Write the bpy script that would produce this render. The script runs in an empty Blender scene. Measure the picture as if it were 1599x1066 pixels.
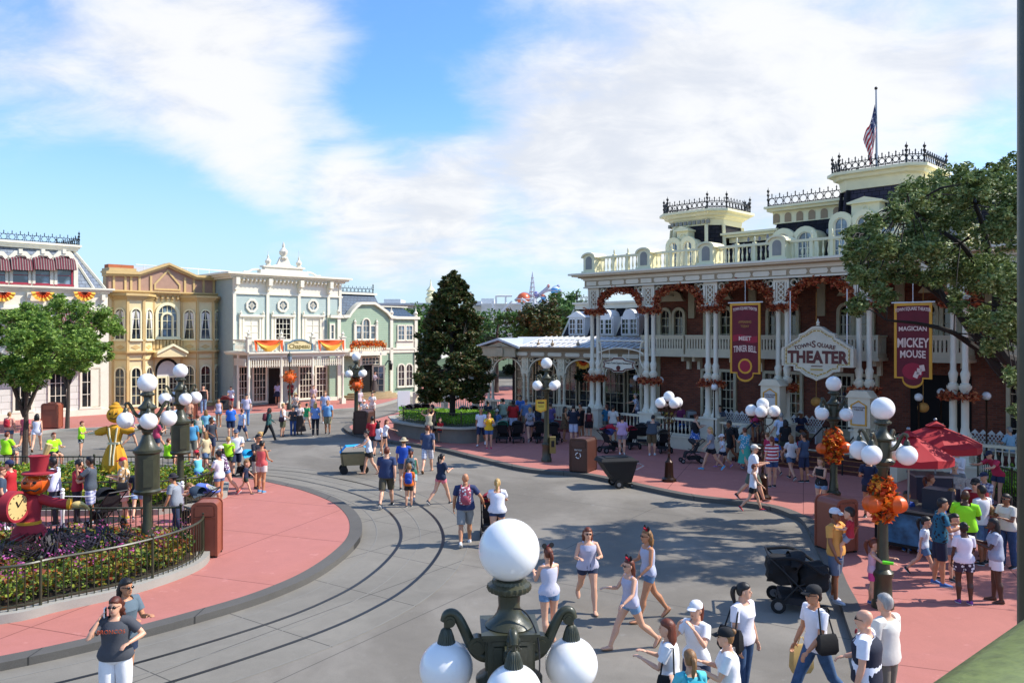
import bpy, math, random
import numpy as np
from mathutils import Vector, Matrix, noise
C = bpy.context; D = bpy.data
PI = math.pi; R = math.radians
random.seed(7); rng = np.random.default_rng(7)
sc = C.scene
COL = sc.collection
# ---------------------------------------------------------------- camera
CAMH = 5.2; F = 1250.0; HX = 800.0; HY = 522.0
cd = D.cameras.new('camera'); cam = D.objects.new('camera', cd); COL.objects.link(cam)
cam.location = (0, 0, CAMH); cam.rotation_euler = (R(90), 0, 0)
cd.sensor_width = 36; cd.lens = F*36/1599; cd.shift_y = -11/1599; cd.clip_start = .05; cd.clip_end = 3000
sc.camera = cam
sc.view_settings.view_transform = 'Standard'; sc.view_settings.look = 'None'
sc.view_settings.exposure = 1.03; sc.view_settings.gamma = 1
# ---------------------------------------------------------------- sun and sky
SUN_EL, SUN_AZ = R(44), R(5)          # azimuth from +X towards +Y
sv = Vector((math.cos(SUN_EL)*math.cos(SUN_AZ), math.cos(SUN_EL)*math.sin(SUN_AZ), math.sin(SUN_EL)))
sl = D.lights.new('sun', 'SUN'); sl.energy = 3.15; sl.angle = R(.53); sl.color = (1, .94, .85)
so = D.objects.new('sun', sl); COL.objects.link(so); so.rotation_euler = sv.to_track_quat('Z', 'Y').to_euler(); so.location = (30, 0, 40)
w = D.worlds.new('World'); sc.world = w; w.use_nodes = True
nt = w.node_tree; nt.nodes.clear()
def N(t, typ, **k):
    n = t.nodes.new(typ)
    for a, b in k.items():
        if a == 'inp':
            for i, v in b.items(): n.inputs[i].default_value = v
        else: setattr(n, a, b)
    return n
def L(t, a, b): t.links.new(a, b)
sky = N(nt, 'ShaderNodeTexSky', sky_type='NISHITA'); sky.sun_disc = False; sky.sun_elevation = SUN_EL; sky.sun_rotation = R(90)-SUN_AZ
sky.air_density = 1.0; sky.dust_density = .6; sky.ozone_density = 2.2
bg = N(nt, 'ShaderNodeBackground', inp={1: .15}); out = N(nt, 'ShaderNodeOutputWorld')
tc = N(nt, 'ShaderNodeTexCoord'); sep = N(nt, 'ShaderNodeSeparateXYZ'); L(nt, tc.outputs['Generated'], sep.inputs[0])
def mth(t, op, a, b=None, c=None, clamp=False):
    n = t.nodes.new('ShaderNodeMath'); n.operation = op; n.use_clamp = clamp
    for i, v in enumerate((a, b, c)):
        if v is None: continue
        if isinstance(v, (int, float)): n.inputs[i].default_value = v
        else: L(t, v, n.inputs[i])
    return n.outputs[0]
def mixc(t, f, a, b, bt='MIX'):
    n = t.nodes.new('ShaderNodeMix'); n.data_type = 'RGBA'; n.blend_type = bt
    for i, v in ((0, f), (6, a), (7, b)):
        if isinstance(v, (int, float)): n.inputs[i].default_value = v
        elif isinstance(v, tuple): n.inputs[i].default_value = v if len(v) == 4 else (*v, 1)
        else: L(t, v, n.inputs[i])
    return n.outputs[2]
def ramp(t, f, stops, interp='LINEAR'):
    n = t.nodes.new('ShaderNodeValToRGB'); L(t, f, n.inputs[0]); n.color_ramp.interpolation = interp
    e = n.color_ramp.elements
    while len(e) < len(stops): e.new(.5)
    for i, (p, c) in enumerate(stops):
        e[i].position = p; e[i].color = (c, c, c, 1) if isinstance(c, (int, float)) else (*c, 1)
    return n.outputs[0]
def mrange(t, v, a, b, c=0., d=1., smooth=True):
    n = t.nodes.new('ShaderNodeMapRange'); n.interpolation_type = 'SMOOTHSTEP' if smooth else 'LINEAR'
    L(t, v, n.inputs[0])
    for i, q in enumerate((a, b, c, d)): n.inputs[i+1].default_value = q
    return n.outputs[0]
# cloud layer: noise on a plane high overhead, plus banks of cloud in chosen parts of the sky
zz = mth(nt, 'ADD', mth(nt, 'MAXIMUM', sep.outputs[2], 0.0), .30)
cx = mth(nt, 'DIVIDE', sep.outputs[0], zz); cy = mth(nt, 'DIVIDE', sep.outputs[1], zz)
cmb = N(nt, 'ShaderNodeCombineXYZ'); L(nt, cx, cmb.inputs[0]); L(nt, cy, cmb.inputs[1])
mp = N(nt, 'ShaderNodeMapping'); L(nt, cmb.outputs[0], mp.inputs[0]); mp.inputs[1].default_value = (3.3, 1.7, 0); mp.inputs[2].default_value = (0, 0, R(28)); mp.inputs[3].default_value = (1.0, 1.35, 1)
nz = N(nt, 'ShaderNodeTexNoise', inp={2: 1.5, 3: 9, 4: .58, 8: .5}); L(nt, mp.outputs[0], nz.inputs[0])
nz2 = N(nt, 'ShaderNodeTexNoise', inp={2: 5.0, 3: 7, 4: .62, 8: .4}); L(nt, mp.outputs[0], nz2.inputs[0])
def blob(px, py, r0, r1, amt):
    d = Vector(((px-HX)/F, 1, (HY-py)/F)).normalized()
    vm = N(nt, 'ShaderNodeVectorMath', operation='DOT_PRODUCT'); L(nt, tc.outputs['Generated'], vm.inputs[0]); vm.inputs[1].default_value = d
    return mrange(nt, vm.outputs['Value'], math.cos(R(r0)), math.cos(R(r1)), 0., amt)
bank = None
for b in [(120, 90, 12, 3, .26), (430, 170, 9, 2, .24), (330, 60, 8, 2, .12), (1010, 130, 13, 3, .28), (1450, 110, 15, 4, .32), (800, 250, 10, 3, .20), (630, 330, 7.5, 2, .30), (1200, 240, 14, 4, .22), (400, 245, 4, 1, .16),
          (640, 40, 6, 1, -.16), (40, 330, 9, 2, -.26), (230, 370, 8, 3, -.22), (560, 130, 3, 1, -.12), (520, 400, 7, 2, .12), (1000, 300, 9, 2, .12), (1560, 230, 4, 1, -.2), (790, 20, 5, 1, -.1), (20, 20, 3, 1, -.1), (640, 190, 5, 1, -.15), (900, 330, 8, 2, .10), (150, 420, 10, 3, -.12)]:
    o_ = blob(*b); bank = o_ if bank is None else mth(nt, 'ADD', bank, o_)
dens = mth(nt, 'ADD', mth(nt, 'ADD', mth(nt, 'MULTIPLY', nz.outputs[0], .85), mth(nt, 'MULTIPLY', nz2.outputs[0], .42)), mth(nt, 'MULTIPLY', bank, .85))
cov = mrange(nt, dens, .56, 1.06)
nz3 = N(nt, 'ShaderNodeTexNoise', inp={2: 2.6, 3: 5, 4: .55}); L(nt, tc.outputs['Generated'], nz3.inputs[0])
shade = mixc(nt, mrange(nt, mth(nt, 'ADD', mth(nt, 'MULTIPLY', nz3.outputs[0], .6), mth(nt, 'MULTIPLY', nz2.outputs[0], .4)), .40, .56), (2.6, 2.7, 2.9), (3.3, 3.3, 3.3))
hz = mrange(nt, sep.outputs[2], .0, .30, .75, 0.)
skyb = mixc(nt, 1.0, sky.outputs[0], (.49, .70, .92), 'MULTIPLY')
skyc = mixc(nt, hz, skyb, (2.1, 2.6, 3.1))
fin = mixc(nt, mth(nt, 'MULTIPLY', cov, .95), skyc, shade)
L(nt, fin, bg.inputs[0]); L(nt, bg.outputs[0], out.inputs[0])
# ---------------------------------------------------------------- pixel to place
def G(px, py, h=0.0):
    t = (CAMH-h)*F/(py-HY); return Vector(((px-HX)/F*t, t, h))
def at(px, py, Y): return Vector(((px-HX)/F*Y, Y, CAMH-(py-HY)*Y/F))
class Pl:      # a vertical facade plane through (ox, oy), running at angle a; u along it
    def __init__(s, px0, c, a):   # a=-45: X+Y=c ; a=45: X-Y=c
        k = (px0-HX)/F; s.a = R(a); s.c, s.s = math.cos(s.a), math.sin(s.a)
        Y = c/(1+k) if a < 0 else -c/(1-k); s.ox, s.oy = k*Y, Y
    def uv(s, px, py=HY, dy=0.0):   # dy: offset of the plane inwards
        k = (px-HX)/F; ox, oy = s.ox-s.s*dy, s.oy+s.c*dy
        u = (oy*k-ox)/(s.c-k*s.s); t = oy+u*s.s
        return u, CAMH-(py-HY)*t/F
    def u(s, px, dy=0.0): return s.uv(px, HY, dy)[0]
    def z(s, px, py, dy=0.0): return s.uv(px, py, dy)[1]
# ---------------------------------------------------------------- materials
def lin(c): return tuple((v/12.92 if v <= .04045 else ((v+.055)/1.055)**2.4) for v in c)
def hx(h): return lin(tuple(int(h[i:i+2], 16)/255 for i in (0, 2, 4)))
MATS = {}
def newmat(name):
    m = D.materials.new(name); m.use_nodes = True; t = m.node_tree; p = t.nodes['Principled BSDF']; MATS[name] = m
    return m, t, p
def mat(name, col='ffffff', rough=.6, metal=0, var=.12, vs=2.5, bump=0, bs=25, obj=False, kind=None, **k):
    if name in MATS: return MATS[name]
    m, t, p = newmat(name); c = hx(col) if isinstance(col, str) else col
    tco = N(t, 'ShaderNodeTexCoord'); vec = tco.outputs['Object']
    if obj: oi = N(t, 'ShaderNodeObjectInfo'); base = oi.outputs['Color']
    else:
        rgb = N(t, 'ShaderNodeRGB'); rgb.outputs[0].default_value = (*c, 1); base = rgb.outputs[0]
    if kind == 'brick' or kind == 'slate' or kind == 'paver' or kind == 'stone':
        mp = N(t, 'ShaderNodeMapping'); L(t, vec, mp.inputs[0]); mp.inputs[2].default_value = (R(90), 0, 0) if kind != 'paver' else (0, 0, 0)
        br = N(t, 'ShaderNodeTexBrick'); L(t, mp.outputs[0], br.inputs[0])
        br.inputs['Scale'].default_value = 1; br.inputs['Mortar Size'].default_value = k.get('mortar', .012); br.inputs['Brick Width'].default_value = k.get('bw', .22); br.inputs['Row Height'].default_value = k.get('rh', .08)
        br.inputs['Color1'].default_value = (*c, 1); br.inputs['Color2'].default_value = (*(hx(k['c2']) if 'c2' in k else c), 1); br.inputs['Mortar'].default_value = (*(hx(k.get('cm', '8a8078'))), 1); br.inputs['Mortar Smooth'].default_value = .2
        base = br.outputs[0]; fac = br.outputs[1]
    if kind == 'stripe':
        sp = N(t, 'ShaderNodeSeparateXYZ'); L(t, vec, sp.inputs[0])
        v = mth(t, 'FRACT', mth(t, 'MULTIPLY', sp.outputs[k.get('axis', 0)], k.get('freq', 5)))
        base = mixc(t, ramp(t, v, k['stops'], 'CONSTANT'), base, hx(k['c2'])) if 'cols' not in k else ramp(t, v, [(a, hx(b)) for a, b in k['cols']], 'CONSTANT')
    if kind == 'spots':
        vo = N(t, 'ShaderNodeTexVoronoi', inp={2: k.get('vsc', 14)}); L(t, vec, vo.inputs[0])
        base = mixc(t, mrange(t, vo.outputs[0], k.get('e0', .32), k.get('e1', .42), 1, 0), base, hx(k['c2']))
    if kind == 'plaid':
        sp = N(t, 'ShaderNodeSeparateXYZ'); L(t, vec, sp.inputs[0])
        a = mth(t, 'GREATER_THAN', mth(t, 'FRACT', mth(t, 'MULTIPLY', sp.outputs[0], 11)), .5); b = mth(t, 'GREATER_THAN', mth(t, 'FRACT', mth(t, 'MULTIPLY', sp.outputs[2], 11)), .5)
        base = mixc(t, mth(t, 'MULTIPLY', mth(t, 'ADD', a, b), .42), base, hx(k['c2']))
    if name == 'hair': mq = N(t, 'ShaderNodeMapping'); L(t, vec, mq.inputs[0]); mq.inputs[3].default_value = (1, 1, .12); vec = mq.outputs[0]
    nz = N(t, 'ShaderNodeTexNoise', inp={2: vs, 3: 6, 4: .6}); L(t, vec, nz.inputs[0])
    f = mrange(t, nz.outputs[0], .3, .7, 1-var, 1+var*.6, False)
    cm = N(t, 'ShaderNodeCombineXYZ'); [L(t, f, cm.inputs[i]) for i in range(3)]
    L(t, mixc(t, 1.0, base, cm.outputs[0], 'MULTIPLY'), p.inputs['Base Color'])
    p.inputs['Roughness'].default_value = rough; p.inputs['Metallic'].default_value = metal
    if 'spec' in k: p.inputs['Specular IOR Level'].default_value = k['spec']
    if 'coat' in k: p.inputs['Coat Weight'].default_value = k['coat']; p.inputs['Coat Roughness'].default_value = .15
    if 'sss' in k: p.inputs['Subsurface Weight'].default_value = k['sss']; p.inputs['Subsurface Radius'].default_value = k.get('sr', (.02, .008, .004)); p.inputs['Subsurface Scale'].default_value = 1
    if bump or kind in ('brick', 'slate', 'stone', 'paver', 'lap'):
        bn = N(t, 'ShaderNodeBump', inp={0: .5 if kind is None else .7, 1: .01 if kind is None else .02})
        if kind in ('brick', 'slate', 'stone', 'paver'): L(t, mth(t, 'SUBTRACT', 1, fac), bn.inputs['Height'])
        elif kind == 'lap':
            sp = N(t, 'ShaderNodeSeparateXYZ'); L(t, vec, sp.inputs[0])
            L(t, mth(t, 'SUBTRACT', 1, mth(t, 'FRACT', mth(t, 'MULTIPLY', sp.outputs[2], 7))), bn.inputs['Height'])
        else:
            n2 = N(t, 'ShaderNodeTexNoise', inp={2: bs, 3: 4}); L(t, vec, n2.inputs[0]); L(t, mth(t, 'MULTIPLY', n2.outputs[0], bump), bn.inputs['Height'])
        L(t, bn.outputs[0], p.inputs['Normal'])
    return m
def leafmat(name, cols, rough=.5, trans=.25, spec=.4):
    if name in MATS: return MATS[name]
    m, t, p = newmat(name); g = N(t, 'ShaderNodeNewGeometry')
    c = ramp(t, g.outputs['Random Per Island'], [(i/(len(cols)-1), hx(h)) for i, h in enumerate(cols)])
    L(t, c, p.inputs['Base Color']); p.inputs['Roughness'].default_value = rough; p.inputs['Specular IOR Level'].default_value = spec
    tr = N(t, 'ShaderNodeBsdfTranslucent'); L(t, c, tr.inputs[0]); mx = N(t, 'ShaderNodeMixShader', inp={0: trans}); o = t.nodes['Material Output']
    L(t, p.outputs[0], mx.inputs[1]); L(t, tr.outputs[0], mx.inputs[2]); L(t, mx.outputs[0], o.inputs[0])
    return m
def groundmat(name, col, var, joints=None, jc='3a3a3a', rough=.85, fine=.15, jrot=0, stain='000000', st=.0, col2=None):
    m, t, p = newmat(name); tco = N(t, 'ShaderNodeTexCoord'); vec = tco.outputs['Object']
    n1 = N(t, 'ShaderNodeTexNoise', inp={2: .22, 3: 6, 4: .6, 8: .6}); L(t, vec, n1.inputs[0])
    n2 = N(t, 'ShaderNodeTexNoise', inp={2: 60, 3: 3, 4: .7}); L(t, vec, n2.inputs[0])
    n3 = N(t, 'ShaderNodeTexNoise', inp={2: 1.6, 3: 7, 4: .68, 8: 1.2}); L(t, vec, n3.inputs[0])
    f = mth(t, 'ADD', mrange(t, n1.outputs[0], .3, .7, 1-var, 1+var, False), mth(t, 'ADD', mrange(t, n2.outputs[0], .3, .7, -fine, fine, False), mrange(t, n3.outputs[0], .35, .65, -var*.4, var*.4, False)))
    cm = N(t, 'ShaderNodeCombineXYZ'); [L(t, f, cm.inputs[i]) for i in range(3)]
    base = mixc(t, mrange(t, n1.outputs[0], .42, .6), hx(col), hx(col2 or col))
    c = mixc(t, 1.0, base, cm.outputs[0], 'MULTIPLY')
    if joints:
        mp = N(t, 'ShaderNodeMapping'); L(t, vec, mp.inputs[0]); mp.inputs[2].default_value = (0, 0, R(jrot))
        br = N(t, 'ShaderNodeTexBrick'); br.offset = 0; L(t, mp.outputs[0], br.inputs[0]); br.inputs['Scale'].default_value = 1; br.inputs['Mortar Size'].default_value = .014; br.inputs['Brick Width'].default_value = joints[0]; br.inputs['Row Height'].default_value = joints[1]; br.inputs['Mortar Smooth'].default_value = .4
        c = mixc(t, mth(t, 'MULTIPLY', br.outputs[1], .75), c, hx(jc))
    if st:
        n4 = N(t, 'ShaderNodeTexNoise', inp={2: 3.5, 3: 3}); L(t, vec, n4.inputs[0])
        c = mixc(t, mrange(t, n4.outputs[0], .66, .74, 0, st), c, hx(stain))
    L(t, c, p.inputs['Base Color']); p.inputs['Roughness'].default_value = rough; p.inputs['Specular IOR Level'].default_value = .35
    bn = N(t, 'ShaderNodeBump', inp={0: .35, 1: .01}); L(t, n2.outputs[0], bn.inputs['Height']); L(t, bn.outputs[0], p.inputs['Normal'])
    return m
def glassmat(name, col='10161a', rough=.06):
    m, t, p = newmat(name); tco = N(t, 'ShaderNodeTexCoord')
    nz = N(t, 'ShaderNodeTexNoise', inp={2: 1.3, 3: 4}); L(t, tco.outputs['Object'], nz.inputs[0])
    L(t, mixc(t, mrange(t, nz.outputs[0], .45, .62), hx(col), tuple(min(1, v*3+.01) for v in hx(col))), p.inputs['Base Color'])
    p.inputs['Roughness'].default_value = rough; p.inputs['Specular IOR Level'].default_value = .9
    return m
# ---------------------------------------------------------------- mesh bag
def frame(d):
    d = d.normalized(); a = Vector((1, 0, 0)) if abs(d.x) < .8 else Vector((0, 1, 0))
    u = (a-d*a.dot(d)).normalized(); return u, d.cross(u)
class Bag:
    def __init__(s, M=None): s.v = []; s.f = []; s.m = []; s.M = M
    def add(s, vs, fs, mi=0, M=None):
        b = len(s.v); T = M if M is not None else s.M
        if T is not None: vs = [T @ Vector(q) for q in vs]
        s.v += [tuple(q) for q in vs]; s.f += [tuple(b+i for i in f) for f in fs]; s.m += [mi]*len(fs)
    def box(s, x0, x1, y0, y1, z0, z1, mi=0, M=None):
        s.add([(x0, y0, z0), (x1, y0, z0), (x1, y1, z0), (x0, y1, z0), (x0, y0, z1), (x1, y0, z1), (x1, y1, z1), (x0, y1, z1)],
              [(3, 2, 1, 0), (4, 5, 6, 7), (0, 1, 5, 4), (1, 2, 6, 5), (2, 3, 7, 6), (3, 0, 4, 7)], mi, M)
    def bx(s, c, sz, rz=0, mi=0, rx=0, ry=0):
        M = Matrix.Translation(c) @ Matrix.Rotation(rz, 4, 'Z') @ Matrix.Rotation(ry, 4, 'Y') @ Matrix.Rotation(rx, 4, 'X')
        if s.M is not None: M = s.M @ M
        s.box(-sz[0]/2, sz[0]/2, -sz[1]/2, sz[1]/2, -sz[2]/2, sz[2]/2, mi, M)
    def rings(s, rs, mi=0, cap=True, closed=True):
        n = len(rs[0]); vs = [q for r in rs for q in r]; fs = []
        for i in range(len(rs)-1):
            for j in range(n if closed else n-1):
                k = (j+1) % n; fs.append((i*n+j, i*n+k, (i+1)*n+k, (i+1)*n+j))
        if cap: fs.append(tuple(range(n-1, -1, -1))); fs.append(tuple((len(rs)-1)*n+j for j in range(n)))
        s.add(vs, fs, mi)
    def lathe(s, prof, n=16, c=(0, 0, 0), mi=0, sx=1, sy=1, cap=True, flute=0, ph=0):
        rs = []
        for r, z in prof:
            rs.append([(c[0]+sx*r*(1+flute*math.cos(j*PI))*math.cos(2*PI*j/n+ph), c[1]+sy*r*(1+flute*math.cos(j*PI))*math.sin(2*PI*j/n+ph), c[2]+z) for j in range(n)])
        s.rings(rs, mi, cap)
    def tube(s, pts, r, n=8, mi=0, cap=True, sq=None):
        pts = [Vector(p) for p in pts]; rr = r if isinstance(r, (list, tuple)) else [r]*len(pts); rs = []; u = None
        for i, p in enumerate(pts):
            d = (pts[min(i+1, len(pts)-1)]-pts[max(i-1, 0)])
            if d.length < 1e-9: d = Vector((0, 0, 1))
            d.normalize()
            if u is None: u, v = frame(d)
            else:
                u = u-d*u.dot(d)
                if u.length < 1e-6: u, v = frame(d)
                u.normalize(); v = d.cross(u)
            rs.append([p+(u*math.cos(2*PI*j/n)*(sq or 1)+v*math.sin(2*PI*j/n))*rr[i] for j in range(n)])
        s.rings(rs, mi, cap)
    def ell(s, c, r, nu=14, nv=9, mi=0, rot=None, squash=None):
        c = Vector(c); rs = []
        if not hasattr(r, '__len__'): r = (r, r, r)
        for i in range(nv+1):
            a = -PI/2+PI*i/nv; a = max(-PI/2+.06, min(PI/2-.06, a)); ring = []
            for j in range(nu):
                b = 2*PI*j/nu; q = Vector((r[0]*math.cos(a)*math.cos(b), r[1]*math.cos(a)*math.sin(b), r[2]*math.sin(a)))
                if squash: q = squash(q, a, b)
                if rot is not None: q = rot @ q
                ring.append(c+q)
            rs.append(ring)
        s.rings(rs, mi)
    def prism(s, poly, y0, y1, mi=0, M=None):       # outline in (x,z) extruded in y; poly counter-clockwise seen from -y
        n = len(poly); vs = [(x, y0, z) for x, z in poly]+[(x, y1, z) for x, z in poly]
        fs = [tuple(range(n)), tuple(range(2*n-1, n-1, -1))]+[(j, j+n, (j+1) % n+n, (j+1) % n) for j in range(n)]
        s.add(vs, fs, mi, M)
    def slab(s, poly, z0, z1, mi=0):                # outline in (x,y) ccw
        n = len(poly); vs = [(p[0], p[1], z0) for p in poly]+[(p[0], p[1], z1) for p in poly]
        s.add(vs, [tuple(range(n-1, -1, -1)), tuple(range(n, 2*n))]+[(j, (j+1) % n, (j+1) % n+n, j+n) for j in range(n)], mi)
    def ring(s, outer, inner, y0, y1, mi=0, closed=True):   # band between two outlines (x,z)
        n = len(outer); vs = [(x, y0, z) for x, z in outer]+[(x, y0, z) for x, z in inner]+[(x, y1, z) for x, z in outer]+[(x, y1, z) for x, z in inner]; fs = []
        for j in range(n if closed else n-1):
            k = (j+1) % n
            fs += [(j, k, n+k, n+j), (2*n+j, 3*n+j, 3*n+k, 2*n+k), (j, 2*n+j, 2*n+k, k), (n+j, n+k, 3*n+k, 3*n+j)]
        if not closed:
            fs += [(0, n, 3*n, 2*n), (n-1, 3*n-1, 4*n-1, 2*n-1)]
        s.add(vs, fs, mi)
    def build(s, name, mats, parent=None, sharp=38, color=None, smooth=True, recalc=True):
        me = D.meshes.new(name); me.from_pydata(s.v, [], s.f)
        if not isinstance(mats, (list, tuple)): mats = [mats]
        for q in mats: me.materials.append(q)
        if len(mats) > 1: me.polygons.foreach_set('material_index', s.m)
        if recalc and len(s.f) < 60000:
            import bmesh
            bm = bmesh.new(); bm.from_mesh(me); bmesh.ops.recalc_face_normals(bm, faces=bm.faces); bm.to_mesh(me); bm.free()
        if smooth:
            me.polygons.foreach_set('use_smooth', [True]*len(me.polygons)); me.set_sharp_from_angle(angle=R(sharp))
        o = D.objects.new(name, me); COL.objects.link(o); o.parent = parent
        if color: o.color = (*hx(color), 1)
        return o
def tag(o, label=None, cat=None, group=None, kind=None):
    if label: o['label'] = label
    if cat: o['category'] = cat
    if group: o['group'] = group
    if kind: o['kind'] = kind
    return o
def thing(name, label, cat, loc=(0, 0, 0), rz=0, group=None, s=1):
    o = D.objects.new(name, None); COL.objects.link(o); o.empty_display_size = .2
    o.location = loc; o.rotation_euler = (0, 0, rz); o.scale = (s, s, s)
    return tag(o, label, cat, group)
def dup(root, loc, rz, label=None, group=None, s=None):
    def cp(o, par):
        c = o.copy(); COL.objects.link(c); c.parent = par
        for ch in KIDS(o): cp(ch, c)
        return c
    r = cp(root, None); r.location = loc; r.rotation_euler = (0, 0, rz)
    if label: r['label'] = label
    if group: r['group'] = group
    if s: r.scale = (s, s, s)
    return r
def KIDS(o): return [q for q in o.children]
def struct(bag, name, mats, **k):
    o = bag.build(name, mats, **k); o['kind'] = 'structure'; return o
def leafobj(name, P, size, m, parent=None, asp=.5, up=0.0, seed=1):
    """many small leaf faces at points P (N,3)"""
    g = np.random.default_rng(seed); n = len(P); P = np.asarray(P, float)
    a = g.normal(size=(n, 3)); a[:, 2] *= .6; a /= np.linalg.norm(a, axis=1)[:, None]
    b = g.normal(size=(n, 3)); b[:, 2] += 0; b -= a*np.sum(a*b, 1)[:, None]; b /= np.linalg.norm(b, axis=1)[:, None]
    if up:
        nrm = np.cross(a, b); flip = nrm[:, 2] < 0; b[flip] *= -1
    sz = (size*g.uniform(.6, 1.3, n))[:, None]
    V = np.stack([P-a*sz, P+b*sz*asp, P+a*sz, P-b*sz*asp], 1).reshape(-1, 3)
    me = D.meshes.new(name); me.vertices.add(4*n); me.vertices.foreach_set('co', V.ravel().astype(np.float32))
    me.loops.add(4*n); me.loops.foreach_set('vertex_index', np.arange(4*n, dtype=np.int32))
    me.polygons.add(n); me.polygons.foreach_set('loop_start', np.arange(0, 4*n, 4, dtype=np.int32)); me.polygons.foreach_set('loop_total', np.full(n, 4, dtype=np.int32))
    me.update(calc_edges=True); me.materials.append(m)
    o = D.objects.new(name, me); COL.objects.link(o); o.parent = parent; return o
def clump(c, r, n, g, flat=1.0):
    q = g.normal(size=(n, 3)); q /= np.linalg.norm(q, axis=1)[:, None]; q *= (g.uniform(0, 1, n)**.45)[:, None]*r; q[:, 2] *= flat
    return q+np.array(c)
def spline(pts, n=8, closed=False):
    P = [Vector(p) for p in pts]; out = []; m = len(P)
    for i in range(m if closed else m-1):
        p0 = P[(i-1) % m] if closed or i > 0 else P[i]*2-P[i+1]; p1 = P[i]; p2 = P[(i+1) % m]; p3 = P[(i+2) % m] if closed or i+2 < m else P[i+1]*2-P[i]
        for j in range(n):
            t = j/n; out.append(.5*((2*p1)+(-p0+p2)*t+(2*p0-5*p1+4*p2-p3)*t*t+(-p0+3*p1-3*p2+p3)*t*t*t))
    if not closed: out.append(P[-1])
    return out
def offset(pts, d, closed=False):      # offset to the right of travel
    out = []; n = len(pts)
    for i in range(n):
        a = pts[(i-1) % n] if closed or i > 0 else pts[i]; b = pts[(i+1) % n] if closed or i < n-1 else pts[i]
        t = (b-a).normalized(); out.append(Vector((pts[i].x+t.y*d, pts[i].y-t.x*d, 0)))
    return out
def ribbon(b, pts, d0, d1, z0, z1, mi=0, closed=False):
    A = offset(pts, d0, closed); Bq = offset(pts, d1, closed); rs = [[(p.x, p.y, z0), (p.x, p.y, z1), (q.x, q.y, z1), (q.x, q.y, z0)] for p, q in zip(A, Bq)]
    if closed: rs.append(rs[0])
    b.rings(rs, mi, cap=not closed)
def text(name, s, size, m, parent, loc, rot=(R(90), 0, 0), ext=.004, align='CENTER', bold=0, sx=1, bend=0, shear=0, space=1):
    cu = D.curves.new(name, 'FONT'); cu.body = s; cu.size = size; cu.extrude = ext; cu.offset = bold; cu.align_x = align; cu.align_y = 'CENTER'; cu.shear = shear; cu.space_character = space; cu.resolution_u = 3
    to = D.objects.new('tmp', cu); COL.objects.link(to); C.view_layer.update()
    me = D.meshes.new_from_object(to.evaluated_get(C.evaluated_depsgraph_get())); D.objects.remove(to); me.materials.clear(); me.materials.append(m)
    for v in me.vertices:
        v.co.x *= sx
        if bend: v.co.y -= bend*v.co.x**2
    o = D.objects.new(name, me); COL.objects.link(o); o.parent = parent; o.location = loc; o.rotation_euler = rot; return o
# ================================================================= MATERIALS
m_asph = groundmat('asphalt', '746e64', .14, joints=(9.5, 7.3), jc='45433f', jrot=33, fine=.12, stain='8d8a84', st=.35, col2='7e786e')
m_conc = groundmat('track concrete', '6a6c6d', .12, fine=.08)
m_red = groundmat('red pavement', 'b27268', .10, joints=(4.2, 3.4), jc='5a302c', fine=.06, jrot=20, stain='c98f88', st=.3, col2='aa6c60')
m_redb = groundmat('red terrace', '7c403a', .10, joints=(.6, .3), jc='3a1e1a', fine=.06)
m_kerb = groundmat('kerb stone', '5a5752', .14, joints=(1.9, 50), jc='1c1c1c', fine=.14)
m_kerbw = groundmat('pale kerb', '9a968c', .10, fine=.08)
m_groove = mat('rail steel', '24221f', .35, .6)
m_grass = leafmat('ground leaves', ['2c4a14', '4a7a1c', '7da52a', '97bd3a'], .55)
m_soil = mat('soil', '3a2c20', .95, bump=1)
m_green = mat('dark olive green paint', '3b3c2a', .42, .1, var=.25, vs=6, bump=.35, bs=40, coat=.15)
m_bronze = mat('bronze brown paint', '38261a', .3, .45, var=.25, vs=8)
m_black = mat('black iron', '15161a', .45, .2)
m_globe = mat('opal globe glass', 'f2f0ec', .16, var=.03, sss=.3, sr=(.05, .05, .045), coat=.3)
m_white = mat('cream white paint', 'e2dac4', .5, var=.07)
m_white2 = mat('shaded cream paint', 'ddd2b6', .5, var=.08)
m_cream = mat('cream paint', 'e6deb6', .5, var=.06)
m_tan = mat('tan paint', '9a8468', .6, var=.08)
m_grey = mat('grey panel paint', '8c8a82', .6)
m_brick = mat('red brick', '8a4a32', .8, kind='brick', bw=.24, rh=.085, c2='6e3626', cm='6d5a4e', mortar=.009, var=.2)
m_slatek = mat('black slate', '232228', .75, kind='slate', bw=.3, rh=.2, c2='2c2a30', cm='101014', var=.25, spec=.2)
m_slatep = mat('purple grey slate', '443f4c', .75, kind='slate', bw=.3, rh=.2, c2='3a3643', cm='1c1a20', var=.2, spec=.2)
m_slateb = mat('blue slate', '3f5468', .6, kind='slate', bw=.32, rh=.22, c2='364a5e', cm='1e2a36', var=.25)
m_slateg = mat('blue grey slate', '7c858f', .7, kind='slate', bw=.35, rh=.22, c2='6a7484', cm='454c58', var=.3)
m_stone = mat('white stone', 'd6d3ca', .7, kind='stone', bw=.9, rh=.4, c2='cfccc2', cm='aaa69c', mortar=.014, var=.07)
m_blue = mat('pale blue boards', 'a6b4ac', .6, kind='lap', var=.06)
m_sage = mat('sage green boards', '93a78c', .6, kind='lap', var=.07)
m_ochre = mat('ochre paint', 'c9ab72', .5, var=.08)
m_buff = mat('buff yellow paint', 'dccb9c', .5, var=.08)
m_mauve = mat('mauve panel paint', 'a8846f', .6)
m_glass = glassmat('window glass', '161d22')
m_glassb = glassmat('dark window glass', '0b0d10')
m_glassl = glassmat('pale window glass', '4a5962')
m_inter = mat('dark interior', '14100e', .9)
m_curt = mat('white curtain', 'cfccc4', .9, bump=.4)
m_redf = mat('red frame paint', 'a23040', .5)
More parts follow.
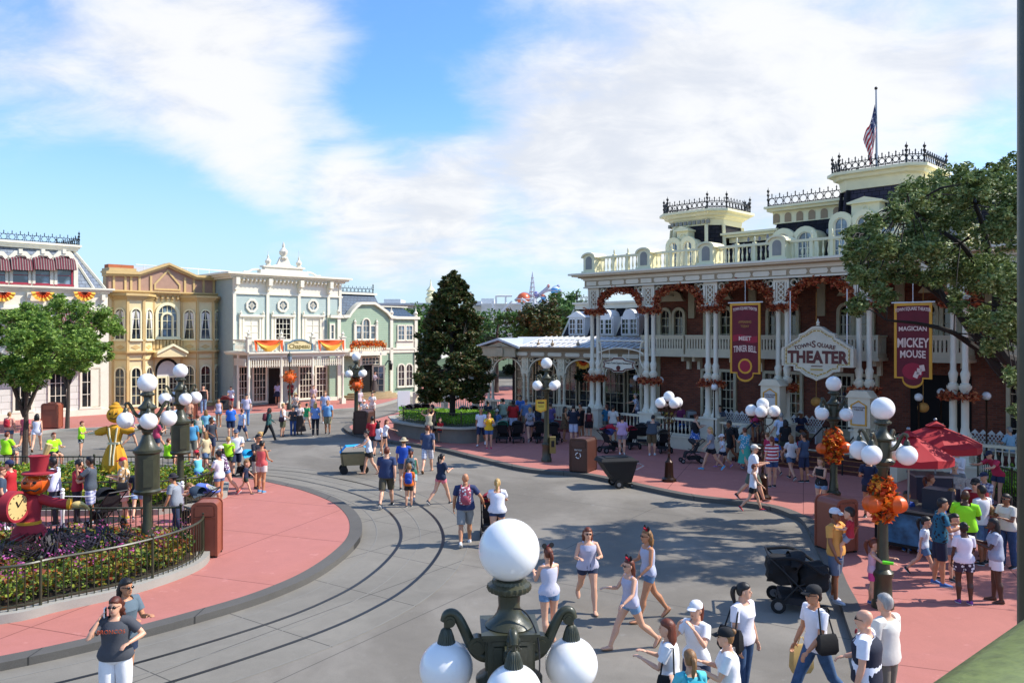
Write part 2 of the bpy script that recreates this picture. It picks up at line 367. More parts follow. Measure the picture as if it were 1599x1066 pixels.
m_awn = mat('striped awning cloth', 'ffffff', .85, kind='stripe', freq=3.6, cols=[(0, '6a2530'), (.3, '2a2a30'), (.42, 'a89a90'), (.52, '6a2530'), (.8, '2a2a30'), (.92, 'a89a90')])
m_leafr = leafmat('autumn leaves', ['6a1408', 'a02a0c', 'c8481a', 'd87020', '8a2a10', '5a3010'], .6, .2)
m_leafo = leafmat('bright autumn leaves', ['b02a08', 'e05010', 'f08018', 'e0a030', 'c03a10', '6a5a20'], .6, .2)
m_leafd = leafmat('rusty garland leaves', ['5a1e12', '98381e', 'b85830', 'd08858', '7a2818'], .65, .15)
m_pump = mat('orange pumpkin skin', 'dc5a10', .4, var=.15, vs=5, spec=.5)
m_stem = mat('pumpkin stem', '5a5228', .7)
m_binr = mat('brown red bin paint', '8c4a34', .4, var=.08, vs=4)
m_bind = mat('dark brown bin paint', '4a2a20', .45)
m_wht = mat('plain white', 'e6e4e0', .5, var=.03)
m_gold = mat('gold yellow paint', 'd89a20', .5)
m_ban = mat('wine red banner cloth', '6a1222', .7, var=.2, vs=3)
m_ban2 = mat('bright red ribbon', 'a01c34', .7)
m_letter = mat('dark red letters', '5a1a14', .5)
m_pale = mat('pale pink lettering', 'e8c8b8', .6)
m_trunk = mat('tree bark', '4a3e34', .9, var=.3, vs=12, bump=1.2, bs=18)
m_trunkd = mat('dark oak bark', '2a241e', .9, var=.3, vs=12, bump=1.2, bs=18)
m_roofw = mat('white metal roof', 'c4c8cc', .4, var=.06)
m_terra = mat('terracotta', 'b0633c', .8)
m_plast = mat('black plastic', '0a0a0b', .6, bump=.4, bs=60)
m_rub = mat('black rubber', '0e0e0e', .8)
m_chrome = mat('grey metal', '8a8c90', .35, .7)
m_par = mat('red parasol cloth', 'a81420', .75, var=.1, bump=.3)
m_orgb = mat('orange bunting cloth', 'e0601a', .8, kind='stripe', freq=9, c2='f0902a', stops=[(0, 0), (.5, 1)])
m_yelc = mat('yellow cloth', 'eab040', .8)
m_orc = mat('orange cloth', 'd65418', .8)
# ================================================================= GROUND
b = Bag(); b.add([(-900, -60, 0), (900, -60, 0), (900, 1800, 0), (-900, 1800, 0)], [(0, 1, 2, 3)]); struct(b, 'road', m_asph)
A = spline([(-30, 31.5), (-20, 31.4), (-13, 30.6), (-9, 29.5), (-6.7, 27.8), (-5.3, 26.3), (-4.2, 24.7), (-3.4, 22.9), (-2.95, 21.2), (-2.8, 19.6), (-3.0, 17.6), (-3.5, 15.9), (-4.54, 14.2), (-6.7, 12), (-9.6, 10.2), (-13, 8.8), (-20, 7)], 8)
A = [Vector((p[0], p[1], 0)) for p in A]
isl = offset(A, 1.15)
b = Bag(); b.slab([(p.x, p.y) for p in reversed(isl)], -.1, .125); struct(b, 'island_pavement', m_red)
b = Bag(); ribbon(b, A, 1.0, 1.32, -.1, .135); struct(b, 'island_kerb', m_kerb)
b = Bag(); ribbon(b, A, -1.75, 1.0, -.1, .005)
m_conc2 = groundmat('slab concrete', '7a756b', .16, joints=(2.3, 2.3), jc='2c2c2c', fine=.08, jrot=35)
struct(b, 'track_slab', m_conc2)
for d0, nm in ((0, 'rail'), (-1.08, 'rail')):
    b = Bag(); ribbon(b, A, d0-.04, d0+.04, -.1, .009); tag(b.build(nm, m_groove), 'dark steel tram rail set in the street, %s of the two' % ('inner' if d0 == 0 else 'outer'), 'rail', 'tram rails curving through the square')
b = Bag()
for d0 in (.62, -.5, -1.72): ribbon(b, A, d0-.010, d0+.010, -.1, .0105)
struct(b, 'track_joint', mat('pale joint sealant', '7c7972', .8))
KR = [(-6.2, 78), (-6.6, 66), (-7.3, 55), (-8.7, 47), (-9.3, 44.6), (-8.6, 42), (-7.6, 40.3), (-5.8, 38.1), (-3.65, 36.2), (-1.45, 33), (.5, 30.3), (2.3, 29.3), (3.2, 28.4), (5.3, 25.5), (6.7, 24.4), (7.6, 23.6), (7.9, 22.6), (7.95, 21.8), (7.45, 19.7), (6.95, 17.8), (6.55, 16.4), (6.25, 15.2), (5.95, 14.2), (5.6, 13), (5.3, 12), (4.9, 10), (4.7, 7)]
KRs = spline(KR, 6); KRs = [Vector((p[0], p[1], 0)) for p in KRs]
b = Bag(); b.slab([(p.x, p.y) for p in KRs]+[(60, 7), (60, 78)], -.1, .125); struct(b, 'pavement', m_red)
b = Bag(); ribbon(b, KRs, -.3, .02, -.1, .135); struct(b, 'kerb', m_kerb)
b = Bag(); ribbon(b, KRs[60:], -.62, -.3, -.1, .006); struct(b, 'gutter', mat('dark gutter stone', '4a4b4d', .8, var=.3, vs=9))
b = Bag(); ribbon(b, KRs[126:150], -.95, -.64, -.1, .012); struct(b, 'drain_channel', mat('black drain grating', '222426', .6, kind='paver', bw=.09, rh=.09, cm='5a5c5e', mortar=.012))
KL = [(-60, 38), (-34, 40), (-26, 41), (-24.4, 42.9), (-21.8, 44.5), (-19.1, 49.5), (-14.5, 53), (-10.6, 55.8), (-9.4, 60), (-9.0, 64), (-8.5, 70), (-8.2, 78)]
KLs = [Vector((p[0], p[1], 0)) for p in spline(KL, 5)]
b = Bag(); b.slab([(p.x, p.y) for p in KLs]+[(-90, 78), (-90, 38)], -.1, .125); struct(b, 'far_pavement', m_red)
b = Bag(); ribbon(b, KLs, 0, .3, -.1, .135); struct(b, 'far_kerb', m_kerbw)
# ================================================================= PLANTED BEDS
def fence(name, label, pts, h, z0, parent_group=None, sp=.13, col=None):
    """iron railing of thin bars with stouter posts, along pts"""
    r = thing(name, label, 'fence', (0, 0, 0)); P = [Vector((p[0], p[1], z0)) for p in pts]
    seg = [(P[i+1]-P[i]).length for i in range(len(P)-1)]; tot = sum(seg); n = int(tot/sp)
    def atl(l):
        i = 0
        while i < len(seg)-1 and l > seg[i]: l -= seg[i]; i += 1
        return P[i].lerp(P[i+1], min(1, l/seg[i]))
    b = Bag()
    for k in range(n+1):
        q = atl(tot*k/n); b.bx((q.x, q.y, z0+h/2), (.016, .016, h))
    b.build('railing_bars', m_green, r, smooth=False)
    b = Bag(); b.tube([p+Vector((0, 0, h)) for p in P], .026, 6); b.tube([p+Vector((0, 0, .09)) for p in P], .014, 5); b.build('top_rail', m_green, r)
    for k in range(0, n+1, max(1, int(2.2/sp))):
        q = atl(tot*k/n); b = Bag(); b.tube([(q.x, q.y, z0), (q.x, q.y, z0+h+.03)], .03, 6); b.ell((q.x, q.y, z0+h+.06), .045, 6, 5); b.build('post', m_green, r)
    return r
FB = [(-14.5, 12.8), (-11.5, 13.4), (-9.1, 14.2), (-8.5, 14.8), (-7.7, 15.6), (-7.15, 16.6), (-6.95, 17.5), (-7.2, 18.4), (-7.9, 19.1)]
FBs = spline([Vector((x, y, 0)) for x, y in FB], 4); back = [Vector((-9.3, 19.0, 0)), Vector((-14.5, 18.8, 0)), Vector((-20, 18.6, 0)), Vector((-20, 12, 0))]
poly = FBs+back
b = Bag(); b.slab([(p.x, p.y) for p in poly], 0, .27); struct(b, 'bed_soil', m_soil)
b = Bag(); ribbon(b, FBs+back[:2], -.06, .22, 0, .285); struct(b, 'bed_kerb', m_kerbw)
fence('iron_fence', 'dark green iron railing around the front flower bed with pink flowers', offset(FBs, .08), .8, .28)
fence('iron_fence', 'dark green iron railing along the back edge of the front flower bed', [FBs[-1]]+back[:3], .8, .28)
BB = [Vector((x, y, 0)) for x, y in [(-26, 22.2), (-12, 22.6), (-10, 22.7), (-9.2, 23.4), (-9.1, 25), (-9.6, 26.6), (-11, 27.3), (-26, 27.4)]]
b = Bag(); b.slab([(p.x, p.y) for p in BB], 0, .27); struct(b, 'back_bed_soil', m_soil)
b = Bag(); ribbon(b, BB[:7], -.05, .2, 0, .285); struct(b, 'back_bed_kerb', m_kerbw)
fence('iron_fence', 'dark green iron railing in front of the green hedge behind the scarecrows', BB[:4]+[BB[4]], .75, .28, sp=.16)
fence('iron_fence', 'dark iron railing along the street behind the hedge', [BB[4], BB[5], BB[6], BB[7]], .75, .28, sp=.18)
g = np.random.default_rng(3)
def inpoly(pts, P):
    x, y = pts[:, 0], pts[:, 1]; ins = np.zeros(len(pts), bool); n = len(P)
    for i in range(n):
        x1, y1 = P[i].x, P[i].y; x2, y2 = P[(i+1) % n].x, P[(i+1) % n].y
        c = ((y1 > y) != (y2 > y)) & (x < (x2-x1)*(y-y1)/(y2-y1+1e-12)+x1); ins ^= c
    return ins
def fill(P, n, seed):
    g = np.random.default_rng(seed); xs = [p.x for p in P]; ys = [p.y for p in P]
    q = np.stack([g.uniform(min(xs), max(xs), n), g.uniform(min(ys), max(ys), n)], 1); return q[inpoly(q, P)]
def bedleaves(name, label, cat, P, n, mt, size, h0, h1, seed, asp=.5, fr=1.6, thr=None, dots=.5):
    q = fill(P, n, seed); g = np.random.default_rng(seed+1)
    hh = np.array([noise.noise((x*fr, y*fr, seed)) for x, y in q]); hg = np.array([noise.noise((x*5, y*5, 2*seed)) for x, y in q])
    if thr is not None: k = hh > thr; q, hh, hg = q[k], hh[k], hg[k]
    top = h0+(h1-h0)*np.clip(.5+hh*.7+hg*.35, 0, 1); z = .27+top*(g.uniform(0, 1, len(q))**dots)
    o = leafobj(name, np.column_stack([q, z]), size, mt, asp=asp, up=1, seed=seed); return tag(o, label, cat, kind='stuff')
inner = offset(FBs, -.12)+[Vector((-9.3, 18.85, 0)), Vector((-20, 18.45, 0)), Vector((-20, 12.4, 0))]
m_bed = leafmat('bed foliage', ['26401a', '466226', '67802c', '94a03c', '9a6026'], .6)
m_bedp = leafmat('pink flowers', ['a02a6a', 'c04a90', 'd070b0', '8a2060'], .6)
m_bedr = leafmat('rust coleus', ['6a2a14', 'a04a20', '7a6a20', '8a9a2a'], .6)
bedleaves('ground_cover', 'mixed green plants filling the front flower bed', 'plants', inner, 60000, m_bed, .05, .25, .55, 11)
bedleaves('coleus_plants', 'rust and yellow leaved plants along the edge of the front bed', 'plants', inner, 44000, m_bedr, .06, .2, .56, 12, thr=.0)
bedleaves('pink_flowers', 'spikes of magenta pink flowers in the front bed', 'flowers', inner, 11000, m_bedp, .03, .42, .66, 13, thr=.14, dots=.12, fr=2.6)
inner2 = [Vector((-26, 22.6, 0)), Vector((-10.2, 22.95, 0)), Vector((-9.5, 23.6, 0)), Vector((-9.5, 26.3, 0)), Vector((-11, 27, 0)), Vector((-26, 27.1, 0))]
bedleaves('hedge', 'yellow green hedge plants in the bed behind the scarecrows', 'hedge', inner2, 42000, leafmat('hedge leaves', ['2a4a14', '4c7420', '86a52e', 'b0b840', '9a6a20'], .55), .07, .3, .8, 15)
# dark strap-leaved grasses in the front bed
b = Bag()
for k in range(1500):
    cx, cy = random.choice([(-10.6, 16.2), (-9.6, 16.9), (-11.6, 15.9), (-9.0, 17.6), (-12.2, 17), (-10.2, 17.7)]); a = random.uniform(0, 2*PI); rr = random.uniform(0, .45); l = random.uniform(.4, .8)
    p0 = Vector((cx+rr*math.cos(a), cy+rr*math.sin(a), .27)); d = Vector((math.cos(a), math.sin(a), 0)); s_ = Vector((-math.sin(a), math.cos(a), 0))*.018
    p1 = p0+d*l*.3+Vector((0, 0, l*.8)); p2 = p0+d*l*.85+Vector((0, 0, l*.62))
    b.add([p0-s_, p0+s_, p1+s_, p1-s_, p2], [(0, 1, 2, 3), (3, 2, 4)])
tag(b.build('dark_grasses', mat('purple black grass', '2a2226', .5, var=.3), smooth=False, recalc=False), 'clumps of dark purple grass around the red scarecrow', 'grass', kind='stuff')
# ================================================================= STREET LAMPS
def arm_curve(a, s=1.0):
    d = Vector((math.cos(a), math.sin(a), 0)); P = [(.10, 2.99), (.16, 2.95), (.22, 2.97), (.27, 3.04), (.31, 3.13), (.35, 3.21), (.39, 3.255), (.435, 3.25), (.455, 3.20)]
    return [d*r+Vector((0, 0, z)) for r, z in P], d
def lamp5(label, loc, rz, group, cabinet=False, s=1.0, hi=False):
    r = thing('street_lamp', label, 'street lamp', loc, rz, group, s); zc = .42 if cabinet else 0
    n = 24 if hi else 14
    b = Bag(); b.lathe([(.20, 0), (.20, .12), (.17, .16), (.16, .55), (.19, .60), (.19, .66), (.13, .72), (.115, .9), (.10, 1.0), (.095, 1.5), (.085, 2.55+zc), (.12, 2.6+zc), (.12, 2.64+zc), (.085, 2.70+zc)], n, flute=.03 if hi else 0)
    b.build('post', m_green, r)
    if cabinet:
        b = Bag(); b.lathe([(.10, 1.62), (.28, 1.64), (.30, 1.70), (.26, 1.74), (.26, 2.52), (.30, 2.56), (.30, 2.62), (.20, 2.70), (.14, 2.84), (.1, 2.95)], 20); b.bx((0, -.262, 2.12), (.2, .03, .62)); b.build('equipment_case', m_green, r)
    b = Bag()
    if hi:
        b.lathe([(.10, 2.66), (.20, 2.70), (.235, 2.74), (.235, 2.80), (.19, 2.83), (.165, 2.86)], n)
        b.box(-.155, .155, -.155, .155, 2.85, 3.12); b.box(-.185, .185, -.185, .185, 3.12, 3.145); b.box(-.2, .2, -.2, .2, 3.145, 3.165)
        for a in range(4):
            M = Matrix.Rotation(a*PI/2, 4, 'Z')
            for x in (-.085, 0, .085): b.box(x-.028, x+.028, -.172, -.15, 2.89, 3.07, M=M)
            b.box(-.13, .13, -.168, -.15, 3.08, 3.11, M=M)
        b.lathe([(.17, 3.17), (.15, 3.19), (.12, 3.21), (.09, 3.25), (.075, 3.30), (.08, 3.38), (.085, 3.40)], n)
    else:
        b.lathe([(.085, 2.62), (.19, 2.66), (.22, 2.72), (.16, 2.78), (.15, 3.08), (.2, 3.12), (.2, 3.15), (.12, 3.22), (.075, 3.3), (.08, 3.4)], n, c=(0, 0, zc*1.0))
    b.build('capital', m_green, r)
    b = Bag(); b.lathe([(.085, 3.38), (.11, 3.395), (.145, 3.41), (.155, 3.43), (.15, 3.45), (.12, 3.465), (.115, 3.485), (.07, 3.49)], n*2, c=(0, 0, zc), flute=.03); b.build('globe_cup', m_green, r)
    b = Bag(); b.ell((0, 0, 3.69+zc), .215, 36 if hi else 20, 24 if hi else 14); b.build('globe', m_globe, r)
    for k in range(4):
        a = k*PI/2; P, d = arm_curve(a); P = [p+Vector((0, 0, zc)) for p in P]
        b = Bag(); Q = spline(P, 4) if hi else P; q = len(Q)
        b.tube(Q, [.045-.016*i/(q-1) for i in range(q)], 10 if hi else 7)
        if hi:      # the rolled scrolls at both ends of the arm
            sd = Vector((-d.y, d.x, 0))
            for cc, rr, ww in ((d*.225+Vector((0, 0, 3.035)), .062, .045), (d*.415+Vector((0, 0, 3.205)), .04, .036)):
                b.tube([cc-sd*ww, cc+sd*ww], rr, 16); b.tube([cc-sd*(ww+.008), cc+sd*(ww+.008)], rr*.55, 12)
            b.tube([d*.10+Vector((0, 0, 2.94)), d*.155+Vector((0, 0, 2.99))], .05, 8)
        b.build('arm', m_green, r)
        e = d*.44+Vector((0, 0, zc+.09)); b = Bag(); b.tube([(e.x, e.y, 3.14+zc), (e.x, e.y, 3.2+zc)], .017, 6)
        b.lathe([(.02, 3.155), (.036, 3.14), (.05, 3.10), (.062, 3.05), (.085, 3.03), (.098, 3.015), (.10, 2.99), (.088, 2.98), (.09, 2.96), (.06, 2.955)], n*2, c=(e.x, e.y, zc), flute=.045); b.build('globe_cap', m_green, r)
        b = Bag(); b.ell((e.x, e.y, 2.875+zc), .187, 32 if hi else 18, 22 if hi else 12); b.build('globe', m_globe, r)
    return r
GL = 'green street lamps with five globes'
L0 = lamp5('large dark green five-globe lamp closest to the camera, bottom centre', (-.02, 5.62, 0), R(4), GL, hi=True)
b = Bag(); b.tube(spline([Vector(p) for p in [(.02, -.1, 3.31), (.09, -.11, 3.30), (.15, -.12, 3.22), (.185, -.19, 3.12), (.19, -.23, 2.95), (.17, -.22, 2.8), (.1, -.2, 2.7), (.02, -.36, 2.94)]], 5), .006, 5); b.build('cable', m_black, L0)
LS = lamp5('green five-globe lamp standing alone near the kerb by the restaurant wing', (1.38, 32, .13), R(35), GL, s=1.06)
lf = lamp5('green lamp with a fat control case standing in the pink flower bed', (-8.2, 18, .0), R(28), 'green lamps with fat control cases', cabinet=True)
dup(lf, (-9.9, 23.9, .0), R(40), 'green lamp with a fat control case at the end of the hedge bed')
lr = dup(LS, (6.9, 14.9, .13), R(40), 'green five-globe lamp with leaf garland, hugged by a girl in pink shorts', s=1)
dup(LS, (9.0, 22.4, .13), R(25), 'green five-globe lamp with leaf garland right behind the brown bin, left of the red parasols', s=1)
dup(LS, (-8.06, 41.4, .13), R(50), 'green five-globe lamp with pumpkin garland on the nose of the far kerb', s=1.06)
def pump(b, c, r, squash=.82, mi=0):
    b.ell(c, (r, r, r*squash), 24, 9, mi, squash=lambda q, a, t: q*(1-.06*(1+math.cos(t*9))/2) if False else Vector((q.x*(.94+.06*math.cos(8*t)), q.y*(.94+.06*math.cos(8*t)), q.z)))
def lampgarland(label, c, h, r, dirs, mt=m_leafo, pr=.17, n=900):
    t = thing('leaf_garland', label, 'garland', c, 0, 'autumn leaf and pumpkin garlands on lamps')
    g = np.random.default_rng(int(abs(c[0])*100)); P = clump((0, 0, 0), 1, n, g)*np.array([r, r, h/2]); P = P[np.hypot(P[:, 0], P[:, 1]) > .09]
    leafobj('leaves', P, .07, mt, t, asp=.55, seed=4)
    for a, zz_ in dirs:
        b = Bag(); x, y = (r-.02)*math.cos(R(a)), (r-.02)*math.sin(R(a)); pump(b, (x, y, zz_), pr); p = b.build('pumpkin', m_pump, t)
        b = Bag(); b.tube([(x, y, zz_+pr*.75), (x+.02, y, zz_+pr*.82+.06)], [.03, .02], 6); b.build('stem', m_stem, p)
    return t
lampgarland('orange leaf garland with two pumpkins on the near right lamp post', (6.9, 14.9, 2.13), 1.05, .26, [(-35, -.06), (200, -.06)], pr=.2)
lampgarland('orange leaf garland on the lamp post behind the brown bin', (9.0, 22.4, 2.1), 1.15, .3, [(-20, -.05), (160, -.1)], pr=.2)
lampgarland('round orange pumpkin garland on the lamp before the green building', (-8.06, 41.4, 2.65), .85, .38, [(-80, -.05)], pr=.24, n=700)
# lantern post in front of the hat shop
t = thing('lantern_post', 'thin green post with a glass lantern in front of the pale blue shop', 'street lamp', (-15, 54, .13))
b = Bag(); b.lathe([(.22, 0), (.2, .3), (.1, .45), (.06, .6), (.05, 3.1), (.09, 3.15), (.04, 3.2)], 10); b.build('post', m_green, t)
b = Bag(); b.lathe([(.1, 3.2), (.17, 3.6), (.17, 3.61)], 6); b.build('lantern', m_glassl, t)
b = Bag(); b.lathe([(.21, 3.61), (.1, 3.78), (.03, 3.82), (.02, 3.95)], 6); b.build('lantern_roof', m_green, t)
lampgarland('round orange pumpkin garland on the lantern post at the pale blue shop', (-15, 54, 2.35), .95, .48, [(-75, -.05)], pr=.3, n=700)
# bronze lamps with upright globes
def lampb(label, loc, rz):
    r = thing('globe_lamp', label, 'street lamp', loc, rz, 'bronze lamps with upright globes')
    b = Bag(); b.lathe([(.26, 0), (.26, .08), (.17, .14), (.16, .2), (.14, .62), (.15, .66), (.07, .74), (.06, .8)], 8); b.build('base', m_bronze, r)
    pr = [(.05, .78)]
    for k in range(9): z = .9+k*.17; pr += [(.032, z), (.05, z+.035), (.05, z+.05), (.032, z+.085)]
    pr += [(.03, 2.5), (.06, 2.56), (.02, 2.66)]
    b = Bag(); b.lathe(pr, 8); b.build('shaft', m_bronze, r)
    b = Bag(); b.lathe([(.03, 2.62), (.09, 2.68), (.1, 2.74)], 10, c=(0, 0, .02)); b.build('globe_cup', m_bronze, r)
    b = Bag(); b.ell((0, 0, 2.92), .19, 18, 12); b.build('globe', m_globe, r)
    for k in range(4):
        a = k*PI/2; d = Vector((math.cos(a), math.sin(a), 0)); Zv = Vector((0, 0, 1))
        b = Bag(); b.tube(spline([d*.03+Zv*2.05, d*.14+Zv*2.0, d*.22+Zv*2.12, d*.14+Zv*2.24, d*.1+Zv*2.15], 4), .014, 5)
        b.tube(spline([d*.03+Zv*2.3, d*.16+Zv*2.26, d*.28+Zv*2.34, d*.33+Zv*2.45], 4), .017, 5); b.tube([d*.02+Zv*2.5, d*.34+Zv*2.5], .016, 5); b.build('bracket', m_bronze, r)
        b = Bag(); b.lathe([(.03, 2.44), (.1, 2.5), (.105, 2.54)], 10, c=(d.x*.34, d.y*.34, 0)); b.build('globe_cup', m_bronze, r)
        b = Bag(); b.ell((d.x*.34, d.y*.34, 2.71), .185, 18, 12); b.build('globe', m_globe, r)
    return r
lb = lampb('ornate bronze lamp with upright globes on the kerb right of the black tilt cart', (5.43, 27.7, .13), R(20))
dup(lb, (7.75, 24.75, .13), R(65), 'ornate bronze lamp with upright globes behind the walking man in white cap')
# ================================================================= BUILDING PARTS
def arch(x0, x1, z0, z1, n=10, rise=None):
    w_ = (x1-x0)/2; r = rise if rise is not None else w_; zs = z1-r; cx = (x0+x1)/2
    return [(x0, z0), (x1, z0)]+[(cx+w_*math.cos(PI*i/n), zs+r*math.sin(PI*i/n)) for i in range(n+1)]
def rect(x0, x1, z0, z1): return [(x0, z0), (x1, z0), (x1, z1), (x0, z1)]
def MX(x=0, y=0, z=0, a=0): return Matrix.Translation((x, y, z)) @ Matrix.Rotation(R(a), 4, 'Z')
def win(par, x0, x1, z0, z1, y=0., M=None, ar=False, nx=2, nz=3, sw=.12, fr=m_white, sur=None, gl=None, sill=True, dep=.08, rise=None, curtain=0, name='window', blind=False):
    """a window: surround and bars (one part) with its pane (sub-part) on the wall face y"""
    M = M or Matrix(); sh = (lambda a, c, d, e: arch(a, c, d, e, 10, None if rise is None else rise)) if ar else rect
    inn = sh(x0+sw, x1-sw, z0+sw*.6, z1-sw) if not ar else arch(x0+sw, x1-sw, z0+sw*.6, z1-sw, 10, rise)
    outr = sh(x0, x1, z0, z1)
    b = Bag(M); b.ring(outr, inn, y-dep, y+.02, 0)
    if sill: b.box(x0-.05, x1+.05, y-dep-.07, y+.02, z0-.08, z0+.004, 0)
    m2 = 1 if sur else 0
    iw = x1-x0-2*sw; ih = z1-z0-1.6*sw; zt = z1-sw
    mu = .035
    for i in range(1, nx):
        x = x0+sw+iw*i/nx
        top = zt if not ar else (z1-(x1-x0)/2)+math.sqrt(max(.0, ((x1-x0)/2-sw)**2-(x-(x0+x1)/2)**2)) if rise is None else zt-.05
        b.box(x-mu/2, x+mu/2, y-.045, y-.002, z0+sw*.6, top, m2)
    for j in range(1, nz):
        z = z0+sw*.6+ih*j/nz; hw = iw/2
        if ar and rise is None and z > z1-(x1-x0)/2: hw = math.sqrt(max(.01, ((x1-x0)/2-sw)**2-(z-(z1-(x1-x0)/2))**2))
        b.box((x0+x1)/2-hw, (x0+x1)/2+hw, y-.043, y-.002, z-mu/2, z+mu/2, m2)
    f = b.build(name, [fr]+([sur] if sur else []), par)
    b = Bag(M); b.prism(inn, y-.012, y+.01); b.build('pane', gl or m_glass, f)
    if curtain:
        b = Bag(M)
        for s_ in (0, 1):
            xa = x0+sw if s_ == 0 else x1-sw; d = 1 if s_ == 0 else -1
            b.add([(xa, y-.02, z1-sw-(.25 if ar else 0)), (xa+d*iw*.42, y-.02, z1-sw-.1), (xa+d*iw*.12, y-.02, z0+ih*.35), (xa, y-.02, z0+sw)], [(0, 1, 2, 3)])
        b.build('curtain', m_curt, f)
    return f
def cornice(b, x0, x1, y, z0, h, out, mi=0, y1=None, steps=3):
    for i in range(steps):
        o = out*(i+1)/steps; b.box(x0-o, x1+o, y-o, (y1 if y1 is not None else y)+.02+.003*i, z0+h*i/steps+(.001*i), z0+h*(i+1)/steps, mi)
def brackets(b, x0, x1, n, y, z0, h, out, w_=.1, mi=0):
    for i in range(n):
        x = x0+(x1-x0)*i/max(1, n-1); b.box(x-w_/2, x+w_/2, y-out, y+.01, z0+h*.45, z0+h, mi); b.box(x-w_/2+.004, x+w_/2-.004, y-out*.5, y+.01, z0, z0+h*.45, mi)
BAL = [(.5, 0), (.5, .08), (.28, .1), (.75, .28), (.85, .4), (.5, .6), (.32, .8), (.5, .88), (.5, 1)]
def baluster_row(b, p0, p1, z0, h, sp=.22, r=.06, mi=0, n=6, cap=True, M=None):
    p0 = Vector(p0); p1 = Vector(p1); d = p1-p0; k = max(1, int(d.length/sp)); rot = math.atan2(d.y, d.x)
    for i in range(k):
        q = p0+d*((i+.5)/k); b.lathe([(r*a, z0+.08+(h-.18)*t) for a, t in BAL], n, c=(q.x, q.y, 0), mi=mi, cap=False)
    m_ = (p0+p1)/2; b.bx((m_.x, m_.y, z0+.04), (d.length, .16, .08), rot, mi); b.bx((m_.x, m_.y, z0+h-.05), (d.length, .2, .1), rot, mi)
def cresting(b, p0, p1, z, h=.6, sp=.34, mi=0, posts=True, fine=True):
    """cast iron roof railing: rings between rails, spikes above"""
    p0 = Vector((p0[0], p0[1], 0)); p1 = Vector((p1[0], p1[1], 0)); d = p1-p0; k = max(1, int(d.length/sp)); u = d.normalized(); Z = Vector((0, 0, 1)); s_ = d.length/k
    base0 = Vector((p0.x, p0.y, z)); 
    for hz, r in ((.06, .02), (h*.62, .016)): b.tube([base0+Z*hz, Vector((p1.x, p1.y, z))+Z*hz], r, 4, mi)
    for i in range(k):
        c = base0+u*(s_*(i+.5))+Z*(h*.36); r = min(s_*.42, h*.27)
        ring = [c+u*(r*math.cos(2*PI*j/8))+Z*(r*1.05*math.sin(2*PI*j/8)) for j in range(9)]; b.tube(ring, .017, 4, mi, cap=False)
        b.tube([c+Z*(h*.25), c+Z*(h*.64)], [.03, .012], 4, mi); b.ell(c+Z*(h*.52), .035, 5, 4, mi)
        q = base0+u*(s_*i); b.tube([q, q+Z*(h*.8)], .016, 4, mi)
    if posts:
        for q in (p0, p1):
            q = Vector((q.x, q.y, z)); b.tube([q, q+Z*h*1.15], [.04, .03], 6, mi)
            for t in (.55, .9, 1.2): b.ell(q+Z*h*t, .07, 6, 5, mi)
            b.tube([q+Z*h*1.15, q+Z*h*1.5], [.03, .005], 4, mi)
def finial(b, c, s, mi=0, n=8):
    b.lathe([(.5*s, 0), (.5*s, .2*s), (.3*s, .3*s), (.5*s, .6*s), (.55*s, .9*s), (.3*s, 1.2*s), (.15*s, 1.4*s), (.2*s, 1.55*s), (.03*s, 2.1*s)], n, c=c, mi=mi)
def frustum(b, r0, r1, z0, z1, mi=0):   # rectangles (x0,x1,y0,y1)
    q = lambda r, z: [(r[0], r[2], z), (r[1], r[2], z), (r[1], r[3], z), (r[0], r[3], z)]
    b.rings([q(r0, z0), q(r1, z1)], mi)
# ================================================================= WHITE MANSARD BUILDING (far left)
PW = Pl(168, -77, 45); u, z = PW.u, PW.z
def bthing(name, label, P, z0=.125): return thing(name, label, 'building', (P.ox, P.oy, z0-.125), P.a)
t = bthing('stone_building', 'white stone building with grey mansard roof and red striped dormer awnings', PW)
W0 = u(-120)
b = Bag(); b.box(W0, 0, 0, 12, 0, z(90, 452)); b.build('wall', m_stone, t)
zc = z(90, 456); b = Bag(); cornice(b, W0, 0, 0, zc, .32, .35, y1=12); b.box(W0, .02, -.03, 0.01, z(90, 480), zc); b.box(W0, .05, -.12, .0, z(90, 484), z(90, 480))
brackets(b, u(2), u(160), 5, -.03, z(90, 474), .62, .26, .2)
b.box(-1.0, .06, -.08, .01, 0, z(90, 484)); b.box(W0, .04, -.06, .01, z(90, 535), z(90, 530)); b.box(W0, .1, -.14, .01, 0, .5); b.build('cornice', m_white, t)
zr0 = zc+.32; zr1 = z(90, 387)
b = Bag(); frustum(b, (W0, -.1, .1, 11.8), (W0, u(128), 1.5, 10), zr0, zr1); rf = b.build('mansard_roof', m_slateg, t)
b = Bag(); b.tube([(-.1, .08, zr0), (u(128), 1.48, zr1)], .1, 4); b.tube([(u(147), .05, zr0), (u(120), 1.45, zr1)], .09, 4); b.build('roof_ridge', m_white, rf)
b = Bag(); cornice(b, W0, u(128)+.1, 1.35, zr1, .38, .25, y1=10); b.build('roof_cornice', m_white, t)
b = Bag(); cresting(b, (W0, 1.25, 0), (u(134), 1.25, 0), zr1+.38, .62, .42); cresting(b, (u(134), 1.25, 0), (u(134), 6, 0), zr1+.38, .62, .42); b.build('roof_cresting', m_black, t)
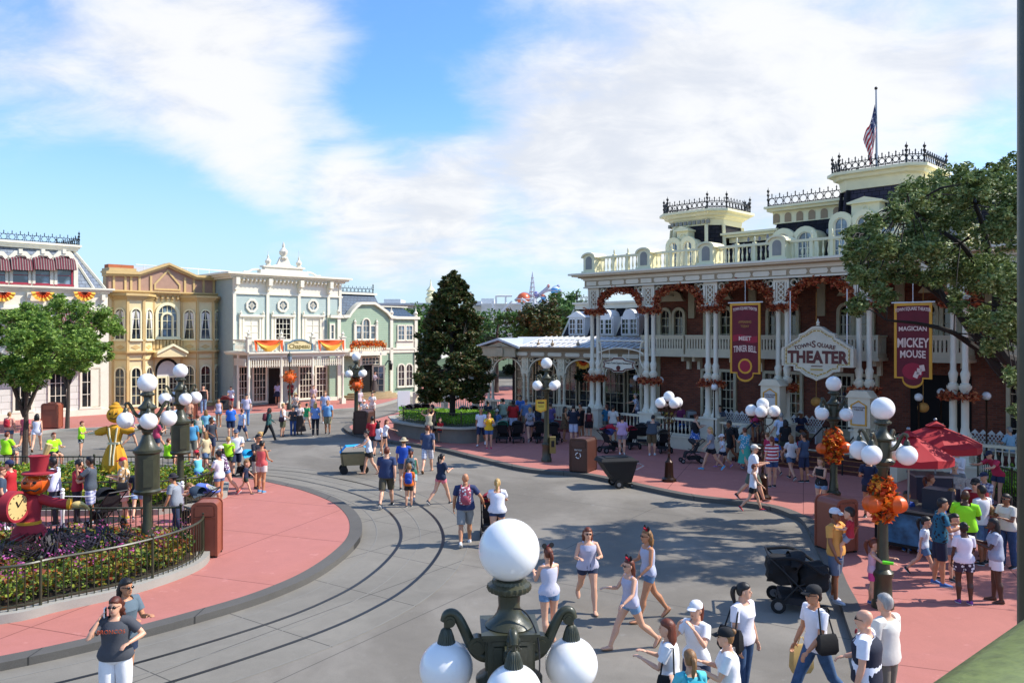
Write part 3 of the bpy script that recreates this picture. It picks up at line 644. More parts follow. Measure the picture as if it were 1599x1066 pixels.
for px in (-5, 31, 66, 99):
    x = u(px); b = Bag(); hw = .62; zt = z(px, 396); o = [(x-hw, zr0), (x+hw, zr0), (x+hw, zt-.45), (x+hw*.45, zt), (x-hw*.45, zt), (x-hw, zt-.45)]
    b.prism(o, -.12, 1.4); b.ring([(x-hw-.16, zr0), (x+hw+.16, zr0), (x+hw+.16, zt-.4), (x+hw*.5, zt+.14), (x-hw*.5, zt+.14), (x-hw-.16, zt-.4)], [(p[0]*.86+x*.14, zr0+.1+(p[1]-zr0)*.88) for p in o], -.24, -.02); b.box(x-.1, x+.1, -.3, -.1, zt-.02, zt+.26)
    dm = b.build('dormer', m_white, t)
    win(dm, x-hw+.12, x+hw-.12, zr0+.12, zt-.75, y=-.13, fr=m_redf, nx=1, nz=2, sw=.09, gl=m_glassl)
    b = Bag(); b.rings([[(x+(hw-.1)*c_, -.14+0*c_, zt-.2) for c_ in (-1, 0, 1)], [(x-hw+.06, -.45, zt-.45), (x, -.5, zt-.3), (x+hw-.06, -.45, zt-.45)], [(x-hw+.04, -.66, zt-1.02), (x, -.68, zt-1.02), (x+hw-.04, -.66, zt-1.02)]], cap=False, closed=False)
    b.rings([[(x+(hw-.1)*c_, -.14, zt-.15-.2*abs(c_)) for c_ in (-1, 0, 1)], [(x-hw+.06, -.45, zt-.45), (x, -.5, zt-.22), (x+hw-.06, -.45, zt-.45)]], cap=False, closed=False)
    b.add([(x-hw+.06, -.14, zt-.3), (x-hw+.06, -.45, zt-.45), (x-hw+.04, -.66, zt-1.02), (x-hw+.06, -.14, zt-1.02)], [(0, 1, 2, 3)]); b.add([(x+hw-.06, -.14, zt-.3), (x+hw-.06, -.45, zt-.45), (x+hw-.04, -.66, zt-1.02), (x+hw-.06, -.14, zt-1.02)], [(0, 1, 2, 3)])
    b.build('awning', m_awn, dm)
def fan(label, P, px, py, r, y, tilt=0, group='orange fan bunting swags'):
    x, zz_ = P.uv(px, py, y); pos = Vector((P.ox+P.c*x-P.s*y, P.oy+P.s*x+P.c*y, zz_))
    b = Bag(); n = 14; ro = []
    pts = [(r*math.cos(PI+PI*i/n), r*.9*math.sin(PI+PI*i/n)) for i in range(n+1)]
    for k, (f0, f1, mi) in enumerate(((0.02, .3, 1), (.3, .62, 0), (.62, 1, 2))):
        vs = [(a*f0, (-.10 if i % 2 else -.05)*1, c_*f0) for i, (a, c_) in enumerate(pts)]+[(a*f1, (-.16 if i % 2 else -.04), c_*f1) for i, (a, c_) in enumerate(pts)]
        b.add(vs, [(i, i+1, n+2+i, n+1+i) for i in range(n)], mi)
    o = b.build('fan_bunting', [m_orc, mat('dark bunting cloth', '7a2418', .8), m_yelc], smooth=False, recalc=False); o.location = pos; o.rotation_euler = (0, 0, P.a); return tag(o, label, 'bunting', group)
for px, nm in ((5, 'leftmost, half cut off by the picture edge'), (67, 'middle one, below the second dormer'), (132, 'rightmost, next to the yellow building')):
    fan('orange fan bunting on the white building cornice, '+nm, PW, px, 456, .62, -.34)
for px0, px1, py0, py1 in ((88, 114, 484, 514), (120, 147, 484, 512), (40, 66, 484, 514), (8, 34, 484, 514)):
    x0, x1 = u(px0), u(px1); z0, z1 = z(px0, py1), z(px0, py0); f = win(t, x0+.1, x1-.1, z0-1.2, z1, fr=m_redf, nx=2, nz=2, gl=m_glassl)
    b = Bag(); b.add([(x0, -.1, z1), (x1, -.1, z1), (x1+.05, -1.0, z0), (x0-.05, -1.0, z0), (x0, -.1, z0+.1), (x1, -.1, z0+.1), (x0-.05, -1, z0-.15), (x1+.05, -1, z0-.15)], [(0, 3, 2, 1), (0, 4, 3), (1, 2, 5), (3, 6, 7, 2)]); b.build('awning', m_awn, f, recalc=False)
for px in (-40, 20, 75, 125): win(t, u(px), u(px+32), .6, 3.1, nx=3, nz=3, gl=m_glassb, fr=m_white)
b = Bag(); b.box(W0, -1.2, -.9, 0, 3.3, 3.5); b.build('canopy', m_white, t)
# ================================================================= YELLOW BUILDING WITH TWO BAYS
PY = Pl(170, -80, 45); u, z = PY.u, PY.z
t = bthing('bay_window_building', 'yellow ochre building with two rounded bays and a low gable', PY)
W = u(350); b = Bag(); b.box(0, W, 0, 10, 0, z(260, 458)); b.build('wall', m_buff, t)
# parapet with gable
zp0, zp1 = z(260, 456), z(260, 432); apx = u(262); zap = z(262, 414)
b = Bag(); b.prism([(0, zp0), (W, zp0), (W, zp1), (u(305), zp1+.05), (apx, zap), (u(217), zp1+.05), (0, zp1)], .0, .5); b.build('parapet', m_mauve, t)
b = Bag()
top = [(-.25, zp1), (u(217), zp1+.05), (apx, zap), (u(305), zp1+.05), (W+.25, zp1)]
for a_, o_, zz_ in ((.22, -.35, 0), (.14, -.22, -.14)):
    vs = top; b.ring([(x, q+.16+zz_) for x, q in vs], [(x, q+zz_) for x, q in vs], o_, .55-.01*a_, closed=False)
cornice(b, -.1, W+.1, -.0, zp0-.28, .3, .45, y1=9)
for px in (178, 196, 205, 218, 236, 289, 303, 318, 334, 346): b.box(u(px)-.07, u(px)+.07, -.07, .01, zp0+.02, zp1)
b.ring([(u(241), zp0+.12), (u(282), zp0+.12), (u(282), zp0+.55), (apx, zap-.3), (u(241), zp0+.55)], [(u(243.5), zp0+.24), (u(279.5), zp0+.24), (u(279.5), zp0+.5), (apx, zap-.48), (u(243.5), zp0+.5)], -.06, .01)
b.build('cornice', m_ochre, t)
b = Bag(); brackets(b, .2, W-.2, 22, -.0, zp0-.62, .33, .24, .14); b.build('bracket_row', m_ochre, t)
zb = z(260, 551)      # belt course
def bayplan(px0, pxa, pxb, px1, d=1.0): return [(u(px0), .0), (u(pxa, -d), -d), (u(pxb, -d), -d), (u(px1), .0)]
for px0, pxa, pxb, px1, wl in ((177, 200, 225, 240, None), (284, 309, 333, 344, None)):
    pl = bayplan(px0, pxa, pxb, px1); pl2 = pl+[(pl[-1][0], .5), (pl[0][0], .5)]
    b = Bag(); b.slab(pl2, .0, z(260, 470)); by = b.build('bay', m_buff, t)
    b = Bag()
    def ex(pl, o): cx = (pl[0][0]+pl[3][0])/2; return [(pl[0][0]-o, .0), (pl[1][0]-o*.6, pl[1][1]-o), (pl[2][0]+o*.6, pl[2][1]-o), (pl[3][0]+o, .0), (pl[3][0]+o, .4), (pl[0][0]-o, .4)]
    zt = z(260, 470)
    for zz_, h, o in ((zt-.02, .12, .10), (zt+.1, .14, .2), (zt+.24, .16, .34), (zb-.03, .1, .12), (zb+.07, .12, .24), (zb-.42, .07, .08), (.0, .35, .08), (z(260, 532), .08, .08), (z(260, 549.5), .08, .07)): b.slab(ex(pl, o), zz_, zz_+h)
    for q in pl: b.bx((q[0], q[1], zt/2), (.16, .16, zt))
    b.build('moulding', m_ochre, by)
    for i in range(3):
        p, q = Vector((*pl[i], 0)), Vector((*pl[i+1], 0)); d = q-p; a = math.degrees(math.atan2(d.y, d.x)); M = MX(p.x, p.y, 0, a); l = d.length; m_ = .14 if l > 1 else .1
        win(by, m_, l-m_, z(260, 530), z(260, 482), M=M, ar=True, nx=2 if l > .9 else 1, nz=3, sw=.1, fr=m_cream, curtain=1)
        win(by, m_, l-m_, .45, z(260, 570), M=M, ar=True, nx=2 if l > .9 else 1, nz=4, sw=.1, fr=m_cream)
        b = Bag(M); b.prism([(l/2-l*.3, z(260, 541)), (l/2, z(260, 541)-.16), (l/2+l*.3, z(260, 541)), (l/2, z(260, 541)+.16)], -.03, 0); b.build('diamond_panel', m_ochre, by)
x0, x1 = u(242), u(280)
win(t, x0, x1, z(260, 528), z(260, 472), ar=True, nx=4, nz=4, sw=.2, fr=m_cream, sur=m_cream, gl=m_glassl, dep=.16)
b = Bag(); xa, xb = u(251), u(271); b.ring(arch(xa, xb, z(260, 527), z(260, 487)), arch(xa+.1, xb-.1, z(260, 526), z(260, 490)), -.13, -.01); b.build('inner_arch', m_cream, t)
b = Bag()
for i in range(9): x = u(240)+(u(283)-u(240))*i/8; b.box(x-.08, x+.08, -.14, .0, z(260, 544), z(260, 531))
b.build('balcony_front', m_ochre, t)
b = Bag(); b.prism([(u(238), zb-.25), (u(284), zb-.25), (u(284), zb+.05), (u(262), zb+.55), (u(238), zb+.05)], -.9, 0); b.build('porch_gable', m_buff, t)
b = Bag(); b.ring([(u(237), zb+.1), (u(262), zb+.66), (u(285), zb+.1)], [(u(237), zb-.05), (u(262), zb+.5), (u(285), zb-.05)], -1.05, -.85, closed=False); b.build('porch_cornice', m_cream, t)
b = Bag(); b.prism(arch(u(243), u(279), .02, z(260, 559)), -.03, .01); b.build('entrance_recess', m_inter, t)
f = win(t, u(244), u(261), .1, 2.3, y=-.05, nx=2, nz=5, sw=.12, fr=m_cream, sur=m_cream, gl=m_glassb, sill=False, name='door', dep=.06); win(t, u(262), u(278), .1, 2.3, y=-.05, nx=2, nz=5, sw=.12, fr=m_cream, gl=m_glassb, sill=False, name='door', dep=.06)
b = Bag(); b.prism(arch(u(245), u(277), 2.3, z(260, 563), rise=.9), -.08, -.03); b.build('fanlight', m_curt, t)
for px in (178, 194):
    b = Bag(); x = u(px+1, 2); 
b = Bag(); x0, x1 = u(172, 2), u(212, 2); zz_ = z(190, 425, 2); b.box(x0, x1, 2, 3.4, zz_-1.2, zz_); b.box(x0-.12, x1+.12, 1.88, 3.52, zz_, zz_+.12); b.box(x0-.05, x1+.05, 1.95, 3.45, zz_+.12, zz_+.3); ch = b.build('chimney', m_ochre, t)
for k in (.25, .75): b = Bag(); x = x0+(x1-x0)*k; b.box(x-.42, x+.42, 2.3, 3.1, zz_+.3, zz_+.55); b.build('chimney_pot', m_terra, ch)
b = Bag(); zz_ = z(300, 418, 3)
b.tube([(u(212, 3), 3, zz_), (u(360, 3), 3, zz_-.1)], .035, 5)
for px in range(225, 360, 17): b.tube([(u(px, 3), 3, zz_-.9), (u(px, 3), 3, zz_)], .025, 5)
b.build('roof_railing', m_wht, t)
b = Bag(); xq = u(223, 4); b.box(xq-1, xq+2.2, 4, 7, z(240, 440), z(240, 417, 4)); b.build('roof_tank', m_roofw, t)
# ================================================================= HAT SHOP
PC = Pl(365, -76, 45); u, z = PC.u, PC.z
t = bthing('hat_shop', 'pale blue clapboard shop with cream cornice, veranda and shop sign', PC)
W = u(533); zt = z(440, 437)
b = Bag(); b.box(0, W, 0, 9, 0, zt); b.box(-1.9, .0, 3.1, 9, 0, zt-.5); b.build('wall', m_blue, t)
b = Bag(); b.box(-.02, W+.02, -.03, .02, z(440, 459), zt)
cornice(b, -.05, W+.05, 0, zt-.05, .42, .62, y1=9); b.box(-.1, W+.1, -.1, 0.01, z(440, 461.5), z(440, 459))
for px in (366, 418, 467, 513, 531): b.box(u(px)-.11, u(px)+.11, -.09, .01, z(440, 535), zt)
for px in (367, 418, 467, 513): b.box(u(px)-.14, u(px)+.14, -.55, -.02, zt-.5, zt); b.box(u(px)-.12, u(px)+.12, -.3, -.02, zt-.85, zt-.5)
b.box(-1.9, 0, 2.9, 3.15, zt-.9, zt-.5); b.build('cornice', m_white, t)
b = Bag(); brackets(b, .3, W-.3, 27, -.02, zt-.33, .3, .35, .12); b.build('bracket_row', m_white, t)
# roof ornament
zo = zt+.37; b = Bag(); xc = u(442)
b.box(u(404), u(478), -.35, .2, zo, zo+.3); b.box(u(411), u(470), -.3, .15, zo+.3, z(442, 419)); b.box(u(408), u(473), -.38, .2, z(442, 419), z(442, 417)+.02)
zq = z(442, 417)
for px in (418, 466): finial(b, (u(px), -.1, zq), .42)
b.prism([(xc-1.1, zq), (xc+1.1, zq), (xc+.55, zq+.15), (xc+.3, zq+.7), (xc-.3, zq+.7), (xc-.55, zq+.15)], -.2, .0); finial(b, (xc, -.1, zq+.6), .6)
for px in (418, 442, 466): b.tube([(u(px), -.1, zq+.9), (u(px), -.1, z(px, 388 if px == 442 else 392))], .015, 4)
for s_ in (-1, 1):
    x = xc+s_*(u(404)-xc)*-1*-1; xx = u(404) if s_ < 0 else u(478); b.tube(spline([Vector((xx, -.1, zo+.3)), Vector((xx+s_*.5, -.1, zo+.25)), Vector((xx+s_*.9, -.1, zo+.05)), Vector((xx+s_*1.2, -.1, zo+.08))], 3), .08, 5)
b.build('roof_ornament', m_white, t)
for px in (393.5, 442, 489):
    x, zz_ = u(px), z(px, 477); M = Matrix.Translation((x, 0, zz_)); o8 = [(.48*math.cos(PI/8+k*PI/4), .52*math.sin(PI/8+k*PI/4)) for k in range(8)]; i8 = [(a*.68, c*.68) for a, c in o8]
    b = Bag(M); b.ring(o8, i8, -.1, .01); b.box(-.02, .02, -.05, 0, -.35, .35); b.box(-.33, .33, -.05, 0, -.02, .02); b.ring([(a*.35, c*.35) for a, c in o8], [(a*.27, c*.27) for a, c in o8], -.05, 0); f = b.build('window', m_white, t)
    b = Bag(M); b.prism(i8, -.02, .005); b.build('pane', m_glassl, f)
for k, px in enumerate((393, 442, 489)):
    x = u(px); z0, z1 = z(px, 531), z(px, 494.5)
    win(t, x-.72, x+.72, z0, z1, nx=4 if k == 1 else 2, nz=4 if k == 1 else 3, sw=.14, fr=m_white, gl=m_glassb if k == 1 else m_white, dep=.1)
    b = Bag(); b.box(x-.95, x+.95, -.22, 0, z1, z1+.14)
    for s_ in (-1, 1): b.box(x+s_*.86-.09, x+s_*.86+.09, -.1, 0, z0, z1); finial(b, (x+s_*.86, -.14, z1+.14), .17)
    b.build('window_hood', m_white, t)
# veranda
yp = -5/1.414; zf = z(442, 551, yp)
X0, X1 = u(388, yp), u(541, yp)
b = Bag(); b.box(-.6, X1, yp, 0, zf-.12, zf+.08); b.box(-.7, X1+.1, yp-.15, 0, zf-.02, zf+.1); b.box(-.5, X1-.05, yp+.1, yp+.28, zf-.3, zf-.12); b.build('veranda_roof', m_white, t)
cols = [u(391, yp), u(442, yp), u(491, yp), u(538, yp)]
for x in cols:
    b = Bag(); b.box(x-.17, x+.17, yp+.03, yp+.37, 0, .5); b.lathe([(.12, .5), (.09, .6), (.08, 2.2), (.12, 2.3), (.12, 2.4), (.09, 2.5), (.09, zf-.1)], 8, c=(x, yp+.2, 0)); b.build('column', m_white, t)
    b = Bag(); b.box(x-.15, x+.15, yp+.05, yp+.35, zf+.08, zf+1.05); b.box(x-.2, x+.2, yp, yp+.4, zf+1.05, zf+1.12); finial(b, (x, yp+.2, zf+1.12), .24); b.build('pier', m_white, t)
b = Bag(); x = -.5; b.lathe([(.12, 0), (.09, .6), (.08, 2.2), (.12, 2.3), (.09, 2.5), (.09, zf-.1)], 8, c=(x, yp+1.8, 0)); b.build('column', m_white, t)
for i in range(3):
    b = Bag(); xa, xb = cols[i]+.17, cols[i+1]-.17; n = 12
    b.box(xa, xb, yp+.17, yp+.23, zf-.42, zf-.38); b.box(xa, xb, yp+.17, yp+.23, zf-.82, zf-.79)
    for k in range(n+1): x = xa+(xb-xa)*k/n; b.box(x-.035, x+.035, yp+.17, yp+.23, zf-.95 if k % 1 == 0 else zf-.8, zf-.4)
    b.build('spindle_frieze', m_white, t)
    if i != 1:
        b = Bag(); baluster_row(b, (xa, yp+.2, 0), (xb, yp+.2, 0), zf+.08, .85, .2, .05); b.build('balustrade', m_white, t)
b = Bag(); baluster_row(b, (cols[0]-.2, yp+.25, 0), (-.5, -1.2, 0), zf+.08, .85, .2, .05); b.build('balustrade', m_white, t)
b = Bag()
for k in range(12): q = Vector((cols[0]-.2, yp+.25, 0)).lerp(Vector((-.5, -1.2, 0)), k/11); b.bx((q.x, q.y, zf-.6), (.05, .05, .5))
b.build('spindle_frieze', m_white, t)
for px0, px1 in ((370, 388), (394, 417), (466, 489), (492, 511)):
    win(t, u(px0), u(px1), .35, z(px0, 571), nx=4 if px1-px0 > 20 else 3, nz=5, sw=.12, fr=m_white, gl=m_glassb, name='shop_window')
b = Bag(); b.box(u(420), u(441), -.03, .01, .05, z(430, 575)); b.build('doorway', m_inter, t)
# shop sign
M = MX(PC.ox, PC.oy, 0, 45); xs0, xs1 = u(446, yp), u(488, yp); zs0, zs1 = zf+.12, z(466, 529, yp); cxs = (xs0+xs1)/2
sg = thing('shop_sign', 'arched cream shop sign with blue border above the veranda', 'sign', M @ Vector((cxs, yp-.02, zs0)), R(45))
hw = (xs1-xs0)/2; H = zs1-zs0
def sgn(hw, H, o=0): return [(-hw+o, o), (hw-o, o), (hw-o, H*.62), (hw*.72-o*.5, H*.68)]+[((hw*.7-o)*math.cos(PI*i/8), H*.68+(H*.32-o)*math.sin(PI*i/8)) for i in range(1, 8)]+[(-hw*.72+o*.5, H*.68), (-hw+o, H*.62)]
b = Bag(); b.prism(sgn(hw, H, .05), -.05, .02); b.build('board', mat('sign cream', 'dfcb96', .5), sg)
b = Bag(); b.ring(sgn(hw, H, 0), sgn(hw, H, .09), -.1, .04); b.build('border', mat('sign slate blue', '5d7f90', .5), sg)
m_sl = mat('faded olive letters', '7a6a30', .5)
text('lettering', 'The', .22, m_sl, sg, (-.25, -.06, H*.72)); text('lettering', 'Chapeau', .46, m_sl, sg, (0, -.06, H*.38), bold=.008)
def swag(label, P, px0, px1, py, yy, drop=.75):
    x0, z0 = P.uv(px0, py, yy); x1 = P.u(px1, yy); M = MX(P.ox, P.oy, 0, math.degrees(P.a)); n = 16
    o = thing('swag_bunting', label, 'bunting', M @ Vector(((x0+x1)/2, yy-.1, z0)), P.a, 'orange and yellow swags on the veranda'); hw = (x1-x0)/2
    for k, (f0, f1, mt) in enumerate(((0, .62, m_orc), (.45, 1, m_yelc))):
        b = Bag(); rs = []
        for f in (f0, (f0+f1)/2, f1):
            rs.append([(-hw+2*hw*i/n, -.03-.06*k-.05*math.sin(f*9+i*.3), (-.08*f0)-drop*f*math.sin(PI*i/n)**.8) for i in range(n+1)])
        b.rings(rs, 0, False, False); b.build('cloth', mt, o, recalc=False)
    for s_ in (-1, 1):
        b = Bag(); b.add([(s_*hw-.12, -.06, 0), (s_*hw+.12, -.06, 0), (s_*hw+.1, -.1, -drop*1.1), (s_*hw-.05, -.1, -drop*.8)], [(0, 1, 2, 3)]); b.build('tail', m_orc, o, recalc=False)
swag('orange and yellow swag left of the hat shop sign', PC, 398, 438, 531, yp); swag('orange and yellow swag right of the hat shop sign', PC, 497, 534, 531, yp)
# ================================================================= GREEN BUILDING
PG = Pl(515, -75.5, 45); u, z = PG.u, PG.z
t = bthing('green_building', 'sage green building with blue slate roof and curved gable', PG)
W = u(653); ze = z(580, 497)
b = Bag(); b.box(0, W, 0, 9, 0, ze)
ga = [(u(541), ze), (u(608), ze), (u(603), z(600, 489)), (u(592), z(592, 481)), (u(584), z(585, 475.5)), (u(563), z(563, 475.5)), (u(556), z(556, 481)), (u(549), z(549, 489))]
b.prism(ga, 0, .4); b.build('wall', m_sage, t)
gl_ = [(u(536), ze+.02), (u(545), ze+.04), (u(549), z(549, 489)), (u(556), z(556, 481)), (u(563), z(563, 475.5)), (u(584), z(585, 475.5)), (u(592), z(592, 481)), (u(603), z(600, 489)), (u(609), ze+.04), (u(616), ze+.02)]
b = Bag(); cxg = u(574); b.ring([(x+(x-cxg)*.04, q+.2) for x, q in gl_], gl_, -.22, .42, closed=False)
b.box(0, u(541), -.2, .1, ze-.02, ze+.2); b.box(u(610), W+.1, -.2, .1, ze-.02, ze+.2)
for px in (529, 611, 649): b.box(u(px)-.14, u(px)+.14, -.12, .01, 0, ze); finial(b, (u(px), -.05, ze+.2), .34)
b.box(0, W, -.12, .0, z(600, 546), z(600, 543)); b.box(0, W, -.07, .0, z(600, 551), z(600, 546)); b.box(0, W+.05, -.1, 0, 0, .4); b.build('trim', m_white, t)
b = Bag(); zr = z(560, 458); frustum(b, (-.6, u(606), .3, 8), (u(530, 1.8), u(585, 1.8), 1.8, 7), ze+.1, zr); frustum(b, (u(600), W+.1, .25, 8), (u(603), W-.5, 1.6, 7), ze+.1, z(625, 479)); b.build('roof', m_slateb, t)
b = Bag(); b.box(u(528, 1.8)-.1, u(586, 1.8)+.1, 1.6, 7, zr, zr+.16); b.box(u(600), W, 1.4, 7, z(625, 479), z(625, 479)+.1); b.build('roof_edge', m_white, t)
b = Bag(); cresting(b, (u(530, 1.8), 1.8, 0), (u(583, 1.8), 1.8, 0), zr+.16, .55, .36); b.build('roof_cresting', m_black, t)
win(t, u(555), u(565.5), z(560, 530), z(560, 507), nx=1, nz=2, gl=m_glassl, sw=.1); win(t, u(565), u(578), z(560, 530), z(560, 496), ar=True, nx=2, nz=3, gl=m_glassl, sw=.1, dep=.12); win(t, u(577.5), u(587), z(560, 530), z(560, 507), nx=1, nz=2, gl=m_glassl, sw=.1)
for px in (554, 588): b = Bag(); b.box(u(px)-.1, u(px)+.1, -.14, 0, z(570, 531), z(570, 506)); finial(b, (u(px), -.08, z(570, 506)), .22); b.build('window_pilaster', m_white, t)
win(t, u(515), u(523), z(520, 530), z(520, 505), nx=1, nz=2, gl=m_glassl)
for a_, c_ in ((620.5, 632.5), (633, 645)): win(t, u(a_), u(c_), z(633, 531), z(633, 507), nx=2, nz=3, gl=m_glassl, sw=.1); win(t, u(a_), u(c_), z(633, 603), z(633, 567), ar=True, rise=.3, nx=2, nz=3, gl=m_glass, sw=.1)
b = Bag(); b.box(u(619), u(647), -.05, .0, z(633, 544), z(633, 532)); b.build('panel', m_white, t)
# balcony, door, steps
yb = -1.1; z0 = z(575, 549, yb); xa, xb = u(547, yb), u(603, yb)
b = Bag(); b.box(xa, xb, yb, 0, z0-.1, z0+.02); b.box(xa-.05, xb+.05, yb-.05, 0, z0-.3, z0-.1); baluster_row(b, (xa+.1, yb+.1, 0), (xb-.1, yb+.1, 0), z0, .62, .18, .045); b.build('balcony', m_white, t)
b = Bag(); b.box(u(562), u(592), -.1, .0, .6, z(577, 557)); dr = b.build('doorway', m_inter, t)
for a_, c_ in ((560, 563), (591, 594)): b = Bag(); b.box(u(a_), u(c_), -.25, 0, .6, z(577, 555)); b.build('pilaster', m_white, t)
win(t, u(563), u(591), z(577, 569), z(577, 557), y=-.12, nx=5, nz=2, sw=.06, sill=False, name='transom'); win(t, 0, 1.0, .6, z(577, 570), M=MX(u(580), -.15, 0, -40), nx=2, nz=4, sw=.12, gl=m_glassl, name='door', fr=m_white2, sill=False)
for k, r in enumerate((2.9, 2.45, 2.0)):
    b = Bag(); xc = u(577); b.slab([(xc+r*math.cos(PI+PI*i/14), -.02+r*.62*math.sin(PI+PI*i/14)) for i in range(15)], .13+.155*k, .13+.155*(k+1)); b.build('step', mat('sandstone step', 'a08a66', .8), t)
b = Bag(); x = u(606); b.box(x-.05, x+.05, -.4, 0, 3.0, 3.08); b.lathe([(.12, 2.3), (.17, 2.8), (.2, 2.82), (.05, 3.0)], 6, c=(x, -.4, 0)); b.build('wall_lantern', m_black, t)
for (tt, px, py, nm) in (('potted_topiary', 523, 622, 'spiral shrub in a terracotta pot left of the green building door'), ('potted_topiary', 623, 611, 'spiral shrub in a terracotta pot right of the green building door')):
    q = G(px, py, .13); if_ = 1; tt = thing(tt, nm, 'plant', q, 0, 'terracotta pots with spiral shrubs')
    b = Bag(); b.lathe([(.42, 0), (.5, .75), (.62, .78), (.64, .95), (.5, .95)], 14); b.build('pot', m_terra, tt)
    gg = np.random.default_rng(px); P = np.concatenate([clump((.1*math.cos(k), .1*math.sin(k), 1.15+k*.14), .42-.035*k, 130, gg, .6) for k in range(9)]); leafobj('shrub', P, .07, leafmat('dark shrub leaves', ['18300e', '2c4a18', '3c5c22'], .6), tt)
    P = clump((0, 0, 1.05), .6, 300, gg, .3); leafobj('flowers', P, .07, leafmat('orange pot flowers', ['d85a10', 'e08a20', 'c03810', '5a7a20'], .6), tt)
gg = np.random.default_rng(5)
M = MX(PG.ox, PG.oy, 0, 45); o = thing('leaf_garland', 'orange leaf garland along the balcony of the green building', 'garland', M @ Vector(((xa+xb)/2, yb-.05, z0+.6)), R(45), 'autumn leaf garlands on the buildings')
P = np.column_stack([gg.uniform(-(xb-xa)/2, (xb-xa)/2, 900), gg.normal(0, .09, 900), gg.normal(0, .13, 900)]); P[:, 2] -= .35*(np.abs(P[:, 0]) > (xb-xa)/2-.25)*gg.uniform(0, 1, 900); leafobj('leaves', P, .09, m_leafo, o)
# hanging white lace sign on the shop corner
# ================================================================= THEATRE
PT = Pl(930, 43.5, -45); u, z = PT.u, PT.z
TM = MX(PT.ox, PT.oy, 0, -45)
t = thing('theatre', 'grand cream colonnaded theatre with brick walls, black mansard roofs and iron cresting', 'building', (PT.ox, PT.oy, 0), PT.a)
BW = 3.25; NC = 8; UC = [BW*i for i in range(NC)]; UE = UC[-1]; FL = .68; YB = 3.4
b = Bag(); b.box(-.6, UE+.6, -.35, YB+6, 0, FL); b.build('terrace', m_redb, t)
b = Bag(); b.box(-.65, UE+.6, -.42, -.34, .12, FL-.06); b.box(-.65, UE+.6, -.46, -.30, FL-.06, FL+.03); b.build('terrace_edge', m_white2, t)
# brick wall behind the columns
b = Bag(); b.box(1.3, UE+1, YB, 12, FL, 8.1); b.build('wall', m_brick, t)
b = Bag()
for i in range(1, NC): b.box(UC[i]-.05, UC[i]+.3, YB-.12, YB+.01, 6.0, 8.0)
b.box(1.28, 1.5, YB-.06, YB+.02, FL, 8.05); b.box(1.3, UE+1, YB-.1, YB+.012, FL, FL+.5)
b.build('wall_trim', mat('putty trim paint', 'b5ab8e', .55), t)
m_put = mat('putty window paint', 'c4bb9d', .55)
for i in range(0, NC-1):
    cx = UC[i]+BW/2-.02 if i else 2.25
    for s_ in (-1, 1):
        if i == 1 and False: continue
        win(t, cx+s_*.40-.39, cx+s_*.40+.39, 4.75, 6.55, y=YB, ar=True, nx=2, nz=4, sw=.14, fr=m_put, gl=m_glassb, dep=.16)
        if i in (0, 4): continue
        win(t, cx+s_*.50-.45, cx+s_*.50+.45, FL+.1, 3.55, y=YB, nx=3, nz=6, sw=.13, fr=m_put, gl=m_glassb, dep=.14, sill=False, name='french_door')
    b = Bag(); b.prism([(cx-.75, 6.85), (cx+.75, 6.85), (cx+.6, 7.05)]+[(cx+.6*math.cos(PI*k/8), 7.05+.35*math.sin(PI*k/8)) for k in range(1, 8)]+[(cx-.6, 7.05)], YB-.22, YB); b.lathe([(.22, 0), (.22, .05)], 12, c=(cx, YB-.24, 7.1)); b.build('window_pediment', m_put, t)
    # balcony
    b = Bag(); b.box(cx-1.25, cx+1.25, YB-1.0, YB, 4.25, 4.4); b.box(cx-1.3, cx+1.3, YB-1.05, YB, 4.12, 4.25); b.box(cx-1.27, cx+1.27, YB-1.02, YB-.9, 5.08, 5.17)
    for k in range(17): x = cx-1.2+2.4*k/16; b.box(x-.045, x+.045, YB-.98, YB-.94, 4.4, 5.08)
    b.box(cx-1.25, cx+1.25, YB-.985, YB-.935, 4.4, 4.52); b.box(cx-1.25, cx+1.25, YB-.985, YB-.935, 4.98, 5.08)
    for s_ in (-1, 1):
        b.box(cx+s_*1.22-.05, cx+s_*1.22+.05, YB-1, YB, 5.08, 5.16)
        for k in range(6): b.box(cx+s_*1.22-.02, cx+s_*1.22+.02, YB-.95+k*.16, YB-.87+k*.16, 4.4, 5.08)
        b.prism([(cx+s_*1.0-.08, 3.5), (cx+s_*1.0+.08, 3.5), (cx+s_*1.0+.08, 4.12), (cx+s_*1.0-.08, 4.12)], YB-.22, YB); b.prism([(cx+s_*1.0-.07, 3.9), (cx+s_*1.0+.07, 3.9), (cx+s_*1.0+.07, 4.12), (cx+s_*1.0-.07, 4.12)], YB-.7, YB-.22)
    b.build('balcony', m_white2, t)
# entrance doors in the middle bay and dark awning door at the left bay
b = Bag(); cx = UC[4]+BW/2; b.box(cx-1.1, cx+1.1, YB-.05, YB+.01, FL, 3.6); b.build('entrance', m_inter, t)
b = Bag(); cx = UC[1]+.9
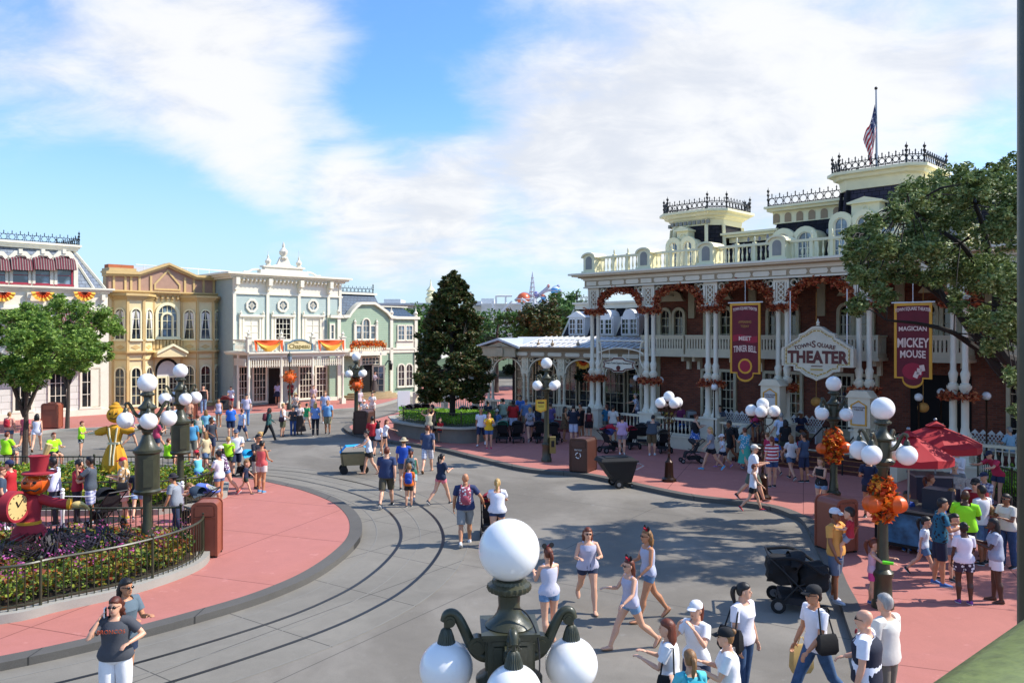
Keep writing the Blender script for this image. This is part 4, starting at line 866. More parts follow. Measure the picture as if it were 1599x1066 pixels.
# columns
def colm(b, x, y, z0, z1, r=.115, mid=None):
    b.lathe([(r*1.7, 0), (r*1.7, .1), (r*1.25, .16), (r*1.1, .3), (r, .35), (r, z1-z0-.5), (r*1.2, z1-z0-.45), (r, z1-z0-.4), (r*1.1, z1-z0-.2), (r*1.7, z1-z0-.08), (r*1.7, z1-z0)], 12, c=(x, y, z0), flute=.02)
for i, x in enumerate(UC):
    b = Bag(); ped = 1.62
    b.box(x-.46, x+.46, -.36, .36, FL, FL+.14); b.box(x-.4, x+.4, -.3, .3, FL+.14, ped-.08); b.box(x-.46, x+.46, -.36, .36, ped-.08, ped)
    for s_ in (-1, 1):
        colm(b, x+s_*.19, 0, ped, 3.42, .125); b.lathe([(.16, 0), (.17, .05), (.11, .1), (.16, .42), (.12, .5), (.10, .55), (.10, 2.55), (.12, 2.6), (.10, 2.65), (.12, 2.8), (.18, 2.95), (.18, 3.0)], 12, c=(x+s_*.19, 0, 3.42), flute=.02)
    b.box(x-.42, x+.42, -.2, .2, 6.40, 6.50); b.box(x-.4, x+.4, -.16, .16, 6.50, 6.56)
    b.build('column', m_white, t)
    b = Bag(); b.box(x-.34, x-.24, -.16, .16, 6.56, 7.46); b.box(x+.24, x+.34, -.16, .16, 6.56, 7.46); b.box(x-.235, x+.235, -.10, .10, 6.57, 7.45, 1)
    for k in range(4):
        q = 6.68+k*.22; b.ring([(x+.12*math.cos(a*PI/5), q+.11*math.sin(a*PI/5)) for a in range(10)], [(x+.075*math.cos(a*PI/5), q+.07*math.sin(a*PI/5)) for a in range(10)], -.155, -.10)
        for s_ in (-1, 1): b.box(x+s_*.18-.03, x+s_*.18+.03, -.152, -.11, q-.11, q+.11)
    b.box(x-.24, x+.24, -.158, .158, 7.32, 7.47); b.build('column_panel', [m_white, m_tan], t)
for i in range(NC-1):
    xa, xb = UC[i]+.34, UC[i+1]-.34; n = 14; cx = (xa+xb)/2; hw = (xb-xa)/2
    outer = [(cx-hw+2*hw*k/n, 7.46) for k in range(n+1)]; 
    arc = lambda r0, zz0, rise: [(cx+hw*r0*math.cos(PI-PI*k/n), zz0+rise*math.sin(PI*k/n)) for k in range(n+1)]
    b = Bag(); b.ring(arc(1, 6.66, .78), arc(.96, 6.6, .72), -.10, .10, closed=False)
    for s_ in (-1, 1):
        c0 = (cx+s_*(hw-.17), 7.28); b.ring([(c0[0]+.15*math.cos(a*PI/6), c0[1]+.15*math.sin(a*PI/6)) for a in range(12)], [(c0[0]+.1*math.cos(a*PI/6), c0[1]+.1*math.sin(a*PI/6)) for a in range(12)], -.08, .08)
        c0 = (cx+s_*(hw-.42), 7.38); b.ring([(c0[0]+.09*math.cos(a*PI/6), c0[1]+.08*math.sin(a*PI/6)) for a in range(12)], [(c0[0]+.055*math.cos(a*PI/6), c0[1]+.05*math.sin(a*PI/6)) for a in range(12)], -.07, .07)
    b.build('arch_bracket', m_white, t)
# entablature
b = Bag(); X0, X1 = -.5, UE+1.2
b.box(X0+.05, X1, -.28, YB+.5, 7.46, 7.88, 1); b.box(X0, X1, -.33, YB+.5, 7.46, 7.53); b.box(X0, X1, -.33, YB+.5, 7.83, 7.90)
for i in range(NC-1):
    for k in range(3): xa = UC[i]+.42+k*.83; b.prism([(xa+.06, 7.58), (xa+.70, 7.58), (xa+.76, 7.68), (xa+.70, 7.78), (xa+.06, 7.78), (xa, 7.68)], -.315, -.27)
for x in UC: b.box(x-.3, x+.3, -.316, -.27, 7.58, 7.78)
for k, (o, z0, h) in enumerate(((.38, 7.90, .06), (.5, 7.96, .06), (.72, 8.02, .07), (.85, 8.09, .08))): b.box(X0-o+.3, X1, -o, 12, z0, z0+h+.002*k, 0 if k != 1 else 1)
b.build('cornice', [m_white, mat('warm tan frieze', 'a8977a', .6)], t)
RZ = 8.17
for i, x in enumerate(UC):
    b = Bag(); b.prism([(x-.34, RZ), (x+.34, RZ), (x+.34, RZ+.75)]+[(x+.40*math.cos(PI*k/8), RZ+.75+.22*math.sin(PI*k/8)) for k in range(0, 9)]+[(x-.34, RZ+.75)], -.5, .35)
    b.ring([(x+.44*math.cos(PI*k/8), RZ+.76+.26*math.sin(PI*k/8)) for k in range(9)], [(x+.36*math.cos(PI*k/8), RZ+.76+.18*math.sin(PI*k/8)) for k in range(9)], -.58, .4, closed=False)
    b.box(x-.42, x+.42, -.56, .4, RZ, RZ+.12); b.prism(arch(x-.19, x+.19, RZ+.2, RZ+.82), -.515, -.49, 1); b.build('roof_pier', [m_cream, m_grey], t)
    if i < NC-1:
        b = Bag(); baluster_row(b, (x+.36, -.12, 0), (UC[i+1]-.36, -.12, 0), RZ, .80, .2, .06)
        for f in (.36, .68): q = x+.36+(BW-.72)*f; b.box(q-.07, q+.07, -.2, -.04, RZ, RZ+.86); b.ell((q, -.12, RZ+.98), (.05, .05, .14), 6, 5)
        b.build('roof_balustrade', m_cream, t)
# left tower A
def rects(cx, cy, hx_, hy, ch): return [(cx-hx_+ch, cy-hy), (cx+hx_-ch, cy-hy), (cx+hx_, cy-hy+ch), (cx+hx_, cy+hy-ch), (cx+hx_-ch, cy+hy), (cx-hx_+ch, cy+hy), (cx-hx_, cy+hy-ch), (cx-hx_, cy-hy+ch)]
def oct_(b, cx, cy, stack, ch, mi=0, cap=True):
    b.rings([[(x, y, zz_) for x, y in rects(cx, cy, hw, hd, c_)] for hw, hd, c_, zz_ in stack], mi, cap)
def tower(cx, cy, z0, zc_, z1, hw, ch, roof, nm, flag=False):
    tw = Bag(); oct_(tw, cx, cy, [(hw, hw, ch, z0), (hw*.92, hw*.92, ch*.95, z0+(zc_-z0)*.45), (hw*.86, hw*.86, ch*.9, zc_)], ch); o = tw.build('tower_roof', roof, t, smooth=False)
    b = Bag(); k = .86*hw; H = z1-zc_
    if nm == 'A': oct_(b, cx, cy, [(k+.02, k+.02, ch*.9, zc_), (k+.05, k+.05, ch*.9, zc_+H*.4)], ch, 0); b.M = None
    oct_(b, cx, cy, [(k+.08, k+.08, ch*.9, zc_+H*.0 if nm != 'A' else zc_+H*.4), (k+.12, k+.12, ch*.9, zc_+H*.45), (k+.16, k+.16, ch, zc_+H*.55), (k+.3, k+.3, ch, zc_+H*.62), (k+.34, k+.34, ch, zc_+H*.78), (k+.5, k+.5, ch, zc_+H*.84), (k+.5, k+.5, ch, zc_+H), (k+.3, k+.3, ch, zc_+H+.02)], ch)
    for px_, py_ in rects(cx, cy, k+.13, k+.13, ch*.9):
        pass
    if nm == 'A':
        for q in range(9): b.box(cx-k*.7+k*1.4*q/8-.08, cx-k*.7+k*1.4*q/8+.08, cy-k-.12, cy-k, zc_+H*.1, zc_+H*.34, 1)
        for q in range(9): b.box(cx-k-.12, cx-k, cy-k*.7+k*1.4*q/8-.08, cy-k*.7+k*1.4*q/8+.08, zc_+H*.1, zc_+H*.34, 1)
    b.build('tower_cornice', [m_cream, m_grey], t, smooth=False)
    b = Bag(); R0, R1 = rects(cx, cy, hw+.03, hw+.03, ch), rects(cx, cy, k+.04, k+.04, ch*.9); Rm = rects(cx, cy, hw*.92+.04, hw*.92+.04, ch*.95)
    for p, q_, r_ in zip(R0, Rm, R1): b = Bag(); b.tube([(p[0], p[1], z0), (q_[0], q_[1], z0+(zc_-z0)*.45), (r_[0], r_[1], zc_)], .10, 4); b.build('ridge_trim', m_cream if nm == 'A' else m_slatek, t)
    b = Bag(); rr = rects(cx, cy, k+.34, k+.34, ch)
    for i in range(8):
        cresting(b, rr[i], rr[(i+1) % 8], z1+.02, .55, .26 if i % 2 == 0 else .22, posts=(i % 2 == 0))
    b.build('tower_cresting', m_black, t)
dA = 2.6; uA = (u(1030, dA)+u(1138, dA))/2
ZA = z(1085, 362, dA+.8)
uA -= .25
tower(uA, dA+1.65, RZ-.1, z(1085, 352, dA), z(1085, 329, dA), 1.65, .65, m_slatek, 'A')
def dormer(cx, y, z0, z1, n, w_, par, ped=True, ps=.7):
    b = Bag(); hw = n*w_/2
    for k in range(n):
        xa = cx-hw+k*w_; b.prism(arch(xa, xa+w_, z0, z1-.0), y-.35, y+.9); b.ring(arch(xa-.03, xa+w_+.03, z0, z1+.08), arch(xa+.16, xa+w_-.16, z0+.02, z1-.16), y-.5, y-.3)
    if ped:
        b.box(cx-hw*.4, cx+hw*.4, y-.3, y+.8, z1-.25, z1+.5*ps); b.box(cx-hw*.5, cx+hw*.5, y-.45, y+.8, z1+.5*ps, z1+.6*ps); b.prism([(cx-hw*.5, z1+.6*ps), (cx+hw*.5, z1+.6*ps), (cx, z1+.86*ps)], y-.42, y+.8); b.ring([(cx+.15*math.cos(a*PI/6), z1+.12+.15*math.sin(a*PI/6)) for a in range(12)], [(cx+.09*math.cos(a*PI/6), z1+.12+.09*math.sin(a*PI/6)) for a in range(12)], y-.34, y-.29)
    d = b.build('dormer', m_cream, par)
    for k in range(n): xa = cx-hw+k*w_; win(d, xa+.14, xa+w_-.14, z0+.02, z1-.12, y=y-.36, ar=True, nx=2, nz=4, sw=.08, fr=m_white, gl=m_glassl, sill=False)
    return d
dormer(uA-.1, dA-.05, RZ, z(1060, 375, dA), 2, .80, t)
# link roof and centre block C
def mans(x0, x1, y0, z0, z1, ins, ztop, roof, crest=True, arched=False, hgt=0):
    b = Bag(); frustum(b, (x0, x1, y0, y0+6), (x0+ins*.3, x1-ins*.3, y0+ins, y0+6), z0, z1); b.build('mansard_roof', roof, t)
    b = Bag(); b.box(x0+.1, x1-.1, y0+ins-.05, y0+6, z1, ztop-.22); b.box(x0-.05, x1+.05, y0+ins-.35, y0+6, ztop-.22, ztop-.1); b.box(x0-.12, x1+.12, y0+ins-.5, y0+6, ztop-.1, ztop)
    if arched:
        n = int((x1-x0)/.5)
        for k in range(n): xc = x0+(x1-x0)*(k+.5)/n; b.prism(arch(xc-.15, xc+.15, z1+.05, ztop-.3), y0+ins-.08, y0+ins-.04, 1)
    b.build('roof_cornice', [m_cream, m_tan], t)
    if crest:
        b = Bag(); cresting(b, (x0, y0+ins-.3, 0), (x1, y0+ins-.3, 0), ztop, .6, .34, posts=True); b.build('roof_cresting', m_black, t)
xC0, xC1 = u(1200, 3.2), u(1310, 3.2); zC = z(1200, 326, 3.6)
xl0 = uA+1.5
mans(xl0, xC0+.3, 3.0, RZ-.1, z(1150, 376, 3), .7, z(1150, 364, 3.6), m_slatek, crest=False)
mans(xC0, xC1+1.2, 2.6, RZ-.1, z(1200, 352, 3.6), .9, zC, m_slatek, arched=True)
for k in range(26):        # pale drop ornaments on the black slates
    pass
b = Bag()
for k in range(30):
    x = xl0+.3+(xC1-xl0)*(k/30); zz_ = RZ+.9+.55*((k*7) % 3)/2; yy = 2.93+.7*(zz_-RZ)/2 if x < xC0 else 2.55+.9*(zz_-RZ)/2.2
    b = Bag(); b.ell((x, yy, zz_), (.07, .03, .12), 6, 4); b.build('slate_ornament', mat('pale slate spots', '8e8c90', .6), t)
for px in (1232, 1266): x = u(px, 2.6); dormer(x, 2.55, RZ, RZ+1.55, 1, 1.05, t, ped=False)
dD = 2.4; xD = (u(1308, dD)+u(1440, dD))/2
xD -= .2
tower(xD, dD+1.7, RZ-.1, z(1375, 290, dD), z(1375, 264, dD+.3), 1.72, .5, m_slatep, 'D')
dormer(xD-.15, dD-.1, RZ, z(1340, 334, dD), 3, .92, t)
xr = xD+2.0
mans(xr-.5, xr+4.2, 2.6, RZ-.1, z(1200, 352, 3.6), .9, zC, m_slatek, arched=True)
mans(xr+4.2, UE+1, 3.0, RZ-.1, z(1150, 376, 3), .7, z(1150, 364, 3.6), m_slatek, crest=False)
# flagpole and flag
P0 = TM @ Vector((xD-.45, dD+1.6, z(1375, 262, dD)))
fp = thing('flagpole', 'thin grey flagpole standing on the tall roof tower', 'flagpole', P0)
ft = 5.2-(140-HY)*P0.y/F-P0.z
b = Bag(); b.tube([(0, 0, 0), (-.03, 0, ft)], [.055, .03], 8); b.build('pole', m_chrome, fp); b = Bag(); b.ell((-.03, 0, ft+.05), .07, 8, 6); b.lathe([(.16, 0), (.08, .12)], 8); b.build('finial', m_black, fp)
m_, t_, p_ = newmat('flag stripes'); tco = N(t_, 'ShaderNodeTexCoord'); sp = N(t_, 'ShaderNodeSeparateXYZ'); L(t_, tco.outputs['UV'], sp.inputs[0])
st = mth(t_, 'GREATER_THAN', mth(t_, 'FRACT', mth(t_, 'MULTIPLY', sp.outputs[1], 6.5)), .5); c_ = mixc(t_, st, hx('b02030'), hx('dcdcdc'))
can = mth(t_, 'MULTIPLY', mth(t_, 'LESS_THAN', sp.outputs[0], .4), mth(t_, 'GREATER_THAN', sp.outputs[1], .46))
vo = N(t_, 'ShaderNodeTexVoronoi', inp={2: 14}); L(t_, tco.outputs['UV'], vo.inputs[0]); stars = mixc(t_, mrange(t_, vo.outputs[0], .2, .25, 1, 0), hx('26305a'), hx('dcdcdc'))
L(t_, mixc(t_, can, c_, stars), p_.inputs['Base Color']); p_.inputs['Roughness'].default_value = .8
NU, NV = 20, 12; vs = []; uvs = []
for i in range(NU+1):
    for j in range(NV+1):
        a, c_ = i/NU, j/NV; fold = math.sin(a*16)*.10*(a**.4)
        x = -.05-a*.50+.05*math.sin(c_*5); zz_ = ft*.80-(1-c_)*1.15-a*1.45+.12*math.sin(a*7+c_*2); vs.append((x*(.6+.4*c_)+fold*.4, fold-.05, zz_)); uvs.append((a, c_))
fs = [(i*(NV+1)+j, (i+1)*(NV+1)+j, (i+1)*(NV+1)+j+1, i*(NV+1)+j+1) for i in range(NU) for j in range(NV)]
me = D.meshes.new('flag'); me.from_pydata(vs, [], fs); uvl = me.uv_layers.new()
for lp in me.loops: uvl.data[lp.index].uv = uvs[lp.vertex_index]
me.materials.append(m_); me.polygons.foreach_set('use_smooth', [True]*len(me.polygons))
o = D.objects.new('flag', me); COL.objects.link(o); o.location = P0; tag(o, 'furled red, white and blue striped flag hanging from the roof flagpole', 'flag')
# terrace rails between pedestals, steps and stair rails
s0, s1 = u(1168, -.3), u(1420, -.3)
def drail(x0, x1, y, zz_, nm='terrace_balustrade'):
    b = Bag(); baluster_row(b, (x0, y, 0), (x1, y, 0), zz_, .78, .2, .055); b.build(nm, m_white2, t)
for i in range(NC-1):
    a_, c_ = UC[i]+.42, UC[i+1]-.42
    if a_ >= s0-.3 and c_ <= s1+.3: continue
    if i == 2: c_ = min(c_, s0)
    if i == 0: a_ = a_+1.2
    if i == 4: continue
    if c_-a_ > .4: drail(a_, c_, 0, FL)
m_step = mat('dark red step', '5a2a24', .7, var=.2)
m_nose = mat('orange step edge', 'a0683c', .6)
for k in range(4):
    b = Bag(); y0 = -.35-.34*(4-k); b.box(s0, s1, y0, -.36, .126+.001*k, .125+.137*(k+1)); b.box(s0, s1, y0-.015, y0+.05, .125+.137*(k+1)-.02, .125+.137*(k+1)+.006, 1); b.build('step', [m_step, m_nose], t)
for x in (s0-.05, s1+.05):
    b = Bag(); b.prism([(0, .12), (1.7, .12), (1.7, 1.45), (1.5, 1.45), (.1, .75), (0, .75)], -.12, .12, M=Matrix.Translation((x, -1.95, 0)) @ Matrix.Rotation(R(90), 4, 'Z')); b.build('stair_wall', m_white2, t)
for x in (s0+.35, s0+3.2, s0+4.6, s1-.4):
    b = Bag(); b.tube([(x, -1.9, .12), (x, -1.9, 1.0), (x, -.4, 1.6), (x, .0, 1.6), (x, .0, FL)], .03, 6); b.build('handrail', m_black, t)
# garlands
GGc = 'autumn leaf garlands on the buildings'
def tgar(name, label, pts, r, n, mt=m_leafd, seed=1, size=.08):
    g = np.random.default_rng(seed); k = g.integers(0, len(pts)-1, n); f = g.uniform(0, 1, n)[:, None]; A_ = np.array([list(p) for p in pts]); P = A_[k]*(1-f)+A_[k+1]*f+g.normal(0, r, (n, 3)); c = A_.mean(0)
    W = TM @ Vector(c); o = thing(name, label, 'garland', W, PT.a, GGc); leafobj('leaves', P-c, size, mt, o, seed=seed); return o
ordn = ['first', 'second', 'third', 'fourth', 'fifth', 'sixth', 'seventh']
for i in range(6):
    xa, xb = UC[i]+.34, UC[i+1]-.34; cx = (xa+xb)/2; hw = (xb-xa)/2; pts = [(cx+hw*.94*math.cos(PI-PI*k/14), -.16, 6.55+.80*math.sin(PI*k/14)) for k in range(15)]
    tgar('leaf_garland', 'rust leaf garland following the %s arch of the theatre colonnade from the left' % ordn[i], pts, .085, 1500, seed=20+i)
for i in range(7):
    x = UC[i]
    for zz_, nm in ((6.38, 'top'), (3.12, 'middle')):
        pts = [(x+.5*math.cos(a*PI/6), .3*math.sin(a*PI/6)-.02, zz_-.06) for a in range(13)]; tgar('leaf_garland', 'rust leaf wreath round the %s of the %s theatre column from the left' % (nm, ordn[i]), pts, .075, 700, seed=40+i)
# banners
def banner(label, px0, px1, py0, py1, yy, lines):
    x0, z1 = PT.uv(px0, py0, yy); x1 = PT.u(px1, yy); z0 = PT.z((px0+px1)/2, py1, yy); w_ = x1-x0; h = z1-z0; cx = (x0+x1)/2
    o = thing('banner', label, 'banner', TM @ Vector((cx, yy, z0)), PT.a, 'wine red theatre banners')
    hw = w_/2; s_ = .34; ol = lambda e: [(-hw+e, s_+e*.6), (-hw*.55+e*.3, s_+e*.6)]+[(hw*.58*math.cos(PI+PI*k/10)*(1-e/hw*.8), s_+(-s_+e)*math.sin(PI*k/10)+(e*.6 if k in (0, 10) else 0)) for k in range(1, 10)]+[(hw*.55-e*.3, s_+e*.6), (hw-e, s_+e*.6), (hw-e, h-e), (-hw+e, h-e)]
    b = Bag(); b.prism(ol(.05), -.012, .012); b.build('cloth', m_ban, o); b = Bag(); b.ring(ol(0), ol(.09), -.025, .025); b.build('border', m_gold, o)
    b = Bag(); b.tube([(-hw*1.15, 0, h+.03), (hw*1.15, 0, h+.03)], .025, 6); b.tube([(0, 0, h), (0, 0, 7.5-z0)], .012, 5); b.build('hanger', m_wht, o)
    for s, sz, yy_, sx, bd, mt in lines: text('lettering', s, sz, mt, o, (0, -.03, h*yy_), bend=bd, sx=sx, bold=sz*.025)
    return o, hw, h
m_go = mat('old gold lettering', 'b07a40', .6)
o, hw, h = banner('wine red banner with gold edge and winged emblem text, left of the sign', 1141, 1188, 474, 596, -.55, [('TOWN SQUARE THEATER', .17, .935, .54, .25, m_pale), ('APPEARING', .14, .76, .8, 0, m_go), ('TODAY', .14, .705, .8, 0, m_go), ('MEET', .24, .55, 1, 0, m_pale), ('TINKER BELL', .36, .42, .50, .16, m_pale)])
o['label'] = 'wine red banner with gold edge reading MEET, hanging left of the cream sign'
b = Bag(); b.rings([[(-hw+.12+(2*hw-.24)*k/10, -.02, h*.51+.05*math.sin(k*.6)) for k in range(11)], [(-hw+.12+(2*hw-.24)*k/10, -.024, h*.59+.05*math.sin(k*.6)) for k in range(11)]], cap=False, closed=False); b.build('ribbon', m_ban2, o)
b = Bag(); b.prism([(.32*math.cos(a*PI/8), h*.2+.32*math.sin(a*PI/8)) for a in range(16)], -.018, -.012); b.prism([(.24*math.cos(a*PI/8), h*.2+.24*math.sin(a*PI/8)) for a in range(16)], -.024, -.017, 1); b.build('emblem', [m_gold, m_ban2], o)
o, hw, h = banner('wine red banner with gold edge half hidden by the oak branches', 1397, 1456, 474, 606, -.5, [('TOWN SQUARE THEATER', .17, .935, .60, .2, m_pale), ('MAGICIAN', .22, .70, .9, .1, m_pale), ('MICKEY', .46, .53, .66, .05, m_pale), ('MOUSE', .36, .40, .74, .14, m_pale)])
b = Bag(); b.prism([(.36*math.cos(a*PI/8), h*.2+.3*math.sin(a*PI/8)) for a in range(16)], -.018, -.012)
for k in range(3): b.bx((.12+.1*k, -.03, h*.2+.12*k-.12), (.16, .01, .22), 0, 1, 0, .4-.3*k)
b.build('emblem', [m_ban2, m_pale], o)
# theatre sign
yy = -.75; x0, zz0 = PT.uv(1224, 582, yy); x1 = PT.u(1335, yy); z1 = PT.z(1275, 508, yy); z0 = PT.z(1282, 592, yy); cx = (x0+x1)/2; hw = (x1-x0)/2; H = z1-z0
o = thing('theatre_sign', 'large cream shaped sign with dark red capital letters hung between the columns', 'sign', TM @ Vector((cx, yy, z0)), PT.a)
def so_(e):
    hq = [(.08, .03), (.3, .08), (.45, .16), (.62, .17), (.63, .25), (.97, .25), (.97, .57), (.90, .59), (.7, .68), (.5, .76), (.48, .82), (.34, .85), (.12, .95)]; q = [(0, 0)]+hq+[(0, .96)]+[(-a, c) for a, c in reversed(hq)]
    return [(x*hw*(1-e/hw), H*.5+(y-.5)*H*(1-2*e/H)) for x, y in q]
m_sgn = mat('warm cream sign paint', 'cfc6ae', .5); b = Bag(); b.prism(so_(0), -.1, .1); b.ring(so_(-.06), so_(.04), -.14, .14); b.build('board', m_sgn, o)
b = Bag(); b.ring(so_(.10), so_(.15), -.115, -.1)
b.build('gold_line', mat('dull gold', 'a8873c', .45, .4), o)
b = Bag(); q = so_(.125)
for i in range(len(q)):
    a_, c_ = Vector((*q[i], 0)), Vector((*q[(i+1) % len(q)], 0)); k = max(1, int((c_-a_).length/.12))
    for j in range(k): p = a_.lerp(c_, j/k); b = Bag(); b.ell((p.x, -.12, p.y), .025, 5, 4); b.build('bulb', mat('pale bulb glass', 'efe2b0', .2), o)
b = Bag()
for px_, py_, s_ in ((-.94, .47, .16), (.94, .47, .16), (0, 1.0, .13)): finial(b, (px_*hw, 0, py_*H), s_)
b.build('finial', m_white, o)
text('lettering', 'TOWN', .22, m_letter, o, (-hw*.40, -.11, H*.61), (R(90), R(-14), 0), bold=.005); text('lettering', 'S', .36, m_letter, o, (-hw*.085, -.11, H*.645), bold=.006); text('lettering', 'QUARE', .22, m_letter, o, (hw*.26, -.11, H*.615), (R(90), R(11), 0), bold=.005)
text('lettering', 'THEATER', .62, m_letter, o, (0, -.11, H*.40), sx=.86, bold=.030, space=1.04)
b = Bag(); b.box(-.22, .22, -.115, -.1, H*.235, H*.25); b.box(-.24, .24, -.115, -.1, H*.165, H*.195, 1); b.build('small_print', [m_letter, mat('gold lettering', 'b59a50', .4)], o)
b = Bag()
for x in (-hw*.8, hw*.8): b.tube([(x, 0, H*.66), (x, 0, 6.9-z0)], .02, 5)
b.build('hanger', m_wht, o)
# restaurant hanging sign
yy = -.1; x0, z1 = PT.uv(942, 556, yy); x1 = PT.u(993, yy); z0 = PT.z(968, 582, yy); cx = (x0+x1)/2; hw = (x1-x0)/2; H = z1-z0
o = thing('restaurant_sign', 'oval scalloped cream sign with dark red rim under the first arch', 'sign', TM @ Vector((cx, yy, z0)), PT.a)
q = lambda e: [(x*(hw-e), H/2+y*(H/2-e)) for x, y in [(-1, -.45), (-.7, -.6), (-.45, -.7), (-.3, -1), (.3, -1), (.45, -.7), (.7, -.6), (1, -.45), (.93, 0), (1, .45), (.7, .6), (.45, .7), (.3, 1), (-.3, 1), (-.45, .7), (-.7, .6), (-1, .45), (-.93, 0)]]
b = Bag(); b.prism(q(.02), -.05, .05); b.build('board', m_white, o); b = Bag(); b.ring(q(.05), q(.12), -.07, -.05); b.build('rim', m_letter, o)
text('lettering', "Tony's Town Square Restaurant", .14, mat('black lettering', '1c1a1a', .5), o, (0, -.06, H*.60), sx=.86); b = Bag(); b.prism([(.12*math.cos(a*PI/6), H*.3+.12*math.sin(a*PI/6)) for a in range(12)], -.07, -.05); b.build('emblem', m_letter, o)
b = Bag(); xa, xb = UC[0]+.3-cx, UC[1]-.3-cx; b.tube(spline([Vector((xa, 0, H+.15)), Vector((xa+.4, 0, H+.3)), Vector((0, 0, H+.42)), Vector((xb-.4, 0, H+.3)), Vector((xb, 0, H+.15))], 5), .035, 6); b.tube([(xa, 0, H+.75), (xb, 0, H+.75)], .04, 6)
for x in (-hw*.6, hw*.6): b.tube([(x, 0, H*.8), (x, 0, H+.4)], .015, 5)
for s_ in (xa, xb): b.tube(spline([Vector((s_, 0, H-.5)), Vector((s_*.86, 0, H-.1)), Vector((s_*.9, 0, H+.6)), Vector((s_, 0, H+.7))], 5), .03, 5)
b.build('bracket', m_white, o)
# poster kiosks
for px, py, nm in ((1208, 620, 'left'), (1346, 640, 'right')):
    x = PT.u(px, -.75); zz_ = PT.z(px, py, -.75)
    o = thing('poster_kiosk', 'cream poster cabinet with hood on a pedestal, %s of the stair' % ('behind the bronze lamp left' if nm == 'left' else 'beside the garlanded lamp right'), 'kiosk', TM @ Vector((x, -.75, FL)), PT.a)
    top = zz_+.62-FL; b = Bag(); b.box(-.22, .22, -.18, .18, -.02, top-1.2); b.box(-.34, .34, -.26, .26, -.04, .12); b.box(-.4, .4, -.27, .27, top-1.25, top-.15); b.prism([(-.48, top-.15), (.48, top-.15), (.3, top+.1), (-.3, top+.1)], -.32, .3); b.build('cabinet', m_white2, o)
    b = Bag(); b.prism([(-.27, top-1.15), (.27, top-1.15), (.27, top-.42), (.15, top-.3), (-.15, top-.3), (-.27, top-.42)], -.29, -.27); b.ring([(-.29, top-1.17), (.29, top-1.17), (.29, top-.42), (0, top-.25), (-.29, top-.42)], [(-.24, top-1.12), (.24, top-1.12), (.24, top-.44), (0, top-.3), (-.24, top-.44)], -.31, -.285, 1); b.build('poster', [m_curt, m_gold], o)
    text('lettering', 'TOWN SQUARE\nTHEATER', .085, m_letter, o, (0, -.30, top-.55))
# single globe posts on the terrace
pz = [(941, 586, 'left of the restaurant sign'), (994, 590, 'between restaurant sign and second column'), (1032, 593, 'right of the second column'), (1116, 604, 'just below the left banner edge'), (1128, 599, 'beside the third column'), (1435, 620, 'below the right banner'), (1470, 612, 'between banner and last visible column'), (1541, 618, 'alone on the brick wall at the right edge')]
for k, (px, py, nm) in enumerate(pz):
    yy = (0.55, .5, .5, -.3, 1.6, .4, 2.2, 1.0)[k]; x, zz_ = PT.uv(px, py, yy); o = thing('single_globe_lamp', 'small white globe on a slim post, '+nm, 'lamp', TM @ Vector((x, yy, FL)), 0, 'single globe lamps on the terrace'); h = zz_-FL
    b = Bag(); b.lathe([(.1, 0), (.07, .2), (.035, .3), (.03, h-.2), (.07, h-.12)], 8); b.build('post', m_bronze, o); b = Bag(); b.ell((0, 0, h), .15, 14, 10); b.build('globe', m_globe, o)
for px, py, nm in ((1275, 627, 'right of the cream kiosk'), (1442, 636, 'below the globe lamp near the right banner')):
    x, zz_ = PT.uv(px, py, .6); b = Bag(); b.ell((0, 0, 0), .22, 14, 8, squash=lambda q, a, t: Vector((q.x*(.9+.1*math.cos(8*t)), q.y*(.9+.1*math.cos(8*t)), q.z*.85))); b.tube([(0, 0, .15), (0, 0, 6.9-zz_)], .012, 5)
    o = b.build('paper_lantern', mat('golden lantern paper', 'c8924a', .7), None); o.location = TM @ Vector((x, .6, zz_)); tag(o, 'golden ribbed lantern hanging on the theatre porch, '+nm, 'lantern', 'golden lanterns on the porch')
# ================================================================= RESTAURANT WING
PR = Pl(752, 47.2, -45); u, z = PR.u, PR.z; RM = MX(PR.ox, PR.oy, 0, -45)
t = thing('restaurant_wing', 'low cream arcaded restaurant with pale glass roof between magnolia and theatre', 'building', (PR.ox, PR.oy, 0), PR.a)
XE = u(1015); ze = z(840, 543)
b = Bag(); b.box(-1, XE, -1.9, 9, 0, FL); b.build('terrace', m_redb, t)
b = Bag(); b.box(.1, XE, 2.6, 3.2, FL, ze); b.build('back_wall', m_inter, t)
for k in range(7):
    x = .4+k*1.75
    if x+1.6 < XE: win(t, x, x+1.6, FL+.1, ze-.8, y=2.6, nx=3, nz=5, sw=.1, fr=m_put, gl=m_glass, sill=False)
cp = [767, 822, 878, 940, 1006]
ux = [u(p) for p in cp]; ux = [.35]+ux
for x in ux[1:]:
    b = Bag(); b.box(x-.3, x+.3, -.25, .25, FL, FL+.5)
    for s_ in (-1, 1): colm(b, x+s_*.17, 0, FL+.5, ze-1.5, .085)
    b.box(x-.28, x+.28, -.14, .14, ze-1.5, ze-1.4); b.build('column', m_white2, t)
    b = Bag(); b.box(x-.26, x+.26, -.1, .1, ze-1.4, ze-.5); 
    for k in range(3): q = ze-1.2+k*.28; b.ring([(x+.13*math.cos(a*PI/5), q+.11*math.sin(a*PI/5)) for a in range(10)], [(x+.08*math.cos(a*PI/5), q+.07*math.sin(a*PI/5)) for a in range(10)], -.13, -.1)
    b.build('column_panel', m_white2, t)
